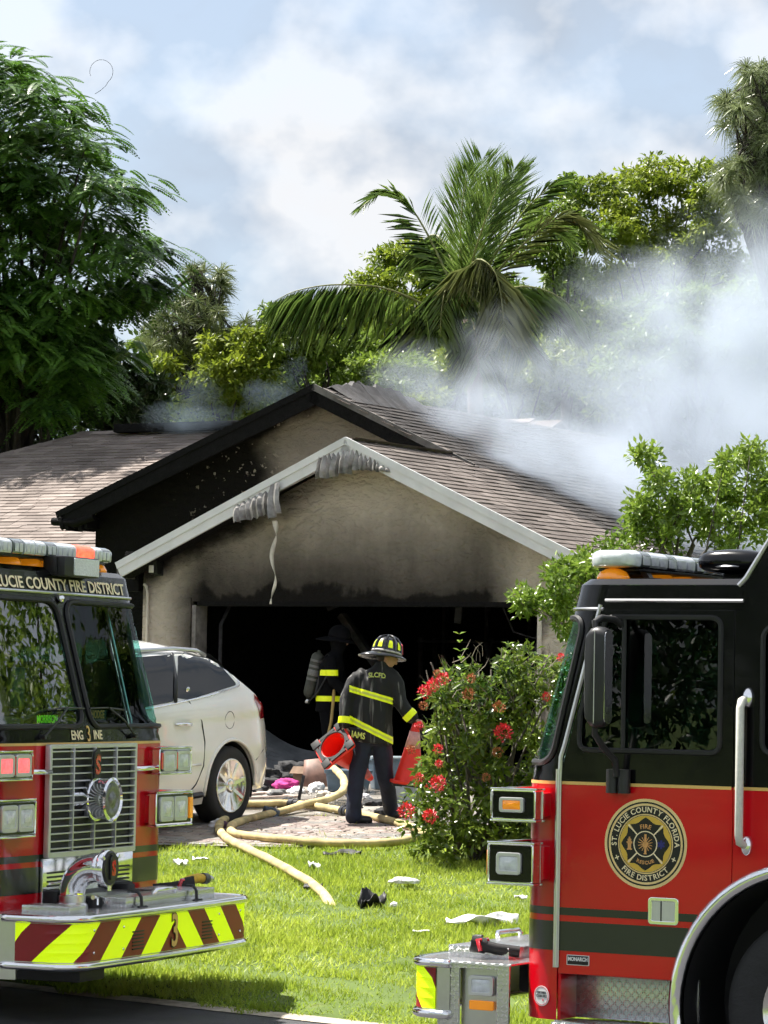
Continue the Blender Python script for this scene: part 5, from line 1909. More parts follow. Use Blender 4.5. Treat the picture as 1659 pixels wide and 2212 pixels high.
# ---- feathery flame tree at the left
def feather_tree(name, label, outline, base_px, Yd, n_pads, per, seed, lm, fl=.68, ys=2.4):
    rr = random.Random(seed)
    b = at(base_px[0], base_px[1], Yd); b.z = .9
    t = tree_at(name, label, 'tree', b)
    pads = []
    xs = [p[0] for p in outline]; ysx = [p[1] for p in outline]
    tries = 0
    while len(pads) < n_pads and tries < 20000:
        tries += 1
        x, y = rr.uniform(min(xs), max(xs)), rr.uniform(min(ysx), max(ysx))
        if in_poly(x, y, outline):
            p = at(x, y, Yd + rr.uniform(-ys, ys))
            if all((p - q).length > .34 for q in pads):
                pads.append(p)
    g = np.random.default_rng(seed)
    ctr = np.array(at(sum(xs) / len(xs) - 60, sum(ysx) / len(ysx) - 40, Yd)) - np.array(b)
    npn = 13
    Cc = np.repeat(np.array([p - b for p in pads]), per, 0)
    n = len(Cc)
    outd = unit(Cc - ctr)
    az = g.uniform(0, 2 * math.pi, n)
    d = unit(np.stack([np.cos(az), np.sin(az), g.uniform(-.15, .22, n)], 1) + outd * np.array([.8, .8, .18]))
    L = (fl * g.uniform(.65, 1.2, n))[:, None]
    sag = g.uniform(.25, .6, n)[:, None]
    s0 = Cc + g.normal(size=(n, 3)) * np.array([.24, .24, .12])
    side = unit(np.cross(d, np.array([0, 0, 1.0])))
    Z = np.array([0, 0, 1.0])
    V = []
    for i in range(npn):
        tt = .22 + .78 * i / (npn - 1)
        q = s0 + d * L * tt - Z * (sag * L * tt * tt)
        tang = unit(d - Z * (2 * sag * tt))
        pl = (.145 * math.sin(math.pi * (.25 + .68 * tt)) * g.uniform(.85, 1.1, n))[:, None]
        for sgn in (-1, 1):
            pd = unit(side * sgn + tang * .45 - Z * .16)
            w = unit(np.cross(pd, unit(np.cross(side * sgn, tang)))) * .026
            V.append(np.stack([q, q + pd * pl * .5 + w, q + pd * pl, q + pd * pl * .5 - w], 1))
    V = np.concatenate(V)
    indexed('crown', np.array(V), TRI2, lm, t)
    tips = [p - b for i, p in enumerate(pads) if i % 3 == 0]
    limbs((0, 0, 0), tips, .24, seed, 'trunk', M_BARKD, t, .38)
    return t, b
LM_FEATHER = leaf_mat('feather_leaf', (.012, .042, .009), (.13, .27, .03), .42, .36)
flame, flame_b = feather_tree('flame_tree', 'tall dark green feathery tree rising behind the left roof', [(-330, 130), (-20, 95), (60, 125), (125, 185), (200, 255), (250, 310), (290, 365), (285, 405), (200, 425), (160, 440), (295, 465), (335, 540), (330, 600), (285, 640), (255, 700), (280, 790), (240, 830), (180, 880), (-330, 900)],
             (130, 1100), 56, 225, 32, 5, LM_FEATHER)
tube('curling_tendril', [Vector(at(219 + 25 * math.cos(t) * (1 + .12 * max(0, t - 4.4)), 155 - 26 * math.sin(t) * (1 + .3 * max(0, t - 5.4)), 55)) - flame_b for t in np.linspace(3.5, -.9, 26)] + [Vector(at(x, y, 55)) - flame_b for x, y in ((228, 186), (218, 195), (205, 203))], .0045, M_BARKD, flame, 4)

# ---- pines with drooping needle tufts
def pine(name, label, tufts, base_px, Yd, nl, seed, lm, per=70, droop=.5):
    g = np.random.default_rng(seed)
    b = at(base_px[0], base_px[1], Yd); b.z = .9
    t = tree_at(name, label, 'tree', b, None)
    V = []
    tips = []
    for x, y, dy in tufts:
        c = np.array(at(x, y, Yd + dy) - b)
        tips.append(Vector(c))
        outd = np.array([math.copysign(.25, c[0] + .001) if abs(c[0]) > .3 else 0, -.2, .25])
        d = unit(g.normal(size=(per, 3)) * np.array([1, 1, .8]) + outd)
        L = (nl * g.uniform(.7, 1.15, per))[:, None]
        s = unit(np.cross(d, g.normal(size=(per, 3)))) * .0065
        m1 = c + d * L * .55 - np.array([0, 0, 1.0]) * L * droop * .12
        e = c + d * L - np.array([0, 0, 1.0]) * L * droop * .55
        cc = np.broadcast_to(c, d.shape)
        V.append(np.stack([cc - s, cc + s, m1 + s, e, m1 - s], 1))
    V = np.concatenate(V)
    indexed('needles', np.array(V), [(0, 1, 2, 4)], lm, t)
    V = np.array(V)
    tipsV = np.stack([V[:, 4], V[:, 2], V[:, 3]], 1)
    indexed('needle_tips', tipsV, [(0, 1, 2)], lm, t)
    limbs((0, 0, 0), tips, .16, seed, 'trunk', M_BARKD, t, .7)
    return t
LM_PINE = leaf_mat('pine_needle', (.06, .085, .030), (.22, .26, .10), .35, .3)
rr = random.Random(4)
tf = [(440 + rr.uniform(-40, 50), 590 + rr.uniform(-10, 50), rr.uniform(-.6, .6)) for _ in range(14)]
tf += [(400 + rr.uniform(-75, 75), 690 + rr.uniform(-60, 70), rr.uniform(-1.2, 1.2)) for _ in range(60)]
tf += [(500 + rr.uniform(-30, 45), 720 + rr.uniform(-30, 50), rr.uniform(-1, 1)) for _ in range(14)]
pine('pine_tree', 'grey green pine between the feathery tree and the palm', tf, (400, 1050), 63, .36, 8, LM_PINE)
tf = []
for cx, cy, n, sx, sy in ((1635, 170, 16, 30, 30), (1610, 240, 26, 50, 32), (1640, 300, 20, 40, 30), (1610, 370, 24, 50, 30), (1635, 440, 26, 45, 30), (1720, 300, 60, 60, 140)):
    tf += [(cx + rr.uniform(-sx, sx), cy + rr.uniform(-sy, sy), rr.uniform(-1, 1)) for _ in range(n)]
LM_PINE2 = leaf_mat('pine_needle_long', (.09, .12, .045), (.30, .35, .17), .3, .3)
pine('pine_tree', 'drooping long needled pine at the upper right edge of the picture', tf, (1720, 1050), 52, .36, 9, LM_PINE2, 80, .9)

# ---- pale green clumpy trees behind the house
def clump_tree(name, label, blobs, base_px, Yd, seed, lm, leaf=.135, dens=1.0, group='trees behind the house', bark=None, ys=1.2):
    """blobs: (px, py, radius px) umbrella clumps"""
    g = random.Random(seed)
    b = at(base_px[0], base_px[1], Yd); b.z = .9
    t = tree_at(name, label, 'tree', b, group)
    sc = 7000.0 / Yd
    C, Rd = [], []
    tips = []
    for x, y, r in blobs:
        dy0 = g.uniform(-ys, ys)
        tips.append(at(x, y + r * .3, Yd + dy0) - b)
        for k in range(max(6, int(r / 3.2))):
            a, q = g.uniform(0, 2 * math.pi), math.sqrt(g.random()) * r
            px, py = x + math.cos(a) * q * 1.1, y + math.sin(a) * q * .85
            C.append(at(px, py, Yd + dy0 + g.uniform(-.8, .8)) - b)
            s = g.uniform(.8, 1.35) * 21 / sc
            Rd.append((s * 1.25, s * 1.25, s * .55))
    V = cloud(np.array(C), int(78 * dens), np.array(Rd), leaf, leaf * .48, 1.0, seed, .25, .45)
    indexed('crown', V, TRI2, lm, t)
    limbs((0, 0, 0), tips, .14, seed, 'trunk', bark or M_BARKD, t, .55)
    return t
LM_YEL = leaf_mat('acacia_leaf', (.065, .115, .010), (.29, .35, .035), .4, .5)
LM_YEL2 = leaf_mat('acacia_leaf_b', (.055, .105, .014), (.23, .32, .045), .4, .5)
clump_tree('acacia_tree', 'broad yellow green tree topping the skyline left of the right pine', [(1290, 430, 55), (1350, 400, 55), (1420, 380, 55), (1500, 400, 60), (1560, 440, 60), (1320, 500, 60), (1400, 480, 60), (1470, 500, 60), (1540, 520, 60), (1380, 560, 60), (1460, 580, 60), (1550, 600, 60), (1640, 560, 60), (1340, 620, 60)], (1430, 1050), 68, 21, LM_YEL)
clump_tree('acacia_tree', 'yellow green tree clump just right of the palm top', [(1225, 415, 32), (1190, 470, 50), (1250, 500, 50), (1180, 560, 55), (1260, 600, 55), (1200, 680, 60), (1290, 700, 60)], (1215, 1050), 66, 22, LM_YEL2)
clump_tree('acacia_tree', 'yellow green tree poking up left of the palm trunk', [(850, 570, 45), (900, 560, 40), (820, 620, 50), (900, 640, 55), (850, 690, 55), (780, 690, 50), (930, 720, 55), (960, 580, 50)], (880, 1050), 66, 23, LM_YEL)
clump_tree('acacia_tree', 'leafy yellow green tree above the burnt gable peak', [(590, 690, 32), (640, 700, 45), (700, 720, 50), (760, 760, 50), (640, 770, 55), (720, 810, 55), (800, 810, 50), (570, 750, 45), (860, 790, 50)], (680, 1050), 62, 24, LM_YEL2)
clump_tree('acacia_tree', 'low yellow green tree above the left roof ridge', [(480, 760, 45), (540, 800, 50), (450, 820, 50), (400, 870, 45), (500, 870, 50), (580, 860, 50), (540, 740, 40), (360, 800, 40)], (480, 1050), 62, 25, LM_YEL)
clump_tree('acacia_tree', 'pale tree veiled by the thick smoke at the right', [(1440, 680, 60), (1540, 660, 60), (1630, 650, 60), (1500, 760, 60), (1600, 750, 60), (1400, 800, 60), (1560, 840, 60), (1650, 850, 60), (1350, 760, 60)], (1500, 1050), 60, 26, LM_YEL2)
clump_tree('acacia_tree', 'green tree half hidden in smoke behind the palm trunk', [(1100, 760, 55), (1180, 780, 55), (1040, 800, 50), (980, 790, 45), (1250, 790, 60), (1130, 840, 60), (1300, 850, 60), (920, 830, 50)], (1110, 1050), 63, 27, LM_YEL)
LM_FAR = leaf_mat('far_leaf', (.040, .075, .012), (.15, .22, .035), .5, .45)
def far_row(label, x0, x1, ytop, Yd, seed):
    g = random.Random(seed)
    bl = []
    x = x0
    while x < x1:
        y = ytop + g.uniform(-25, 35)
        while y < 960:
            bl.append((x + g.uniform(-18, 18), y, 52))
            y += 62
        x += 58
    clump_tree('background_tree', label, bl, ((x0 + x1) / 2, 1050), Yd, seed, LM_FAR, .20, .5, 'background trees behind the house')
far_row('mid green background tree filling in behind the left pine', 330, 560, 760, 74, 61)
far_row('mid green background tree filling in above the gable peak', 560, 800, 740, 73, 62)
far_row('mid green background tree filling in behind the palm', 800, 1080, 690, 74, 63)
far_row('mid green background tree filling in right of the palm', 1080, 1370, 640, 73, 64)
far_row('mid green background tree filling in at the right edge', 1370, 1720, 620, 74, 65)
LM_DARK = leaf_mat('mango_leaf', (.012, .030, .010), (.045, .085, .022), .35, .22)
clump_tree('mango_tree', 'very dark leafy tree under the feathery crown at the far left', [(20, 760, 60), (90, 800, 60), (170, 800, 60), (240, 850, 55), (50, 870, 60), (130, 890, 55), (300, 830, 45), (310, 890, 45), (200, 760, 50), (-60, 850, 70), (240, 910, 40), (30, 940, 45)], (120, 1100), 58, 28, LM_DARK, .16, 1.0, None)

# ---- coconut palm
def palm():
    Yd = 58
    b = at(1030, 1050, Yd); b.z = .9
    t = tree_at('coconut_palm', 'coconut palm with a tall upright crown above the smoking roof', 'palm tree', b)
    P = lambda x, y, dy=0.0: np.array(at(x, y, Yd + dy) - b)
    lm = leaf_mat('palm_leaflet', (.055, .115, .02), (.21, .30, .065), .3, .42)
    lm2 = leaf_mat('palm_leaflet_dry', (.09, .12, .03), (.25, .27, .09), .35, .38)
    M_RACH = mat('palm_rachis', (.22, .23, .08), .5, var=.3)
    mb = MB()
    mb.tube([Vector((0, 0, 0)), Vector(P(1028, 900)), Vector(P(1024, 780)), Vector(P(1018, 690))], [.20, .15, .14, .16], 12)
    mb.build('trunk', mat('palm_trunk', (.20, .15, .12), .9, var=.35, vscale=5, bump=.6), t, 1)
    g = np.random.default_rng(77)
    # (control points px with depth), leaflet length m, mode, dry
    FR = [
        ([(985, 700, -.2), (930, 665, -.8), (830, 622, -1.2), (720, 615, -1.4), (640, 628, -1.3), (590, 652, -1.2)], .95, 'hang', 0),
        ([(995, 660, 0), (955, 570, .2), (920, 500, .3), (880, 440, .3), (830, 415, .2), (775, 452, 0)], .62, 'mid', 0),
        ([(1008, 640, 0), (1012, 540, .2), (1028, 440, .3), (1042, 345, .3)], .95, 'up', 0),
        ([(1012, 640, 0), (1040, 540, .5), (1080, 440, .7), (1130, 375, .8)], .85, 'up', 0),
        ([(1004, 640, 0), (995, 540, -.3), (998, 450, -.5), (1010, 370, -.7)], .75, 'up', 0),
        ([(1018, 640, 0), (1075, 540, -.4), (1130, 460, -.6), (1180, 410, -.8), (1225, 385, -.8)], .62, 'mid', 0),
        ([(1022, 650, 0), (1080, 580, -.6), (1150, 510, -1.0), (1215, 470, -1.2), (1270, 500, -1.2), (1295, 560, -1.2)], .72, 'mid', 1),
        ([(1015, 655, -.2), (1010, 590, -.9), (1035, 560, -1.3), (1070, 590, -1.5), (1085, 660, -1.6), (1090, 720, -1.6)], .80, 'hang', 1),
        ([(1000, 660, -.2), (980, 620, -.8), (968, 610, -1.2), (955, 660, -1.4), (950, 730, -1.4)], .60, 'hang', 0),
        ([(1022, 670, 0), (1080, 630, .3), (1150, 620, .6), (1220, 650, .8), (1270, 710, .9)], .85, 'hang', 0),
        ([(1022, 680, -.2), (1075, 670, -.8), (1120, 700, -1.2), (1145, 760, -1.4)], .70, 'hang', 0),
        ([(1012, 650, .3), (1060, 560, 1.0), (1120, 500, 1.4), (1180, 490, 1.6), (1235, 530, 1.7)], .75, 'mid', 0),
        ([(1005, 650, .3), (975, 560, 1.0), (945, 510, 1.3), (915, 520, 1.6), (890, 570, 1.7)], .60, 'hang', 0),
        ([(1010, 640, .2), (1055, 500, -.3), (1095, 420, -.6), (1110, 365, -.8)], .70, 'up', 0),
        ([(1012, 690, -.3), (1022, 700, -1.0), (1030, 740, -1.3), (1034, 800, -1.3)], .6, 'hang', 0),
        ([(1015, 640, 0), (1022, 560, -.6), (1050, 470, -.9), (1075, 400, -1.0)], .80, 'up', 0),
    ]
    for ctrl, ll, mode, dry in FR:
        C = np.array([P(*c) for c in ctrl])
        n = 66
        tt = np.linspace(0, len(C) - 1, n)
        pts = []
        for q in tt:
            i = min(int(q), len(C) - 2)
            f = q - i
            p0, p1, p2, p3 = C[max(i - 1, 0)], C[i], C[i + 1], C[min(i + 2, len(C) - 1)]
            pts.append(.5 * ((2 * p1) + (-p0 + p2) * f + (2 * p0 - 5 * p1 + 4 * p2 - p3) * f * f + (-p0 + 3 * p1 - 3 * p2 + p3) * f ** 3))
        pts = np.array(pts)
        tang = unit(np.gradient(pts, axis=0))
        V = []
        view = unit(P(1010, 600) * 0 + np.array([0, 1, 0]))
        for i in range(6, n):
            u = i / (n - 1)
            L = ll * (.45 + .75 * math.sin(math.pi * min(1, u * .82 + .12))) * g.uniform(.85, 1.1)
            if u > .85: L *= 1 - (u - .85) * 3.0
            sd = unit(np.cross(tang[i], np.array([0, 0, 1]) if abs(tang[i][2]) < .85 else np.array([0, 1, 0])))
            for sg in (-1, 1):
                for rep in range(1 if mode == 'mid' else 2):
                    s_ = unit(sd + g.normal(size=3) * .12)
                    if mode == 'up': d = unit(s_ * sg * g.uniform(.35, .75) + tang[i] * .85 + np.array([0, -.1 * sg, .15]))
                    elif mode == 'mid': d = unit(s_ * sg * .8 + tang[i] * .75 + np.array([0, 0, .05]))
                    else: d = unit(s_ * sg * .55 + tang[i] * .30 + np.array([0, 0, -.35]))
                    gr = {'up': .10, 'mid': .45, 'hang': .9}[mode] * g.uniform(.7, 1.2)
                    w = unit(np.cross(d, g.normal(size=3) * .5 + np.array([.2, 1, 0]))) * .0105
                    p = pts[i] + tang[i] * g.uniform(-.02, .02)
                    m1 = p + d * L * .5 + np.array([0, 0, -gr * L * .10])
                    e = p + d * L + np.array([0, 0, -gr * L * .55])
                    V.append((p, m1 + w, e, m1 - w))
        fr = indexed('frond', np.array(V), TRI2, lm2 if dry else lm, t)
        MB().tube([Vector(p) for p in pts[::4]] + [Vector(pts[-1])], [.030 * (1 - .8 * k / 15) for k in range(len(pts[::4]) + 1)], 5).build('rachis', M_RACH, fr, 1)
palm()

# ---- small glossy tree by the house corner, behind the right engine
def corner_tree():
    Yd = 27
    b = at(1520, 1700, Yd); b.z = zg(b.x, b.y)
    t = tree_at('young_tree', 'small bright leaved tree growing behind the right engine roof', 'tree', b)
    g = random.Random(12)
    C, Rd, tips = [], [], []
    for x, y, r in ((1395, 990, 18), (1420, 1030, 28), (1500, 1050, 35), (1560, 1020, 35), (1620, 985, 35), (1650, 1040, 45), (1540, 1100, 50), (1470, 1110, 45), (1400, 1100, 35), (1380, 1090, 22), (1620, 1110, 55), (1450, 1160, 40), (1560, 1160, 50), (1380, 1165, 30), (1700, 1060, 70),
                    (1120, 1300, 16), (1150, 1305, 18), (1185, 1310, 24), (1215, 1290, 26), (1240, 1250, 28), (1200, 1235, 20), (1235, 1330, 22), (1265, 1220, 24), (1310, 1200, 24), (1330, 1230, 24), (1225, 1360, 14)):
        p = at(x, y, Yd + g.uniform(-.5, .5)) - b
        tips.append(p)
        for k in range(max(3, int(r / 4.5))):
            a, q = g.uniform(0, 6.28), math.sqrt(g.random()) * r
            C.append(at(x + math.cos(a) * q, y + math.sin(a) * q, Yd + g.uniform(-.45, .45)) - b)
            Rd.append((.105, .105, .09))
    V = cloud(np.array(C), 62, np.array(Rd), .066, .033, .8, 3, .05, .6)
    indexed('crown', V, TRI2, leaf_mat('young_leaf', (.09, .17, .018), (.28, .38, .06), .28, .4), t)
    hub = Vector((0, 0, 1.6))
    limbs((0, 0, 0), tips, .06, 5, 'trunk', M_BARK, t, .45)
corner_tree()

# ---- flowering shrub beside the driveway
def shrub():
    Yd = 27.6
    b = ground_at(1030, 1858)
    Yd = b.y
    t = tree_at('flowering_shrub', 'large leafy shrub with red flower heads beside the driveway', 'shrub', b)
    g = random.Random(31)
    outline = [(905, 1850), (885, 1790), (890, 1720), (900, 1640), (905, 1560), (925, 1500), (960, 1470), (975, 1430), (1000, 1440), (1050, 1430), (1090, 1410), (1150, 1415), (1210, 1420), (1300, 1450), (1330, 1600), (1320, 1860)]
    C, Rd = [], []
    tips = []
    while len(C) < 300:
        x, y = g.uniform(880, 1330), g.uniform(1390, 1870)
        if in_poly(x, y, outline):
            C.append(at(x, y, Yd + g.uniform(-.55, .55)) - b)
            Rd.append((.10, .10, .085))
    lm_top = leaf_mat('ixora_leaf', (.04, .085, .012), (.25, .33, .045), .26, .34, spec=.6)
    V = cloud(np.array(C), 40, np.array(Rd), .085, .040, .7, 6, .1, .6)
    indexed('foliage', V, TRI2, lm_top, t)
    # tall shoots with big leaf pairs
    sh = []
    for x0, y0, x1, y1, n in ((1000, 1480, 992, 1370, 7), (1090, 1470, 1098, 1392, 5), (1080, 1560, 1090, 1510, 4), (1165, 1450, 1180, 1420, 4), (960, 1500, 968, 1450, 4)):
        for k in range(n):
            f = k / (n - 1)
            p = np.array(at(x0 + (x1 - x0) * f, y0 + (y1 - y0) * f, Yd - .45) - b)
            for sg in (0, math.pi):
                az = k * 1.57 + sg + .3
                d = unit(np.array([math.cos(az), math.sin(az) * .8, .35]))
                nn = unit(np.array([0, -.3, 1.0]) - d * np.dot(np.array([0, -.3, 1.0]), d))
                sh.append((p, d, nn, .10 * (1 - .35 * f), .046 * (1 - .3 * f)))
    A = [np.array([s[i] for s in sh]) for i in range(3)]
    V = leaf_arrays(A[0], A[1], A[2], np.array([s[3] for s in sh]), np.array([s[4] for s in sh]))
    indexed('shoot_leaves', V, TRI2, leaf_mat('ixora_shoot', (.14, .24, .02), (.28, .40, .05), .25, .4), t)
    # stems and bare twigs
    mb = MB()
    for k in range(16):
        x, y = g.uniform(920, 1250), g.uniform(1420, 1560)
        p = at(x, y, Yd + g.uniform(-.4, .4)) - b
        s = Vector((g.uniform(-.25, .35), g.uniform(-.2, .2), 0))
        mb.tube([s, s.lerp(p, .4) + Vector((g.uniform(-.1, .1), 0, .1)), p], [.022, .014, .006], 5)
    mb.build('stems', M_BARK, t, 1)
    mb = MB()
    for k in range(150):
        x, y = g.uniform(915, 1240), g.uniform(1410, 1560)
        if k > 110: x, y = g.uniform(900, 1200), g.uniform(1550, 1800)
        if not in_poly(x, y + 25, outline): continue
        p = at(x, y, Yd - g.uniform(.1, .6)) - b
        q = p + Vector((g.uniform(-.12, .12), g.uniform(-.05, .05), g.uniform(.04, .16)))
        mb.tube([p, p.lerp(q, .5) + Vector((g.uniform(-.03, .03), 0, g.uniform(-.01, .03))), q], [.004, .003, .0015], 3, caps=False)
    tag(mb.build('twigs', mat('twig', (.20, .17, .13), .8, var=.4), t), kind='stuff')
    # flower heads: domes of small star petals
    mred = mat('ixora_red', (.80, .045, .07), .5, var=.3, vscale=30, island=.3)
    mold = mat('ixora_faded', (.42, .14, .05), .7, var=.4, vscale=30, island=.4)
    for x, y, r, old in ((918, 1494, 20, 0), (936, 1480, 20, 0), (957, 1466, 20, 0), (944, 1455, 12, 1), (905, 1568, 13, 0), (1086, 1582, 26, 0), (946, 1618, 15, 0), (949, 1650, 12, 0), (946, 1694, 24, 0), (877, 1752, 24, 0), (930, 1764, 22, 0),
                         (1012, 1500, 18, 1), (1018, 1465, 14, 1), (1078, 1528, 18, 1), (915, 1525, 14, 1), (905, 1680, 14, 0), (1075, 1625, 16, 1), (1180, 1505, 14, 0), (1212, 1420, 13, 0), (1050, 1680, 13, 1), (888, 1620, 14, 1)):
        c = np.array(at(x, y, Yd - .62) - b)
        rad = r * .68 / 7000 * Yd
        d = unit(rng.normal(size=(150, 3)) + np.array([0, -.3, .35]))
        p = c + d * rad * rng.uniform(.55, 1.0, (150, 1))
        nn = unit(rng.normal(size=(150, 3)))
        nn = unit(nn - d * np.sum(nn * d, 1, keepdims=True))
        dd = unit(d + rng.normal(size=(150, 3)) * .8)
        V = leaf_arrays(p, dd, nn, np.full(150, rad * .42), np.full(150, rad * .24), .1)
        indexed('flower_head', V, TRI2, mold if old else mred, t)
shrub()

# ---- lawn grass
def lawn():
    g = np.random.default_rng(5)
    N = 330000
    Yv = 1 / g.uniform(1 / 33.0, 1 / 17.8, N)
    Xv = g.uniform(-1, 1, N) * (Yv * .14 + 1.0)
    a = Xv * E2.x + Yv * E2.y
    bb = Xv * D2.x + Yv * D2.y
    keep = (bb > BE + .02 + .10 * np.sin(a * 5) + .06 * np.sin(a * 17)) & (bb < 33.4)
    Xv, Yv, a, bb = Xv[keep], Yv[keep], a[keep], bb[keep]
    inside = np.zeros(len(a), bool)
    j = len(DRIVE) - 1
    P = DRIVE
    an, bn = a + .06 * np.sin(bb * 9) , bb + .07 * np.sin(a * 7) + .05 * np.sin(a * 19)
    for i in range(len(P)):
        c = ((P[i][1] > bn) != (P[j][1] > bn)) & (an < (P[j][0] - P[i][0]) * (bn - P[i][1]) / (P[j][1] - P[i][1] + 1e-12) + P[i][0])
        inside ^= c
        j = i
    # keep a few tufts growing in the paving joints near the edge
    keep = ~inside | (g.random(len(a)) < .012)
    Xv, Yv, a, bb = Xv[keep], Yv[keep], a[keep], bb[keep]
    r_ = -0.2 + np.clip(0.028 * (-7.9 - a), -.25, .5)
    tq = (bb - BE) / (27 - BE)
    z = np.where(bb < 27, r_ + .02 + (.70 - r_) * (tq * 1.06 - .06 * tq * tq), .72 + (bb - 27) / 6.7 * .255) - .006
    n = len(Xv)
    # patchy length: worn strip near the road, lush patches elsewhere
    pat = np.sin(a * 1.7 + 1.3 * np.sin(bb * 1.1)) * np.sin(bb * 1.9 + np.sin(a * .9)) 
    fine = np.sin(a * 7.3 + bb * 3.1) * np.sin(bb * 8.1 - a * 2.7)
    h = .040 + .018 * pat + .012 * fine + g.uniform(0, .03, n)
    h *= np.where(bb < BE + .4, .8, 1.0)
    worn = (np.abs(bb - 19.4 - .15 * np.sin(a * .8)) < .16) & (g.random(n) < .75)
    ok = ~worn & (g.random(n) < np.clip(.80 + .35 * pat + .25 * fine, .25, 1))
    Xv, Yv, z, h = Xv[ok], Yv[ok], z[ok], h[ok]
    n = len(Xv)
    az = g.uniform(0, 2 * math.pi, n)
    lean = g.normal(0, .028, (n, 2))
    w = g.uniform(.004, .0085, n)
    V = np.zeros((n, 3, 3))
    V[:, 0, 0] = Xv + np.cos(az) * w; V[:, 0, 1] = Yv + np.sin(az) * w; V[:, 0, 2] = z
    V[:, 1, 0] = Xv - np.cos(az) * w; V[:, 1, 1] = Yv - np.sin(az) * w; V[:, 1, 2] = z
    V[:, 2, 0] = Xv + lean[:, 0]; V[:, 2, 1] = Yv + lean[:, 1]; V[:, 2, 2] = z + h
    o = indexed('lawn_grass', V, [(0, 1, 2)], leaf_mat('grass_blade', (.20, .30, .022), (.50, .58, .085), .5, .5), None)
    tag(o, kind='stuff')
lawn()

# ---- trees across and along the street, out of the picture but mirrored in glass and chrome
OUT = ((12, 32, 9, 'dark street tree closest behind the right engine cab, out of view'), (21, 34, 12, 'broad dark street tree right of the house, out of view'), (17, 33, 10, 'dark leafy street tree nearest behind the right engine, out of view'), (24, 42, 12, 'tallest street tree far behind the right engine, out of view'), (29, 31, 11, 'light green street tree farthest to the right, out of view'),
       (-17, 3, 8, 'dark street tree across the road left of the viewer, mirrored only'), (-24, 7, 10, 'light green street tree across the road at the far left, mirrored only'), (-13, -3, 8, 'dark street tree across the road behind the viewer, mirrored only'),
       (-22, -6, 10, 'light green street tree farthest behind the viewer, mirrored only'), (-29, 1, 10, 'dark street tree beyond the far left one, mirrored only'))
for k, (x, y, hh, lab) in enumerate(OUT):
    g = random.Random(100 + k)
    b = Vector((x, y, zg(x, y)))
    t = tree_at('street_tree', lab, 'tree', b, 'street trees outside the picture')
    low = .50 if k < 5 else .42
    C = [(g.gauss(0, 1.9), g.gauss(0, 1.9), max(.6, hh * low + g.gauss(0, hh * .2))) for _ in range(70)]
    indexed('crown', cloud(np.array(C), 110, (.95, .95, .7), .21, .11, .8, 50 + k, .2, .5), TRI2, LM_DARK if k % 2 else LM_YEL2, t)
    limbs((0, 0, 0), [Vector(c) for c in C[::5]], .22, k, 'trunk', M_BARKD, t, .4)
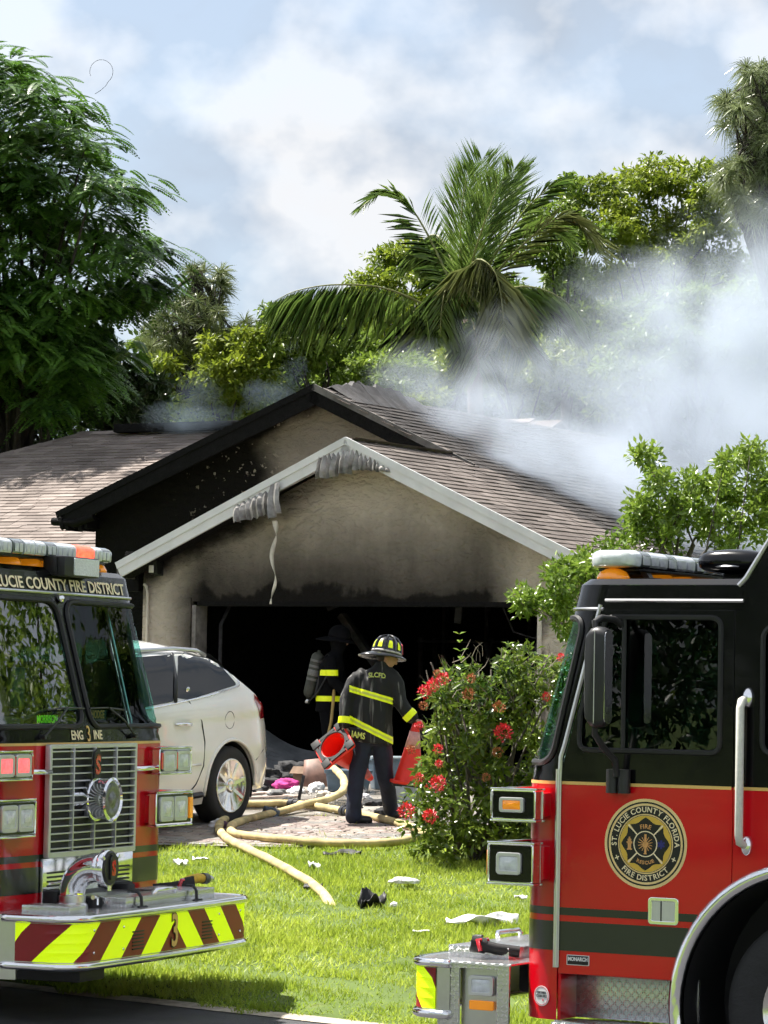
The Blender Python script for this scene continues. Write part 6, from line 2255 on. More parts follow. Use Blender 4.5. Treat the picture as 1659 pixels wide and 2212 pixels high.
# ================================================================ white estate car on the driveway
def build_suv():
    c0 = ground_at(478, 1778)
    hd = math.atan2(-D2.y, -D2.x)
    fw = Vector((math.cos(hd), math.sin(hd), 0)); lf = Vector((-fw.y, fw.x, 0))
    base = c0 - lf * .86 - fw * 0.0
    suv = empty('parked_suv', (base.x, base.y, c0.z - .012), hd)
    # stand on the slope of the drive
    p1 = base + fw * 3.0
    suv.rotation_euler = (0, math.atan2(c0.z - zg(p1.x, p1.y), 3.0), hd)
    tag(suv, 'pearl white family car with chrome wheels parked nose out on the driveway', 'car')
    M_PAINT = mat('pearl_white', (.86, .84, .79), .25, var=.05, vscale=1.2, coat=1.0)
    M_CGL = mat('privacy_glass', (.004, .005, .006), .03, var=.1, spec=.4)
    TOP = [(-.90, .80), (-.88, 1.0), (-.80, 1.20), (-.68, 1.36), (-.40, 1.58), (-.05, 1.76), (.4, 1.83), (1.0, 1.855), (1.6, 1.83), (2.05, 1.72), (2.5, 1.48), (2.95, 1.22), (3.3, 1.16), (3.8, 1.08), (4.08, .92), (4.15, .7)]
    def ztop(x):
        for (a, za), (b, zb) in zip(TOP, TOP[1:]):
            if a <= x <= b:
                return za + (zb - za) * (x - a) / (b - a)
        return TOP[0][1] if x < TOP[0][0] else TOP[-1][1]
    def side(z):
        T = [(.22, .90), (.35, .96), (.5, .985), (.75, .995), (.92, .985), (1.02, .975), (1.12, .985), (1.22, .955), (1.30, .915), (1.60, .79), (1.75, .70), (1.9, .60)]
        for (a, ya), (b, yb) in zip(T, T[1:]):
            if a <= z <= b:
                return ya + (yb - ya) * (z - a) / (b - a)
        return .9 if z < .22 else .6
    def half(x, z):
        zt = ztop(x)
        e = 1.0
        if x < -.35: e = 1 - .16 * ((-.35 - x) / .55) ** 2
        if x > 3.2: e = 1 - .22 * ((x - 3.2) / .95) ** 2
        roofc = .86 * math.sqrt(max(0.0, (zt + .004 - z) / .20)) if zt + .004 - z < .20 else 9
        return max(0.0, min(side(z) * e, roofc))
    xs = sorted(set([round(x, 3) for x in list(np.linspace(-.90, 0, 26)) + list(np.linspace(0, 3.2, 46)) + list(np.linspace(3.2, 4.15, 18))]))
    RG = []
    for x in xs:
        zt = ztop(x)
        bot = .30 if x < 0 else .24
        zs = [bot + (zt - bot) * (1 - (1 - k / 27) ** 1.6) for k in range(28)]
        ring = [(x, half(x, z), z) for z in zs]
        RG.append(ring + [(x, -y, z) for (_, y, z) in reversed(ring)])
    body = MB().rings(RG).build('body', M_PAINT, None, 1)
    cu = []
    for wx in (0, 3.02):
        for g in (1, -1):
            cu.append(MB().cyl((wx, g * .62, .385), (wx, g * 1.2, .385), .445, .445, 40))
    cut(body, cu)
    body.data.polygons.foreach_set('use_smooth', [True] * len(body.data.polygons))
    body.data.set_sharp_from_angle(angle=R_(35))
    body.parent = suv
    sp = lambda x, z, o=.004, g=1: Vector((x, g * (half(x, z) + o), z))
    for g in (1, -1):
        w1 = refine(rpoly([(-.28, 1.36), (.64, 1.27), (.86, 1.30), (.55, 1.685), (.22, 1.715), (-.05, 1.63)], [.05, .02, .02, .03, .08, .08], 4), .06)
        w2 = refine(rpoly([(.74, 1.265), (1.62, 1.235), (1.62, 1.70), (.70, 1.70), (.92, 1.32)][:4], [.03, .03, .03, .03], 3), .06)
        w2 = refine(rpoly([(.92, 1.27), (1.60, 1.24), (1.60, 1.71), (.62, 1.705)], .03, 3), .06)
        w3 = refine(rpoly([(1.70, 1.235), (2.55, 1.21), (2.30, 1.46), (2.0, 1.66), (1.70, 1.70)], .03, 3), .06)
        for k, w in enumerate((w1, w2, w3)):
            fill_patch('side_window', w, lambda u, v: sp(u, v, .005, g), M_CGL, suv, 5)
        trim = [(-.30, 1.345), (.3, 1.285), (.9, 1.25), (1.6, 1.215), (2.6, 1.19)]
        MB().tube([sp(x, z, .004, g) for x, z in trim], .010, 6).build('window_trim', M_CHROME, suv, 1)
        MB().tube([sp(x, z, .006, g) for x, z in ((-.30, 1.345), (-.33, 1.385), (-.25, 1.50), (-.10, 1.645), (.1, 1.725), (.3, 1.745), (1.6, 1.735), (2.1, 1.66))], .007, 6).build('window_trim', M_CHROME, suv, 1)
        # pillar bars between the panes
        for xa, xb in ((.90, .60), (1.66, 1.66)):
            MB().tube([sp(xa, 1.26, .006, g), sp((xa + xb) / 2, 1.48, .006, g), sp(xb, 1.71, .006, g)], .022, 6).build('pillar_trim', M_PLA, suv, 1)
        # seams, crease, fuel flap
        M_SEAM = mat('panel_gap', (.03, .03, .03), .8)
        MB().tube([sp(x, z, 0.0, g) for x, z in ((.66, 1.25), (.50, 1.05), (.47, .85), (.50, .62), (.62, .45), (.75, .36))], .008, 5).build('door_seam', M_SEAM, suv)
        MB().tube([sp(x, z, 0.0, g) for x, z in ((1.66, 1.23), (1.66, .9), (1.68, .36))], .008, 5).build('door_seam', M_SEAM, suv)
        MB().tube([sp(x, z, 0.0, g) for x, z in ((2.72, 1.18), (2.70, .9), (2.62, .36))], .008, 5).build('door_seam', M_SEAM, suv)
        MB().tube([sp(x, z, 0.0, g) for x, z in ((-.46, .60), (-.65, .68), (-.84, .71))], .005, 5).build('bumper_seam', M_SEAM, suv)
        if g == 1:
            MB().tube([sp(.0 + .085 * math.cos(R_(t)), 1.03 + .085 * math.sin(R_(t)), -.001, g) for t in range(0, 360, 20)], .0035, 5, True).build('fuel_flap', M_SEAM, suv)
            MB().lathe([(0, .006), (.03, .005), (.034, 0)], 20, frame(sp(.62, 1.36, .010), (-1, 0, 0), (0, .3, 1))).build('round_badge', M_CHROME, suv, 1)
        hb = MB().tube([sp(x, z, o, g) for x, z, o in ((.70, 1.035, .0), (.74, 1.04, .035), (.82, 1.045, .042), (.93, 1.05, .035), (.97, 1.05, .0))], .016, 8).build('door_handle', M_CHROME, suv, 1)
        # tail lamp wrapped on the rear corner
        tl = refine([(-.86, 1.00), (-.62, 1.00), (-.50, 1.20), (-.58, 1.30), (-.80, 1.14)], .05)
        fill_patch('tail_lamp', tl, lambda u, v: sp(u, v, .006, g), mat('tail_red', (.33, .008, .012), .12, coat=1, var=.25, vscale=25), suv, 4)
        # arch lips
        for wx in (0, 3.02):
            MB().tube([sp(wx + .452 * math.cos(R_(t)), .385 + .452 * math.sin(R_(t)), .004, g) for t in range(-8, 189, 8)], .018, 6).build('arch_lip', M_PAINT, suv, 1)
            RGl = [[Vector((wx + .437 * math.cos(R_(t)), g * yy, .385 + .437 * math.sin(R_(t)))) for yy in (.955, .60)] for t in range(-20, 201, 5)]
            MB().grid(RGl).build('arch_liner', M_RUB, suv, 1)
            wh = wheel(suv, 'wheel', (wx, g * .865, .385), g, .392, .25, .262)
            Mw = Matrix.Rotation(-math.pi / 2 * g, 4, 'X')
            MB().lathe([(.262, -.06), (.262, .10), (.268, .118), (.256, .122), (.243, .10), (.236, .02), (.0, .0)], 40, Mw).build('rim', mat('rim_dark', (.05, .05, .05), .4, metal=.7), wh, 40)
            MB().lathe([(.268, .105), (.270, .122), (.256, .128), (.242, .108)], 40, Mw).build('rim_lip', M_ALU, wh, 1)
            for k in range(8):
                a = 2 * math.pi * k / 8 + .2
                q = Matrix.Rotation(a, 4, 'Z')
                V = [Mw @ q @ Vector(p) for p in ((.045, -.028, .085), (.045, .028, .085), (.25, .034, .105), (.25, -.034, .105), (.045, -.022, .105), (.045, .022, .105), (.25, .012, .122), (.25, -.012, .122))]
                mk('spoke', V, [(4, 5, 6, 7), (0, 4, 7, 3), (1, 2, 6, 5), (0, 3, 2, 1)], M_ALU, wh)
            MB().lathe([(.075, .08), (.07, .112), (.045, .122), (.035, .115), (0, .118)], 20, Mw).build('hub_cap', M_ALU, wh, 1)
        rl = MB().tube([Vector((x, g * .665, z)) for x, z in ((-.05, 1.66), (.1, 1.715), (.5, 1.752), (1.2, 1.765), (1.75, 1.72), (1.9, 1.66))], .022, 8).build('roof_rail', M_STEEL, suv, 1)
    for g in (1, -1):
        MB().tube([sp(x, .34, .004, g) for x in np.linspace(.5, 2.52, 14)], .03, 8).build('sill_trim', M_PLA, suv, 1)
        MB().tube([sp(x, .62 + .03 * x, .002, g) for x in np.linspace(.55, 2.5, 14)], .012, 6).build('side_moulding', M_PAINT, suv, 1)
    # rear glass, windscreen
    def endpatch(name, xa, xb, yw, m, up=.006):
        G = []
        for i in range(9):
            x = xa + (xb - xa) * i / 8
            G.append([Vector((x + (-up if xb < 1 else up), yw * k / 5, ztop(x) + up - .02 * abs(k / 5) ** 2)) for k in range(-5, 6)])
        MB().grid(G).build(name, m, suv, 1)
    endpatch('rear_window', -.72, -.20, .62, M_CGL)
    endpatch('windscreen', 2.08, 2.88, .68, M_CGL)
    box('rear_bumper_trim', (-.885, 0, .52), (.03, 1.5, .14), M_PLA, suv, .01)
    box('underbody', (1.6, 0, .30), (4.6, 1.5, .2), M_RUB, suv, .02)
    for g in (1, -1):
        box('headlamp', (4.0, g * .62, .82), (.12, .4, .16), M_CLR, suv, .03)
    box('front_grille', (4.13, 0, .72), (.06, .7, .2), M_CHROME, suv, .02)
    wm = box('side_mirror', (2.42, 1.07, 1.20), (.14, .2, .15), M_PAINT, suv, .05)
build_suv()
# ================================================================ firefighters
def limb(mb, pts, rad, n=14, flat=1.0):
    """tapered rounded limb with end caps pulled to a dome"""
    pts = [Vector(p) for p in pts]
    d0 = (pts[0] - pts[1]).normalized(); d1 = (pts[-1] - pts[-2]).normalized()
    P = [pts[0] + d0 * rad[0] * .8, pts[0] + d0 * rad[0] * .5] + pts + [pts[-1] + d1 * rad[-1] * .5, pts[-1] + d1 * rad[-1] * .8]
    Rr = [rad[0] * .3, rad[0] * .8] + list(rad) + [rad[-1] * .8, rad[-1] * .3]
    mb.tube(P, Rr, n, flat=flat)
def ell(mb, RG, n=20):
    """rings of ellipses: (centre, rx, ry, tilt about y, tilt about x)"""
    out = []
    for c, rx, ry, *t in RG:
        M = Matrix.Rotation(t[0] if t else 0, 3, 'Y') @ Matrix.Rotation(t[1] if len(t) > 1 else 0, 3, 'X')
        out.append([Vector(c) + M @ Vector((rx * math.cos(2 * math.pi * k / n), ry * math.sin(2 * math.pi * k / n), 0)) for k in range(n)])
    mb.rings(out)
def hand(mb, wrist, fwd, palm_n, s=1.0, curl=.9, left=False):
    """palm and five bent fingers"""
    f, pn = Vector(fwd).normalized(), Vector(palm_n).normalized()
    pn = (pn - f * pn.dot(f)).normalized()
    sd = f.cross(pn) * (-1 if left else 1)
    w = Vector(wrist)
    limb(mb, [w - f * .03 * s, w + f * .03 * s, w + f * .085 * s], [.026 * s, .034 * s, .036 * s], 10, .62)
    for k, (o, L) in enumerate(((-.030, .060), (-.010, .072), (.010, .068), (.029, .052))):
        b = w + f * .092 * s + sd * o * s
        a1, a2, a3 = curl * .7, curl * 1.5, curl * 2.1
        dv = lambda a: f * math.cos(a) + pn * math.sin(a)
        p1 = b + dv(a1) * L * .45 * s; p2 = p1 + dv(a2) * L * .32 * s; p3 = p2 + dv(a3) * L * .25 * s
        limb(mb, [b, p1, p2, p3], [.0098 * s, .0092 * s, .0085 * s, .0072 * s], 8)
    tb = w + f * .03 * s - sd * .034 * s
    t1 = tb + (f * .6 - sd * .55 + pn * .35).normalized() * .036 * s
    t2 = t1 + (f * .8 + pn * .7 + sd * .15).normalized() * .03 * s
    limb(mb, [tb, t1, t2], [.0125 * s, .0108 * s, .0088 * s], 8)
def band(src, planes, m, parent, name='reflective_stripe', off=.004, keep=None):
    """strip of a garment between two planes, set proud of it"""
    bm = bmesh.new()
    bm.from_mesh(src)
    for p, n in planes:
        bmesh.ops.bisect_plane(bm, geom=bm.verts[:] + bm.edges[:] + bm.faces[:], plane_co=p, plane_no=n, clear_outer=True, clear_inner=False)
    if keep:
        dl = [f for f in bm.faces if not keep(f.calc_center_median())]
        bmesh.ops.delete(bm, geom=dl, context='FACES')
    bm.normal_update()
    for v in bm.verts: v.co += v.normal * off
    me = bpy.data.meshes.new(name)
    bm.to_mesh(me); bm.free()
    return put(name, me, m, parent, 1)
M_SKIN = mat('skin', (.42, .22, .15), .55, var=.12, vscale=20)
M_COAT = mat('turnout_black', (.017, .017, .019), .85, var=.5, vscale=5, bump=.5, bscale=130, bdist=.004)
def streak_mat(name, base, fold_light):
    m = bpy.data.materials.new(name)
    m.use_nodes = True
    nt = m.node_tree
    b = nt.nodes['Principled BSDF']
    b.inputs['Roughness'].default_value = .8
    tc = nt.nodes.new('ShaderNodeTexCoord')
    mp = nt.nodes.new('ShaderNodeMapping')
    mp.inputs['Scale'].default_value = (16, 16, 1.3)
    mp.inputs['Rotation'].default_value = (0, R_(9), 0)
    nt.links.new(tc.outputs['Object'], mp.inputs['Vector'])
    n = nt.nodes.new('ShaderNodeTexNoise')
    n.inputs['Scale'].default_value = 1.0; n.inputs['Detail'].default_value = 5
    nt.links.new(mp.outputs['Vector'], n.inputs['Vector'])
    r = nt.nodes.new('ShaderNodeValToRGB')
    r.color_ramp.elements[0].position = .585; r.color_ramp.elements[0].color = (*base, 1)
    r.color_ramp.elements[1].position = .70; r.color_ramp.elements[1].color = (*fold_light, 1)
    nt.links.new(n.outputs['Fac'], r.inputs['Fac'])
    nt.links.new(r.outputs['Color'], b.inputs['Base Color'])
    n2 = nt.nodes.new('ShaderNodeTexNoise'); n2.inputs['Scale'].default_value = 140
    nt.links.new(tc.outputs['Object'], n2.inputs['Vector'])
    bp = nt.nodes.new('ShaderNodeBump'); bp.inputs['Strength'].default_value = .4; bp.inputs['Distance'].default_value = .004
    nt.links.new(n2.outputs['Fac'], bp.inputs['Height']); nt.links.new(bp.outputs['Normal'], b.inputs['Normal'])
    return m
M_COAT = streak_mat('turnout_fold_light', (.009, .009, .010), (.20, .20, .19))  # pale streaks painted in as fold highlights and water marks
M_COATG = mat('turnout_dark', (.004, .004, .005), .9, var=.4, vscale=5, spec=.12)
M_NAVY = mat('navy_trousers', (.011, .016, .036), .8, var=.4, vscale=7, bump=.4, bscale=160, bdist=.003)
M_TRIMY = mat('trim_lime', (.75, .85, .01), .45, var=.08, vscale=20, emit=.10)
M_TRIMS = mat('trim_silver', (.50, .52, .48), .35, metal=.3, var=.2)
M_BOOT = mat('boot_black', (.010, .010, .011), .35, var=.3)
M_HELM = mat('helmet_black', (.010, .010, .011), .22, var=.2, coat=.6)

def helmet(parent, c, yaw, tilt=(0, 0), s=1.0, dark=False):
    h = empty('helmet', c, 0, parent)
    h.rotation_euler = (tilt[0], tilt[1], yaw)
    # local: +x front
    RGh = []
    for k, z in ((1.0, -.005), (1.0, .03), (.96, .07), (.84, .105), (.62, .135), (.30, .152), (.05, .157)):
        RGh.append([Vector(((.128 * k) * math.cos(R_(t)) * s, .106 * k * math.sin(R_(t)) * s, z * s)) for t in range(0, 360, 15)])
    M_HELM = MATS['turnout_dark'] if dark else MATS['helmet_black']
    MB().rings(RGh).build('shell', M_HELM, h, 1)
    # brim: long at the back, turned down at the sides
    G = []
    for t in range(0, 361, 10):
        c_, s_ = math.cos(R_(t)), math.sin(R_(t))
        ext = .045 + (.085 * max(0, -c_) ** 1.5) + .02 * max(0, c_)
        row = []
        for j in range(5):
            f = j / 4
            row.append(Vector(((.126 * c_ + ext * f * c_) * s, (.105 * s_ + ext * f * s_ * .9) * s, (.006 - .022 * f * f - .03 * f * max(0, -c_) - .012 * f * abs(s_)) * s)))
        G.append(row)
    o = MB().grid(G).build('brim', M_HELM, h, 1)
    md = o.modifiers.new('t', 'SOLIDIFY'); md.thickness = .008
    if dark: return h
    for k in range(8):
        a = R_(k * 45 + 22.5)
        P = [Vector((.130 * q * math.cos(a) * s, .108 * q * math.sin(a) * s, (z + .004) * s)) for q, z in ((1.0, .015), (.985, .06), (.86, .105), (.62, .14), (.3, .158), (.0, .165))]
        tube('rib', P, [.011 * s, .011 * s, .010 * s, .009 * s, .007 * s, .005 * s], M_HELM, h, 6)
    for k in range(8):
        a = R_(k * 45)
        V = []
        for q, z, w in ((1.01, .045, .17), (.95, .085, .15), (.84, .110, .11)):
            for sgn in (-1, 1):
                V.append(Vector((.131 * q * math.cos(a + sgn * w) * s, .109 * q * math.sin(a + sgn * w) * s, z * s)))
        mk('reflective_patch', V, [(0, 1, 3, 2), (2, 3, 5, 4)], M_TRIMY, h)
    MB().tube([Vector((.132 * math.cos(R_(t)) * s, .110 * math.sin(R_(t)) * s, .016 * s)) for t in range(0, 360, 15)], .010 * s, 6, True).build('goggle_strap', mat('strap_pale', (.55, .5, .48), .6, var=.5, vscale=40), h, 1)
    plate('front_shield', rpoly([(-.045, 0), (.045, 0), (.05, .09), (0, .12), (-.05, .09)], .012), [], .008, mat('shield_red', (.55, .06, .08), .4), h, frame((.142 * s, 0, .02 * s), (0, 1, 0), (-.25, 0, 1)))
    return h

def boot(parent, heel, toe_dir, s=1.0, shaft=.16, m=None):
    d = Vector(toe_dir).normalized()
    h = Vector(heel)
    mb = MB()
    limb(mb, [h + Vector((0, 0, .045)), h + d * .09 + Vector((0, 0, .045)), h + d * .19 + Vector((0, 0, .040))], [.042 * s, .044 * s, .040 * s], 12)
    limb(mb, [h + Vector((0, 0, .05)) + d * .02, h + Vector((0, 0, shaft)) + d * .01], [.046 * s, .050 * s], 12)
    me = remesh(mb.V, mb.F, .012, 3)
    for v in me.vertices:
        if v.co.z < h.z + .008: v.co.z = h.z + .002
    return put('boot', me, m or M_BOOT, parent, 1)

# ---- the one carrying the traffic cones
def fighter_cones():
    b = ground_at(799, 1783)
    o = empty('person', b)
    o.scale = (.95, .95, 1.0)
    tag(o, 'person in black fire coat and black helmet carrying two red traffic cones', 'person')
    # body, one continuous figure under the clothes
    mb = MB()
    ell(mb, [((.02, .0, .84), .15, .11), ((.03, .0, .98), .15, .11), ((.05, .02, 1.2), .16, .11), ((.06, .03, 1.40), .18, .11), ((.08, .03, 1.50), .15, .09), ((.10, .03, 1.55), .06, .06)])
    limb(mb, [(.10, .03, 1.48), (.125, .02, 1.56), (.14, .02, 1.60)], [.060, .056, .058])
    HD = .05
    # head turned to the right: skull, jaw, nose, ear
    ell(mb, [((.150, .0, 1.535), .030, .026), ((.150, .0, 1.550), .058, .046), ((.150, .0, 1.600), .088, .070), ((.145, .0, 1.650), .098, .078), ((.140, .0, 1.700), .094, .076), ((.138, .0, 1.740), .066, .055), ((.138, .0, 1.755), .02, .02)])
    limb(mb, [(.232, -.005, 1.635), (.252, -.008, 1.615), (.245, -.008, 1.605)], [.012, .015, .012], 8)
    limb(mb, [(.236, -.006, 1.582), (.240, -.007, 1.576)], [.016, .014], 8)
    limb(mb, [(.140, -.078, 1.650), (.136, -.088, 1.630), (.142, -.080, 1.605)], [.012, .016, .010], 8)
    limb(mb, [(-.12, .02, 1.46), (-.25, -.02, 1.22), (-.275, -.07, .99)], [.055, .045, .030])
    limb(mb, [(.21, .02, 1.46), (.28, -.02, 1.21), (.42, -.01, 1.045)], [.055, .045, .030])
    hand(mb, (-.277, -.075, .965), (-.10, -.15, -1), (.5, .9, 0), 1.0, .85, True)
    hand(mb, (.435, -.01, 1.035), (1, .05, -.35), (0, .1, -1), 1.0, .75, False)
    limb(mb, [(-.07, .0, .85), (-.145, -.02, .45), (-.17, -.05, .10)], [.085, .06, .045])
    limb(mb, [(.09, .02, .85), (.155, .10, .46), (.213, .32, .18)], [.085, .06, .045])
    put('body', remesh(mb.V, mb.F, .0095, 2), M_SKIN, o, 1)
    # short dark hair under the helmet
    mb = MB()
    ell(mb, [((.115, .01, 1.590), .06, .066), ((.118, .0, 1.640), .086, .082), ((.13, .0, 1.690), .098, .083), ((.135, 0, 1.740), .07, .06)])
    put('hair', remesh(mb.V, mb.F, .012, 2), mat('dark_hair', (.02, .014, .010), .7), o, 1)
    # eye, brow and mouth on the side that shows
    for dy in (-.045,):
        MB().lathe([(0, .004), (.006, .002), (.008, 0)], 8, frame((.222, -.034, 1.645), (0, 1, 0), (0, 0, 1))).build('eye', M_BOOT, o)
    # coat
    mb = MB()
    ell(mb, [((.0, .0, .80), .222, .150, .10), ((.0, .0, .86), .222, .152, .08), ((.0, .0, 1.0), .212, .148, .06), ((.005, .01, 1.15), .205, .145, .04), ((.02, .02, 1.30), .215, .145, .02), ((.045, .03, 1.42), .215, .135), ((.07, .03, 1.50), .165, .11, -.05), ((.095, .025, 1.555), .095, .088, -.1), ((.115, .02, 1.605), .086, .082, -.1)], 28)
    limb(mb, [(-.10, .02, 1.455), (-.185, .01, 1.38), (-.262, -.02, 1.215), (-.272, -.05, 1.08), (-.276, -.068, .985)], [.082, .088, .076, .070, .066], 16)
    limb(mb, [(.19, .02, 1.455), (.245, .01, 1.37), (.285, -.02, 1.21), (.34, -.02, 1.13), (.415, -.012, 1.055)], [.082, .088, .078, .072, .066], 16)
    def wr(p):
        v = 0
        v += .010 * mnoise.noise(Vector((p.x * 9, p.y * 9, p.z * 4.5)))
        v += .006 * mnoise.noise(Vector((p.x * 22, p.y * 22, p.z * 9)))
        if p.y < .05 and -.2 < p.x < .22 and p.z > .82:
            v += .008 * math.sin((p.x + .10 * (p.z - 1.1)) * 62 + 2.0 * mnoise.noise(Vector((p.x * 4, 0, p.z * 3)))) * smoothstep(.80, .95, p.z) * (1 - smoothstep(1.45, 1.55, p.z))
        return v
    coat = remesh(mb.V, mb.F, .0115, 3, wr)
    put('coat', coat, M_COAT, o, 1)
    tor = lambda c: -.232 < c.x < .24 and not (c.x < -.2 and c.z < 1.3)
    def stripe(z0, z1, slope, keep, nm='reflective_stripe'):
        n = Vector((slope, 0, 1)).normalized()
        band(coat, [((0, 0, z1), n), ((0, 0, z0), -n)], M_TRIMY, o, nm, .004, keep)
        mid = (z0 + z1) / 2
        band(coat, [((0, 0, mid + .011), n), ((0, 0, mid - .011), -n)], mat('trim_lime_silver', (.62, .68, .12), .35, var=.1), o, 'stripe_core', .0065, keep)
    stripe(1.235, 1.298, .26, lambda c: -.235 < c.x < .215 and abs(c.y - .02) < .2 and not (c.x > .235))
    stripe(.893, .962, .46, lambda c: -.228 < c.x < .26)
    # cuffs
    nL = Vector((-.05, -.15, -1)).normalized()
    band(coat, [(Vector((-.276, -.066, .985)), nL), (Vector((-.272, -.055, 1.05)), -nL)], M_TRIMY, o, 'cuff_stripe', .004, lambda c: c.x < -.19)
    nR_ = Vector((.075, 0, -.075)).normalized()
    band(coat, [(Vector((.412, -.012, 1.058)), nR_), (Vector((.365, -.015, 1.105)), -nR_)], M_TRIMY, o, 'cuff_stripe', .004, lambda c: c.x > .27)
    # lettering on the back
    def on_coat(txt, size, cx, cz, nm, slope=0.0, arc=0.0, xs=.85):
        me = text_me(txt, size, .0012, .0008, xs)
        tree = coat_bvh
        for v in me.vertices:
            x, zz = v.co.x, v.co.y
            X = cx + x
            Z = cz + zz - slope * x - arc * x * x
            hit = tree.ray_cast(Vector((X, -1, Z)), Vector((0, 1, 0)))
            y = hit[0].y if hit[0] is not None else -.12
            v.co = Vector((X, y - .006 - v.co.z, Z))
        put(nm, me, mat('letter_yellow', (.66, .72, .16), .5, var=.1), o)
    from mathutils.bvhtree import BVHTree
    bmx = bmesh.new(); bmx.from_mesh(coat)
    coat_bvh = BVHTree.FromBMesh(bmx); bmx.free()
    on_coat('SLCFD', .066, .045, 1.463, 'lettering', .04, 1.2, .95)
    # name panel hanging below the hem
    G = [[Vector((-.225 + .165 * i / 8, -.165 - .012 * math.sin(i * .7), .955 - .10 * j / 4 - .03 * i / 8)) for i in range(9)] for j in range(5)]
    MB().grid(G).build('name_panel', M_COAT, o, 1)
    me = text_me('IAMS', .085, .002, .0008, .78)
    me.transform(frame((-.135, -.182, .875), (1, 0, -.16), (.1, 0, 1)))
    put('lettering', me, mat('letter_yellow', (.6, .7, .2)), o)
    # trousers
    mb = MB()
    ell(mb, [((.0, .0, .98), .17, .125), ((.01, .01, .86), .185, .135), ((.01, .02, .78), .175, .13)])
    limb(mb, [(-.075, .0, .84), (-.115, -.005, .64), (-.15, -.015, .44), (-.165, -.035, .25), (-.175, -.05, .075)], [.108, .100, .085, .080, .086], 16)
    limb(mb, [(.095, .02, .84), (.125, .06, .64), (.155, .10, .45), (.19, .22, .28), (.215, .33, .145)], [.108, .100, .085, .078, .082], 16)
    tr = remesh(mb.V, mb.F, .0125, 3, lambda p: .008 * mnoise.noise(Vector((p.x * 10, p.y * 10, p.z * 8))) + .004 * mnoise.noise(Vector((p.x * 26, p.y * 26, p.z * 18))))
    put('trousers', tr, M_NAVY, o, 1)
    gz = lambda x, y: zg(b.x + x, b.y + y) - b.z + .012
    boot(o, (-.185, -.055, gz(-.185, -.055)), (.85, .35, 0), 1.12, .13)
    boot(o, (.20, .345, gz(.20, .345) + .03), (.8, .5, 0.0), 1.08, .13)
    helmet(o, (.138, .0, 1.668), R_(14), (R_(-6), R_(10)), 1.14)
    return o, b
ff1, ff1_b = fighter_cones()

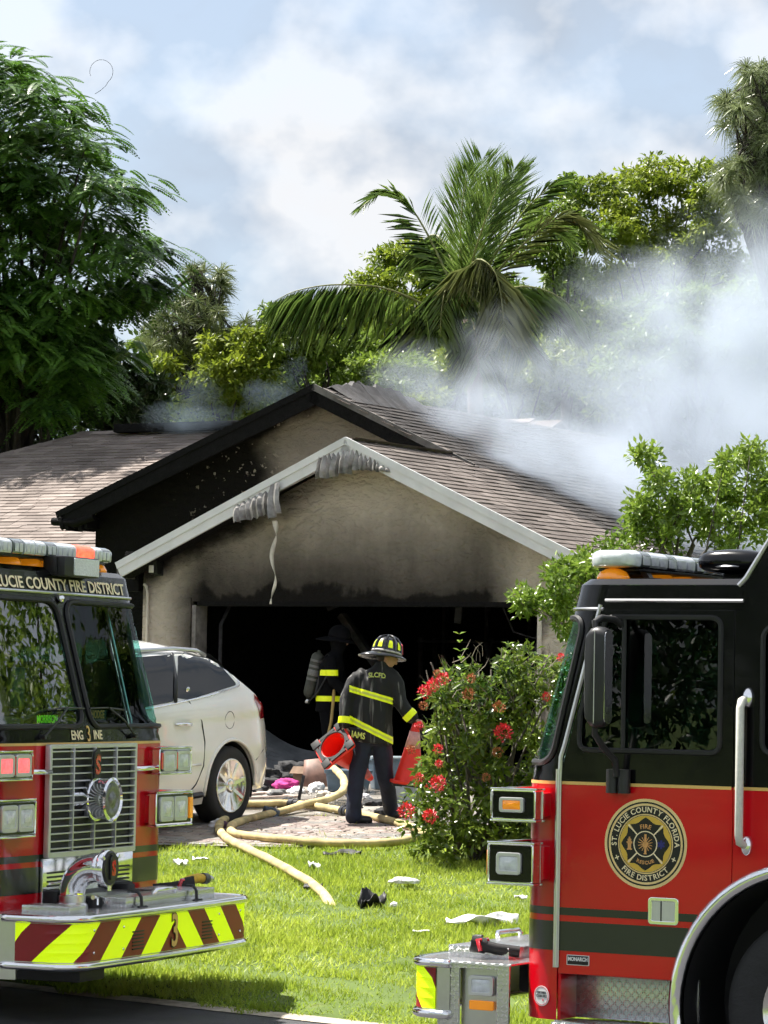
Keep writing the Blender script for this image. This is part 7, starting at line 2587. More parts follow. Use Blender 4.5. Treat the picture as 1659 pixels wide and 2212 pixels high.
# ---- the one in the garage doorway with an air cylinder on the back
def fighter_garage():
    b = ground_at(706, 1680)
    b.z = max(b.z, .975)
    o = empty('person', b, R_(-8))
    tag(o, 'person with air cylinder on the back standing in the dark garage doorway', 'person')
    mb = MB()
    ell(mb, [((.0, 0, .84), .11, .15), ((.0, 0, 1.1), .11, .155), ((.03, 0, 1.35), .12, .18), ((.06, 0, 1.48), .08, .10), ((.08, 0, 1.52), .05, .05)])
    limb(mb, [(.08, 0, 1.48), (.10, 0, 1.58)], [.055, .055])
    ell(mb, [((.12, 0, 1.55), .04, .03), ((.12, 0, 1.60), .085, .07), ((.115, 0, 1.67), .098, .078), ((.11, 0, 1.74), .07, .06), ((.11, 0, 1.765), .02, .02)])
    limb(mb, [(.208, 0, 1.64), (.225, 0, 1.62)], [.012, .014], 8)
    limb(mb, [(.05, -.19, 1.42), (.10, -.24, 1.16), (.26, -.20, 1.02)], [.052, .042, .03])
    limb(mb, [(.05, .19, 1.42), (.12, .22, 1.16), (.30, .12, 1.06)], [.052, .042, .03])
    hand(mb, (.28, -.19, 1.01), (1, .3, -.1), (0, .6, -.5), 1.0, 1.1, False)
    hand(mb, (.32, .11, 1.055), (1, -.3, 0), (0, -.6, -.5), 1.0, 1.1, True)
    limb(mb, [(.0, -.09, .86), (.04, -.10, .46), (-.06, -.11, .09)], [.085, .06, .045])
    limb(mb, [(.0, .09, .86), (.10, .10, .47), (.16, .11, .09)], [.085, .06, .045])
    put('body', remesh(mb.V, mb.F, .011, 2), M_SKIN, o, 1)
    mb = MB()
    ell(mb, [((.08, 0, 1.48), .085, .085), ((.11, 0, 1.56), .086, .078), ((.115, 0, 1.62), .104, .084), ((.112, 0, 1.70), .104, .086), ((.11, 0, 1.765), .06, .05)])
    put('hood', remesh(mb.V, mb.F, .013, 2), M_COATG, o, 1)
    mb = MB()
    ell(mb, [((.0, 0, .80), .16, .20), ((.0, 0, .95), .155, .195), ((.01, 0, 1.15), .15, .19), ((.03, 0, 1.35), .155, .205), ((.05, 0, 1.46), .12, .16), ((.075, 0, 1.53), .075, .08)], 24)
    limb(mb, [(.05, -.18, 1.42), (.07, -.24, 1.30), (.10, -.25, 1.16), (.25, -.20, 1.03)], [.078, .080, .072, .062])
    limb(mb, [(.05, .18, 1.42), (.08, .23, 1.30), (.12, .23, 1.16), (.29, .13, 1.06)], [.078, .080, .072, .062])
    coat = remesh(mb.V, mb.F, .013, 3, lambda p: .012 * mnoise.noise(Vector((p.x * 9, p.y * 9, p.z * 5))))
    put('coat', coat, M_COATG, o, 1)
    up = Vector((0, 0, 1))
    band(coat, [((0, 0, .99), up), ((0, 0, .925), -up)], M_TRIMY, o, 'reflective_stripe', .004, lambda c: c.x < .17 and c.x > -.14)
    band(coat, [((0, 0, 1.305), up), ((0, 0, 1.235), -up)], M_TRIMY, o, 'sleeve_stripe', .004, lambda c: c.y < -.16)
    mb = MB()
    ell(mb, [((.0, 0, .98), .13, .16), ((.0, 0, .80), .14, .18)])
    limb(mb, [(.0, -.09, .84), (.03, -.10, .64), (.04, -.105, .45), (-.02, -.11, .26), (-.055, -.11, .08)], [.105, .10, .088, .085, .092], 14)
    limb(mb, [(.0, .09, .84), (.06, .10, .64), (.10, .10, .46), (.14, .11, .27), (.16, .11, .08)], [.105, .10, .088, .085, .092], 14)
    tr = remesh(mb.V, mb.F, .014, 3)
    put('trousers', tr, M_COATG, o, 1)
    band(tr, [((0, 0, .215), up), ((0, 0, .155), -up)], M_TRIMY, o, 'shin_stripe', .004)
    boot(o, (-.09, -.11, .0), (1, -.2, 0), 1.15, .14)
    boot(o, (.13, .11, .0), (1, .0, 0), 1.15, .14)
    helmet(o, (.115, 0, 1.685), 0, (0, R_(10)), 1.1, True)
    # air pack
    ap = empty('air_pack', (-.18, -.02, 1.25), 0, o)
    ap.rotation_euler = (0, R_(12), 0)
    MB().lathe([(0, -.30), (.03, -.295), (.062, -.27), (.078, -.23), (.080, -.20), (.080, .20), (.074, .235), (.045, .265), (.02, .275), (.02, .30), (0, .30)], 20).build('cylinder', mat('cylinder_olive', (.05, .052, .04), .45, var=.3, vscale=9, spec=.3), ap, 1)
    for z in (-.08, .08, .15):
        MB().lathe([(.0815, z), (.083, z + .002), (.083, z + .028), (.0815, z + .03)], 20).build('cylinder_band', mat('band_dull', (.13, .13, .12), .5), ap, 1)
    MB().lathe([(.0815, -.02), (.0825, -.018), (.0825, .05), (.0815, .052)], 20).build('cylinder_label', mat('label_grey', (.14, .14, .13), .5, var=.5, vscale=60), ap, 1)
    box('harness_frame', (.09, 0, -.02), (.03, .22, .5), M_RUB, ap, .01)
    MB().cyl((0, 0, -.30), (0, -.02, -.36), .025, .03, 10).build('valve', M_STEEL, ap, 1)
    tube('air_hose', [(.02, -.05, -.34), (.12, -.16, -.20), (.20, -.2, .05), (.26, -.12, .20)], .012, M_RUB, ap, 6)
    for y in (-.12, .12):
        tube('shoulder_strap', [(.05, y, .18), (.12, y, .28), (.25, y, .22), (.32, y, .0), (.30, y, -.25)], .02, M_RUB, ap, 6, flat=.3)
    # shovel held in both hands
    return o, b
ff2, ff2_b = fighter_garage()
# ================================================================ things carried and lying about
M_CONE = mat('cone_red', (.82, .028, .012), .5, var=.12, vscale=6)
M_CONED = mat('cone_scuffed', (.50, .10, .09), .65, var=.4, vscale=14)
def cone(name, label, M, h=.68, rb=.145, rt=.030, bs=.185, collar=False):
    """hollow traffic cone: local z from base (0) to tip (h)"""
    o = empty(name, (0, 0, 0))
    o.matrix_world = M
    tag(o, label, 'traffic cone', 'red traffic cones')
    prof = [(rb, .03), (rb * .96, .04), (rt, h), (rt * .7, h + .004), (rt * .7, h), (rb * .92, .03), (rb * .93, .005)]
    MB().lathe(prof, 32, None, True).build('cone_body', M_CONE, o, 40)
    if collar:
        f = lambda z: rb * .96 + (rt - rb * .96) * (z - .04) / (h - .04) + .002
        MB().lathe([(f(.36), .36), (f(.52), .52)], 32).build('collar', mat('collar_pink', (.62, .30, .28), .5, var=.3, vscale=12), o, 1)
    else:
        f = lambda z: rb * .96 + (rt - rb * .96) * (z - .04) / (h - .04) + .0015
        MB().lathe([(f(.40), .40), (f(.62), .62)], 32).build('scuffed_tip', M_CONED, o, 1)
    c = bs
    plate('base', rpoly([(-c, -c), (c, -c), (c, c), (-c, c)], .03, 3), [circ(0, 0, rb * .95, 32)], .03, M_CONE, o, Matrix.Translation((0, 0, .017)), .006)
    # black rubber feet and rim underneath
    plate('base_ring', circ(0, 0, rb * 1.10, 32), [circ(0, 0, rb * .97, 32)], .012, M_RUB, o, Matrix.Translation((0, 0, -.004)), .002)
    for x in (-1, 1):
        for y in (-1, 1):
            box('foot', (x * c * .80, y * c * .80, -.008), (.09, .09, .02), M_RUB, o, .006)
    for a in range(4):
        q = Matrix.Rotation(R_(90 * a), 4, 'Z')
        bx = MB().box((c * .86, 0, -.006), (.028, c * 1.0, .012))
        bx.V = [q @ Vector(v) for v in bx.V]
        bx.build('base_rib', M_RUB, o)
    return o
fx = lambda cx, cy, y=0.0: ff1_b + Vector(((cx - 1130) / 854, y, (1785 - cy) / 854))
ax = Vector((.34, .42, -.30)).normalized()
bc = fx(812, 1122, -.12)
Zc = ax; Xc = Vector((.52, -.25, .62)); Xc = (Xc - Zc * Xc.dot(Zc)).normalized(); Yc = Zc.cross(Xc)
cone('traffic_cone', 'red traffic cone carried tilted with its hollow base towards the viewer', Matrix(((Xc.x, Yc.x, Zc.x, bc.x), (Xc.y, Yc.y, Zc.y, bc.y), (Xc.z, Yc.z, Zc.z, bc.z), (0, 0, 0, 1))))
tp = fx(1500, 925, .0)
bc = fx(1440, 1440, .02)
Zc = (tp - bc).normalized(); Xc = Vector((1, .2, 0)); Xc = (Xc - Zc * Xc.dot(Zc)).normalized(); Yc = Zc.cross(Xc)
cone('traffic_cone', 'red traffic cone hanging upright from a hand behind the flowering shrub', Matrix(((Xc.x, Yc.x, Zc.x, bc.x), (Xc.y, Yc.y, Zc.y, bc.y), (Xc.z, Yc.z, Zc.z, bc.z), (0, 0, 0, 1))), (tp - bc).length, .145, .03, .17, True)

# ---- shovel in the hands of the second firefighter
def shovel():
    o = empty('shovel', ff2_b + Vector((-.0, -.30, 0)))
    tag(o, 'wooden handled flat shovel standing by the firefighter in the garage', 'shovel')
    p0 = ground_at(686, 1700); p0 = p0 + Vector((0, 0, .03)) - o.location
    p1 = at(716, 1555, ff2_b.y - .28) - o.location
    p2 = at(722, 1490, ff2_b.y - .2) - o.location
    tube('handle', [p0 + (p1 - p0) * .15, p1, p2], .019, mat('handle_wood', (.36, .24, .07), .6, var=.3, vscale=12), o, 8)
    G = []
    for i in range(7):
        u = (i - 3) / 3
        G.append([Vector((p0.x + u * .16, p0.y - .02 - .02 * (1 - u * u), p0.z + .30 - .02 * abs(u))), Vector((p0.x + u * .17, p0.y - .06 - .03 * (1 - u * u), p0.z + .12)), Vector((p0.x + u * .175, p0.y - .14 - .02 * (1 - u * u), p0.z - .02))])
    b_ = MB().grid(G).build('blade', mat('rusty_steel', (.20, .11, .08), .6, var=.4, vscale=9), o, 1)
    b_.modifiers.new('t', 'SOLIDIFY').thickness = .006
shovel()

# ---- hoses
M_HOSE = mat('hose_jacket', (.50, .40, .19), .85, var=.5, vscale=4.5, bump=.4, bscale=120, bdist=.004)
M_COUP = mat('hose_coupling', (.05, .05, .055), .4, metal=.7)
def catmull(P, n=8):
    P = [Vector(p) for p in P]
    out = []
    for i in range(len(P) - 1):
        p0, p1, p2, p3 = P[max(i - 1, 0)], P[i], P[i + 1], P[min(i + 2, len(P) - 1)]
        for k in range(n):
            f = k / n
            out.append(.5 * ((2 * p1) + (p2 - p0) * f + (2 * p0 - 5 * p1 + 4 * p2 - p3) * f * f + (3 * p1 - p0 - 3 * p2 + p3) * f ** 3))
    out.append(P[-1])
    return out
def hose(label, px, r=.043, lifts=None, coup=()):
    P = []
    for i, (x, y) in enumerate(px):
        p = ground_at(x, y + 7)
        p.z += r + .012 + (lifts or {}).get(i, 0)
        P.append(p)
    c = P[0].copy(); c.z -= r
    o = empty('fire_hose', c)
    tag(o, label, 'fire hose', 'fire hoses on the driveway')
    Q = [p - c + Vector((.012 * mnoise.noise(Vector((i * .21, 1, len(px)))), .02 * mnoise.noise(Vector((i * .17, 7, len(px)))), 0)) for i, p in enumerate(catmull(P, 8))]
    MB().tube(Q, [r * (1 + .10 * mnoise.noise(Vector((i * .35, 3, len(px))))) for i in range(len(Q))], 12, flat=.9).build('hose_jacket', M_HOSE, o, 1)
    for k in coup:
        a, b2 = Q[k * 8], Q[k * 8 + 3]
        d = (b2 - a).normalized()
        MB().cyl(a, a + d * .16, r * 1.16, r * 1.16, 14).build('coupling', M_COUP, o, 40)
        MB().cyl(a + d * .06, a + d * .09, r * 1.32, r * 1.32, 14).build('coupling_lug', M_COUP, o, 40)
    return o
hose('pale yellow fire hose running from the driveway into the lawn', [(722, 1950), (690, 1925), (640, 1896), (590, 1868), (540, 1843), (498, 1822), (476, 1803), (474, 1786), (492, 1768), (510, 1748), (515, 1735)], lifts={0: -.09, 1: -.02})
hose('pale yellow fire hose in a wide loop ending at the shrub', [(930, 1806), (905, 1812), (860, 1824), (780, 1828), (700, 1826), (620, 1820), (550, 1813), (508, 1806), (497, 1797), (510, 1783), (560, 1768), (610, 1757), (660, 1748), (705, 1742), (738, 1735), (742, 1722), (728, 1709), (716, 1700)], lifts={12: .03, 13: .05, 14: .10, 15: .16, 16: .2, 17: .2})
hose('dark banded fire hose lying straight behind the loop and under the boots', [(505, 1742), (560, 1741), (625, 1740), (680, 1746), (740, 1756), (800, 1768), (860, 1783), (900, 1796), (960, 1815)], coup=(2, 4))

# ---- crumpled cloth, bags and charred scraps
def crumple(name, label, px, size, m, squash=.6, seed=0, cat='cloth', group=None, lift=0.0, sharp=.45):
    p = ground_at(*px)
    me = bpy.data.meshes.new(name)
    bm = bmesh.new()
    bmesh.ops.create_icosphere(bm, subdivisions=4, radius=1.0)
    off = Vector((seed * 3.1, seed * 1.7, seed * .9))
    for v in bm.verts:
        q = v.co.copy()
        d = 1 + sharp * (mnoise.noise(q * 1.6 + off)) + .30 * abs(mnoise.noise(q * 3.6 + off)) - .20 * abs(mnoise.noise(q * 7.5 + off * 2))
        v.co = Vector((q.x * d * size[0], q.y * d * size[1], max(-.35, q.z * d) * size[2] * 1.0 + .30 * size[2]))
    bm.to_mesh(me); bm.free()
    o = put(name, me, m, None, 1)
    o.location = (p.x, p.y, p.z + .012 + lift)
    o.rotation_euler = (0, 0, seed * 1.3)
    tag(o, label, cat, group)
    return o
cl = lambda n, c: mat(n, c, .85, var=.35, vscale=12)
crumple('cloth_bundle', 'blue grey cloth bundle lying alone on the wet driveway', (582, 1768), (.10, .09, .075), cl('cloth_bluegrey', (.10, .13, .17)), seed=1)
crumple('rag', 'white and grey rag beside the rear car wheel', (468, 1790), (.075, .06, .055), cl('cloth_white', (.62, .60, .62)), seed=2)
crumple('rag', 'small dark purple rag next to the white rag by the wheel', (486, 1792), (.05, .045, .045), cl('cloth_purple', (.10, .05, .08)), seed=3)
crumple('cloth_heap', 'magenta cloth heap beyond the rear bumper of the car', (617, 1706), (.20, .12, .09), cl('cloth_magenta', (.45, .03, .20)), seed=4)
crumple('cloth_heap', 'black and grey cloth heap right behind the car', (566, 1704), (.26, .14, .08), cl('cloth_char', (.03, .03, .032)), seed=5)
crumple('plastic_bag', 'white crumpled plastic bag in front of the shovel blade', (683, 1712), (.11, .09, .08), cl('bag_white', (.72, .72, .72)), seed=6, cat='bag')
crumple('plastic_bag', 'small white crumpled bag between the magenta heap and the shovel', (640, 1716), (.09, .07, .06), cl('bag_white', (.7, .7, .7)), seed=7, cat='bag')
crumple('stuffed_toy', 'orange and cream lump by the hose bend', (702, 1727), (.12, .08, .06), mat('lump_orange', (.70, .42, .20), .8, var=.5, vscale=10, col2=(.85, .75, .6)), seed=8, cat='debris')
crumple('rag', 'pale teal rag just left of the hose bend', (726, 1708), (.07, .06, .05), cl('cloth_teal', (.25, .33, .33)), seed=9)
crumple('charred_lump', 'black round lump on the paving right of the boots', (826, 1768), (.09, .08, .075), cl('lump_black', (.015, .015, .017)), seed=10, cat='debris', sharp=.15)
crumple('charred_lump', 'black flat lump behind the walking boots', (806, 1742), (.16, .10, .05), cl('lump_black2', (.02, .02, .022)), seed=11, cat='debris')
crumple('charred_lump', 'grey ashy lump beside the clear storage bin', (852, 1752), (.10, .08, .05), cl('lump_ash', (.12, .12, .12)), seed=12, cat='debris')
crumple('rag', 'white rag under the clear storage bin edge', (790, 1728), (.08, .05, .045), cl('cloth_white', (.6, .6, .6)), seed=13)

rr = random.Random(33)
for i, (x, y, w, lb_) in enumerate(((545, 1714, .16, 'black scorched cloth lump just behind the rear car wheel'), (600, 1722, .12, 'grey ashy lump left of the metal stub'), (690, 1738, .10, 'black lump between the crossing hoses'), (760, 1748, .10, 'black lump tucked beside the walking left boot'), (775, 1718, .14, 'dark grey lump behind the blue grey bin'), (880, 1760, .10, 'black lump at the foot of the shrub near the loop'), (620, 1735, .09, 'small brown charred lump in front of the pale boards'))):
    crumple('charred_scrap', lb_, (x, y), (w, w * .7, w * .45), (M_ASH, cl('lump_ash', (.12, .12, .12)), cl('scrap_brown', (.07, .05, .04)))[i % 3], seed=60 + i, cat='debris', group='charred scraps on the driveway')
# heap of black debris inside the doorway
rr = random.Random(9)
for i in range(10):
    x = 560 + i * 62 + rr.uniform(-15, 15)
    crumple('debris_mound', ('black debris mound nearest the car tail lamp', 'low black debris mound left of the collapsed panel', 'black debris mound under the collapsed panel', 'black debris mound between panel and shovel', 'black debris mound behind the shovel blade', 'black debris mound behind the blue grey bin', 'black debris mound behind the walking firefighter', 'black debris mound behind the hanging cone', 'black debris mound behind the shrub top', 'rightmost black debris mound by the garage jamb')[i], (x, 1688 + rr.uniform(-3, 3)), (.30, .26, rr.uniform(.10, .24)), M_ASH, seed=20 + i, cat='debris', group='burnt debris mounds in the garage')

# ---- storage bins and box
def bin_(label, px, sz, m, m2, rz, lid=True):
    p = ground_at(*px)
    o = empty('storage_bin', (p.x, p.y, p.z + .012), rz)
    tag(o, label, 'bin')
    w, d_, h = sz
    k = .86
    mb = MB()
    outer = lambda s, z: [Vector((x * s, y * s, z)) for x, y in rrect(-w / 2, -d_ / 2, w / 2, d_ / 2, .03, 3)]
    mb.rings([outer(k, 0), outer(.99, h), outer(1.05, h + .004), outer(1.05, h + .02), outer(.97, h + .02), outer(k * .97, .01)], caps=False)
    mb.add(outer(k, .006), [tuple(range(len(outer(k, 0))))])
    mb.build('tub', m, o, 35)
    if lid:
        mb = MB(); mb.rings([outer(1.06, h + .021), outer(1.06, h + .04), outer(.9, h + .05)]); mb.build('lid', m2, o, 35)
    return o
M_BINB = mat('bin_blue', (.10, .15, .20), .3, var=.25, vscale=8)
M_BINC = mat('bin_clear', (.28, .33, .36), .25, var=.35, vscale=10)
bin_('blue grey storage bin lying left of the walking firefighter', (752, 1712), (.46, .30, .20), M_BINB, M_BINB, R_(-20))
bin_('clear storage bin with blue side under the hanging cone', (868, 1740), (.44, .32, .24), M_BINC, M_BINB, R_(-10), False)
bin_('dark blue storage bin behind the clear one in shadow', (845, 1706), (.5, .36, .32), M_BINB, M_BINC, R_(10))
def carton():
    p = ground_at(664, 1700)
    o = empty('cardboard_box', (p.x + .05, p.y + .25, p.z + .01), R_(-25))
    tag(o, 'scorched brown cardboard box beside the shovel', 'box')
    m = mat('cardboard', (.20, .13, .085), .9, var=.35, vscale=6)
    w, d_, h = .36, .28, .20
    for c, s in (((0, -d_ / 2, h / 2), (w, .006, h)), ((0, d_ / 2, h / 2), (w, .006, h)), ((-w / 2, 0, h / 2), (.006, d_ - .01, h)), ((w / 2, 0, h / 2), (.006, d_ - .01, h)), ((0, 0, .004), (w - .01, d_ - .01, .005))):
        box('side', c, s, m, o, 0)
    box('flap', (0, -d_ / 2 - .05, h - .02), (w, .006, .13), m, o, 0, Matrix.Rotation(-.9, 3, 'X'))
carton()
# ---- boards and sticks
M_BOARD = mat('pale_board', (.48, .38, .33), .8, var=.3, vscale=8)
for i, (x0, y0, x1, y1, lb_) in enumerate(((528, 1722, 600, 1715, 'pale board lying nearest the car wheel'), (535, 1729, 615, 1726, 'pale board lying just in front of the dark hose'), (560, 1716, 640, 1726, 'pale board crossing behind the blue grey bundle'), (760, 1742, 800, 1738, 'short pale board behind the walking legs'), (815, 1735, 850, 1745, 'short pale board under the hanging cone'))):
    a, b_ = ground_at(x0, y0), ground_at(x1, y1)
    c = (a + b_) / 2
    d_ = b_ - a
    o = box('board', (0, 0, 0), (d_.length, .07, .02), M_BOARD, None, .003)
    o.location = (c.x, c.y, c.z + .028)
    o.rotation_euler = (0, -math.atan2(d_.z, math.hypot(d_.x, d_.y)), math.atan2(d_.y, d_.x))
    tag(o, lb_, 'board', 'boards on the driveway')
def post_stub():
    p = ground_at(650, 1730)
    o = box('metal_stub', (0, 0, .14), (.035, .03, .28), M_COUP, None, .006, Matrix.Rotation(.18, 3, 'Y'))
    o.location = p
    tag(o, 'short dark upright metal stub standing by the hose', 'debris')
post_stub()
# ---- collapsed garage door: ribbed panel
def door_panel():
    p = ground_at(590, 1688)
    o = empty('garage_door_panel', (p.x, p.y + .25, p.z + .01), R_(-25))
    tag(o, 'collapsed ribbed garage door panel slumped inside the opening', 'door panel')
    G = []
    for i in range(61):
        u = i / 60
        row = []
        for j in range(25):
            v = j / 24
            rib = .010 * (1 if (j % 2) else -1)
            row.append(Vector((-.95 + 1.75 * u + .12 * math.sin(v * 3), .05 + .75 * v + rib * .4 + .12 * math.sin(u * 4), .02 + (.62 * (1 - u) ** 1.2 + .12) * v + rib + .07 * math.sin(u * 7 + v * 2) * v)))
        G.append(row)
    q = MB().grid(G).build('ribbed_sheet', mat('ribbed_grey', (.075, .08, .085), .55, metal=.3, var=.4, vscale=4), o)
    q.modifiers.new('t', 'SOLIDIFY').thickness = .004
door_panel()
# ---- scraps on the lawn
def scrap(name, label, px, sz, m, seed, cat, curl=.06, rz=None, zup=.035):
    p = ground_at(*px)
    g = random.Random(seed)
    n, k = 14, 7
    G = []
    for i in range(n):
        u = i / (n - 1) - .5
        row = []
        for j in range(k):
            v = j / (k - 1) - .5
            x = u * sz[0] + g.uniform(-.08, .08) * sz[0] / n
            y = v * sz[1] * (1 - .5 * abs(u)) + .3 * sz[1] * math.sin(u * 5 + seed)
            z = zup + curl * (mnoise.noise(Vector((u * 3 + seed, v * 3, seed))) + .5 * u * u) + sz[2] * g.uniform(-.5, .5)
            row.append(Vector((x, y, z)))
        G.append(row)
    o = MB().grid(G).build(name, m, None, 1)
    o.location = p
    o.rotation_euler = (R_(7), 0, rz if rz is not None else g.uniform(-.4, .4))
    o.modifiers.new('t', 'SOLIDIFY').thickness = .006
    tag(o, label, cat)
    return o
M_FILM = mat('white_film', (.78, .78, .78), .35, var=.2, vscale=12)
M_SCR = mat('black_scrap', (.014, .014, .015), .6, var=.4, vscale=12)
scrap('roof_scrap', 'black charred roofing scrap at the edge of lawn and paving', (738, 1853), (.34, .12, .01), M_SCR, 1, 'debris', .05, .1)
scrap('roof_scrap', 'black curled roofing scrap in the middle of the lawn', (800, 1960), (.20, .16, .02), M_SCR, 2, 'debris', .16, .3, .05)
scrap('roof_scrap', 'low dark scrap sunk in the grass left of the curled one', (676, 1925), (.16, .10, .01), M_SCR, 3, 'debris', .04)
crumple('plastic_bag', 'flat white plastic bag on the lawn in front of the shrub', (873, 1918), (.125, .09, .035), M_FILM, .5, 41, 'bag', lift=.03, sharp=.2)
crumple('foam_piece', 'small white foam ball on the lawn below the flat bag', (851, 1968), (.035, .03, .03), M_FILM, .6, 42, 'debris', lift=.02, sharp=.1)
scrap('plastic_strip', 'long torn white plastic strip on the lawn beside the right bumper', (1042, 2003), (.56, .11, .01), M_FILM, 5, 'plastic', .10, .12, .05)
scrap('paper_scrap', 'thin white paper slip left of the torn plastic strip', (910, 2022), (.13, .035, .0), M_FILM, 6, 'paper', .01, 0)
scrap('paper_scrap', 'white paper scrap on the grass behind the left bumper', (432, 1868), (.14, .05, .01), M_FILM, 7, 'paper', .03, .2, .05)
scrap('plastic_scrap', 'crumpled clear plastic scrap beside the paper behind the left bumper', (392, 1874), (.13, .08, .02), M_FILM, 8, 'plastic', .06, -.2, .04)
scrap('plastic_scrap', 'bit of clear plastic on the grass right of the hose end', (678, 1880), (.10, .07, .02), M_FILM, 9, 'plastic', .05, .3, .04)
scrap('paper_scrap', 'white paper scrap at the grass edge beside the right engine', (1125, 1948), (.10, .04, .01), M_FILM, 10, 'paper', .02, .1)
# ---- yellow hose end lying on the left engine's bumper
def bumper_nozzle():
    p = Vector(pL) + hL * .38 + Vector((math.sin(R_(22)), math.cos(R_(22)), 0)) * 1.12
    o = empty('hose_nozzle', (p.x, p.y, -.08 + .70 + .075), math.atan2(hL.y, hL.x))
    o.scale = (.62, .62, .62)
    tag(o, 'yellow hose end with grey coupling on the left engine bumper', 'nozzle')
    MB().tube([(-.10, -.18, .02), (-.06, -.08, .05), (-.02, .04, .065), (.0, .12, .06)], [.05, .055, .055, .05], 12).build('hose_end', mat('hose_yellow', (.75, .48, .05), .7, var=.25, vscale=12), o, 1)
    MB().cyl((.0, .12, .06), (.015, .20, .055), .062, .062, 16).build('coupling', mat('coupling_grey', (.10, .10, .10), .45), o, 40)
    MB().cyl((.015, .20, .055), (.03, .30, .045), .05, .035, 14).build('nozzle_tip', M_STEEL, o, 40)
bumper_nozzle()

# ---- ash and litter strewn over the drive
def litter():
    g = np.random.default_rng(14)
    V, V2 = [], []
    for k in range(900):
        px, py = g.uniform(500, 900), 1690 + 130 * g.random() ** 1.7
        if not (px > 540 or py > 1740): continue
        p = ground_at(px, py)
        s = g.uniform(.005, .017) * (2.0 if g.random() < .10 else 1)
        n = unit(g.normal(size=3) * .4 + np.array([0, 0, 1.0]))
        t1 = unit(np.cross(n, g.normal(size=3))); t2 = np.cross(n, t1)
        c = np.array(p) + np.array([0, 0, .03 + s * .3])
        q = [c + t1 * s * g.uniform(.6, 1.3) + t2 * s * .3, c + t2 * s * g.uniform(.5, 1.2), c - t1 * s * g.uniform(.6, 1.3), c - t2 * s * g.uniform(.5, 1.2)]
        (V2 if g.random() < .45 else V).append(q)
    o = indexed('ash_litter', np.array(V), [(0, 1, 2, 3)], mat('ash_litter', (.03, .028, .026), .9, var=.6, vscale=30, island=.6), None)
    tag(o, kind='stuff')
    o = indexed('pale_litter', np.array(V2), [(0, 1, 2, 3)], mat('pale_litter', (.45, .42, .38), .8, var=.4, vscale=30, island=.5), None)
    tag(o, kind='stuff')
litter()
# ================================================================ smoke
def smoke_box(name, c, d, rz, dens, scale, seed, col, fall, thr=(.42, .72), stretch=(1, 1, 1)):
    """closed domain; density is turbulent noise shaped by soft ellipsoids (centre, radii, weight) in local metres"""
    o = MB().box((0, 0, 0), d).build(name, None)
    o.location = c
    o.rotation_euler = (0, 0, rz)
    m = bpy.data.materials.new(name + '_volume')
    m.use_nodes = True
    nt = m.node_tree
    nt.nodes.remove(nt.nodes['Principled BSDF'])
    out = nt.nodes['Material Output']
    pv = nt.nodes.new('ShaderNodeVolumePrincipled')
    pv.inputs['Color'].default_value = (*col, 1)
    pv.inputs['Anisotropy'].default_value = .25
    tc = nt.nodes.new('ShaderNodeTexCoord')
    mp = nt.nodes.new('ShaderNodeMapping')
    mp.inputs['Location'].default_value = (seed, seed * .7, seed * 1.3)
    mp.inputs['Scale'].default_value = stretch
    nt.links.new(tc.outputs['Object'], mp.inputs['Vector'])
    n = nt.nodes.new('ShaderNodeTexNoise')
    n.inputs['Scale'].default_value = scale
    n.inputs['Detail'].default_value = 5
    n.inputs['Roughness'].default_value = .6
    n.inputs['Distortion'].default_value = .6
    nt.links.new(mp.outputs['Vector'], n.inputs['Vector'])
    def M(op, a, b=None, clamp=False):
        x = nt.nodes.new('ShaderNodeMath'); x.operation = op; x.use_clamp = clamp
        for i, v in enumerate((a, b)):
            if v is None: continue
            if isinstance(v, (int, float)): x.inputs[i].default_value = v
            else: nt.links.new(v, x.inputs[i])
        return x.outputs[0]
    acc = None
    for cc, rad, wt in fall:
        vm = nt.nodes.new('ShaderNodeVectorMath'); vm.operation = 'SUBTRACT'
        nt.links.new(tc.outputs['Object'], vm.inputs[0]); vm.inputs[1].default_value = cc
        vd = nt.nodes.new('ShaderNodeVectorMath'); vd.operation = 'DIVIDE'
        nt.links.new(vm.outputs[0], vd.inputs[0]); vd.inputs[1].default_value = rad
        ln = nt.nodes.new('ShaderNodeVectorMath'); ln.operation = 'LENGTH'
        nt.links.new(vd.outputs[0], ln.inputs[0])
        mr = nt.nodes.new('ShaderNodeMapRange'); mr.interpolation_type = 'SMOOTHSTEP'
        mr.inputs['From Min'].default_value = 1.0; mr.inputs['From Max'].default_value = .30
        mr.inputs['To Min'].default_value = 0.0; mr.inputs['To Max'].default_value = wt
        nt.links.new(ln.outputs['Value'], mr.inputs['Value'])
        acc = mr.outputs['Result'] if acc is None else M('MAXIMUM', acc, mr.outputs['Result'])
    # noise eats the edges: density = clamp(noise + (mask-1)*k)
    e = M('ADD', n.outputs['Fac'], M('MULTIPLY', M('SUBTRACT', acc, 1.0), .26))
    r = nt.nodes.new('ShaderNodeMapRange'); r.interpolation_type = 'SMOOTHSTEP'
    r.inputs['From Min'].default_value = thr[0] - .18; r.inputs['From Max'].default_value = thr[1]
    nt.links.new(e, r.inputs['Value'])
    dn = M('MULTIPLY', M('MULTIPLY', r.outputs['Result'], acc), dens)
    nt.links.new(dn, pv.inputs['Density'])
    nt.links.new(pv.outputs[0], out.inputs['Volume'])
    o.data.materials.append(m)
    tag(o, kind='stuff')
    return o
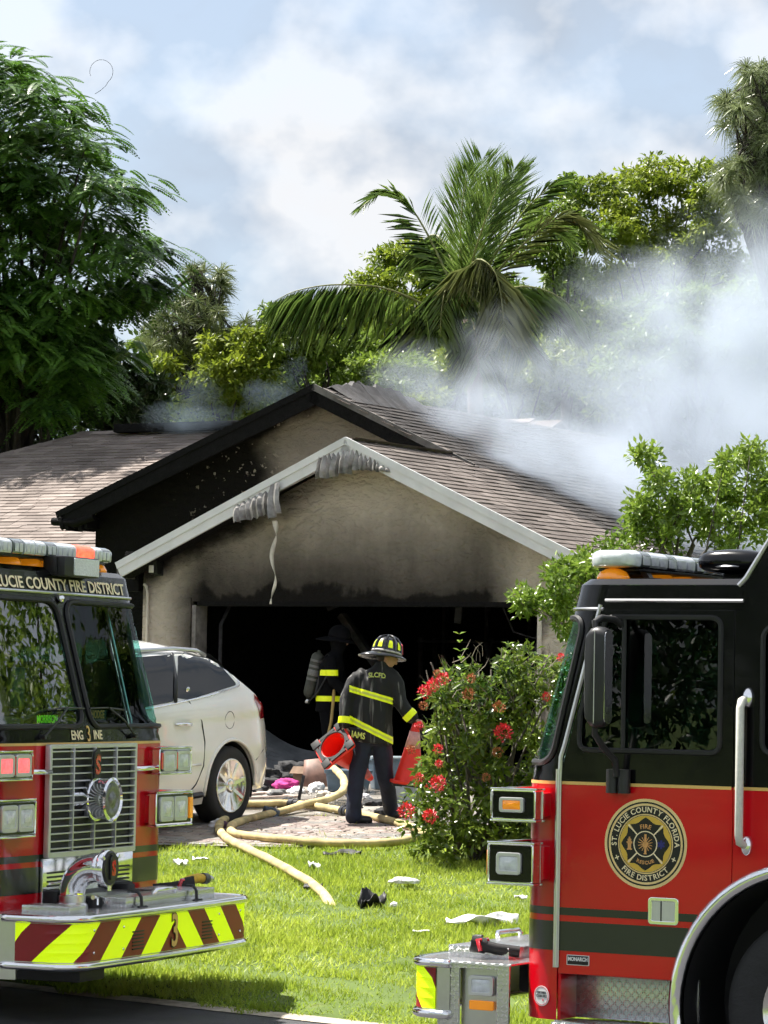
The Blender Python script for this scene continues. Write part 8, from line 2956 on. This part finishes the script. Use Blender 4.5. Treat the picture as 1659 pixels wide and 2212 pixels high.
# big plume over the burnt right-hand slope, drifting right and up
def plume(name, cpx, Yc, dims, blobs, dens, scale, seed, col, thr):
    c = at(cpx[0], cpx[1], Yc)
    fall = [(tuple(at(x, y, Y) - c), r, w) for x, y, Y, r, w in blobs]
    return smoke_box(name, c, dims, 0, dens, scale, seed, col, fall, thr)
def hw(x, y, dz):
    """pixel-free anchor: a point dz above the right roof slope, in world metres"""
    return HM @ Vector((x, y, zr(x) + dz))
def plume_w(name, c, dims, blobs, dens, scale, seed, col, thr):
    return smoke_box(name, c, dims, 0, dens, scale, seed, col, [(tuple(Vector(p) - c), r, w) for p, r, w in blobs], thr)
cS = at(1450, 850, 44.3)
roofb = [(hw(-1.6, 4.2, .5), (.9, 1.0, .6), .45), (hw(-.6, 3.9, .4), (1.1, 1.0, .65), .75), (hw(.5, 3.8, .4), (1.2, 1.0, .75), 1.0), (hw(1.6, 3.9, .45), (1.3, 1.0, .85), 1.0), (hw(2.7, 4.0, .6), (1.4, 1.1, 1.0), 1.0), (hw(3.8, 4.4, .9), (1.5, 1.2, 1.2), 1.0), (hw(1.0, 6.2, .8), (2.0, 1.6, 1.1), .95), (hw(3.2, 6.6, 1.4), (2.2, 1.7, 1.5), .9), (hw(-1.4, 6.4, .7), (1.5, 1.4, .8), .5)]
upb = [(at(1580, 800, 44.6), (2.3, 1.7, 1.9), .8), (at(1660, 1000, 43.2), (2.0, 1.5, 1.7), .9), (at(1480, 690, 45.2), (2.3, 1.5, 1.5), .58), (at(1680, 640, 45.0), (2.2, 1.5, 1.8), .72), (at(1280, 790, 44.8), (1.7, 1.2, 1.1), .55), (at(1060, 770, 45.0), (1.3, 1.0, 1.1), .32), (at(1420, 900, 44.0), (2.0, 1.5, 1.3), .8)]
plume_w('smoke_plume', cS, (9.6, 7.6, 7.4), roofb + upb, 2.0, .85, 3.0, (.70, .78, .90), (.36, .68))
plume('smoke_wisp', (420, 870), 45.8, (3.4, 1.8, 2.2), [(400, 905, 45.8, (1.3, .7, .4), .9), (430, 850, 45.8, (.7, .6, .8), .6)], .32, 1.3, 8.0, (.60, .77, .97), (.46, .74))
plume('smoke_wisp', (590, 820), 42.8, (2.2, 1.4, 1.8), [(570, 855, 42.8, (.7, .6, .35), .9), (620, 790, 42.8, (.5, .5, .7), .55)], .3, 1.5, 5.0, (.60, .77, .97), (.46, .74))
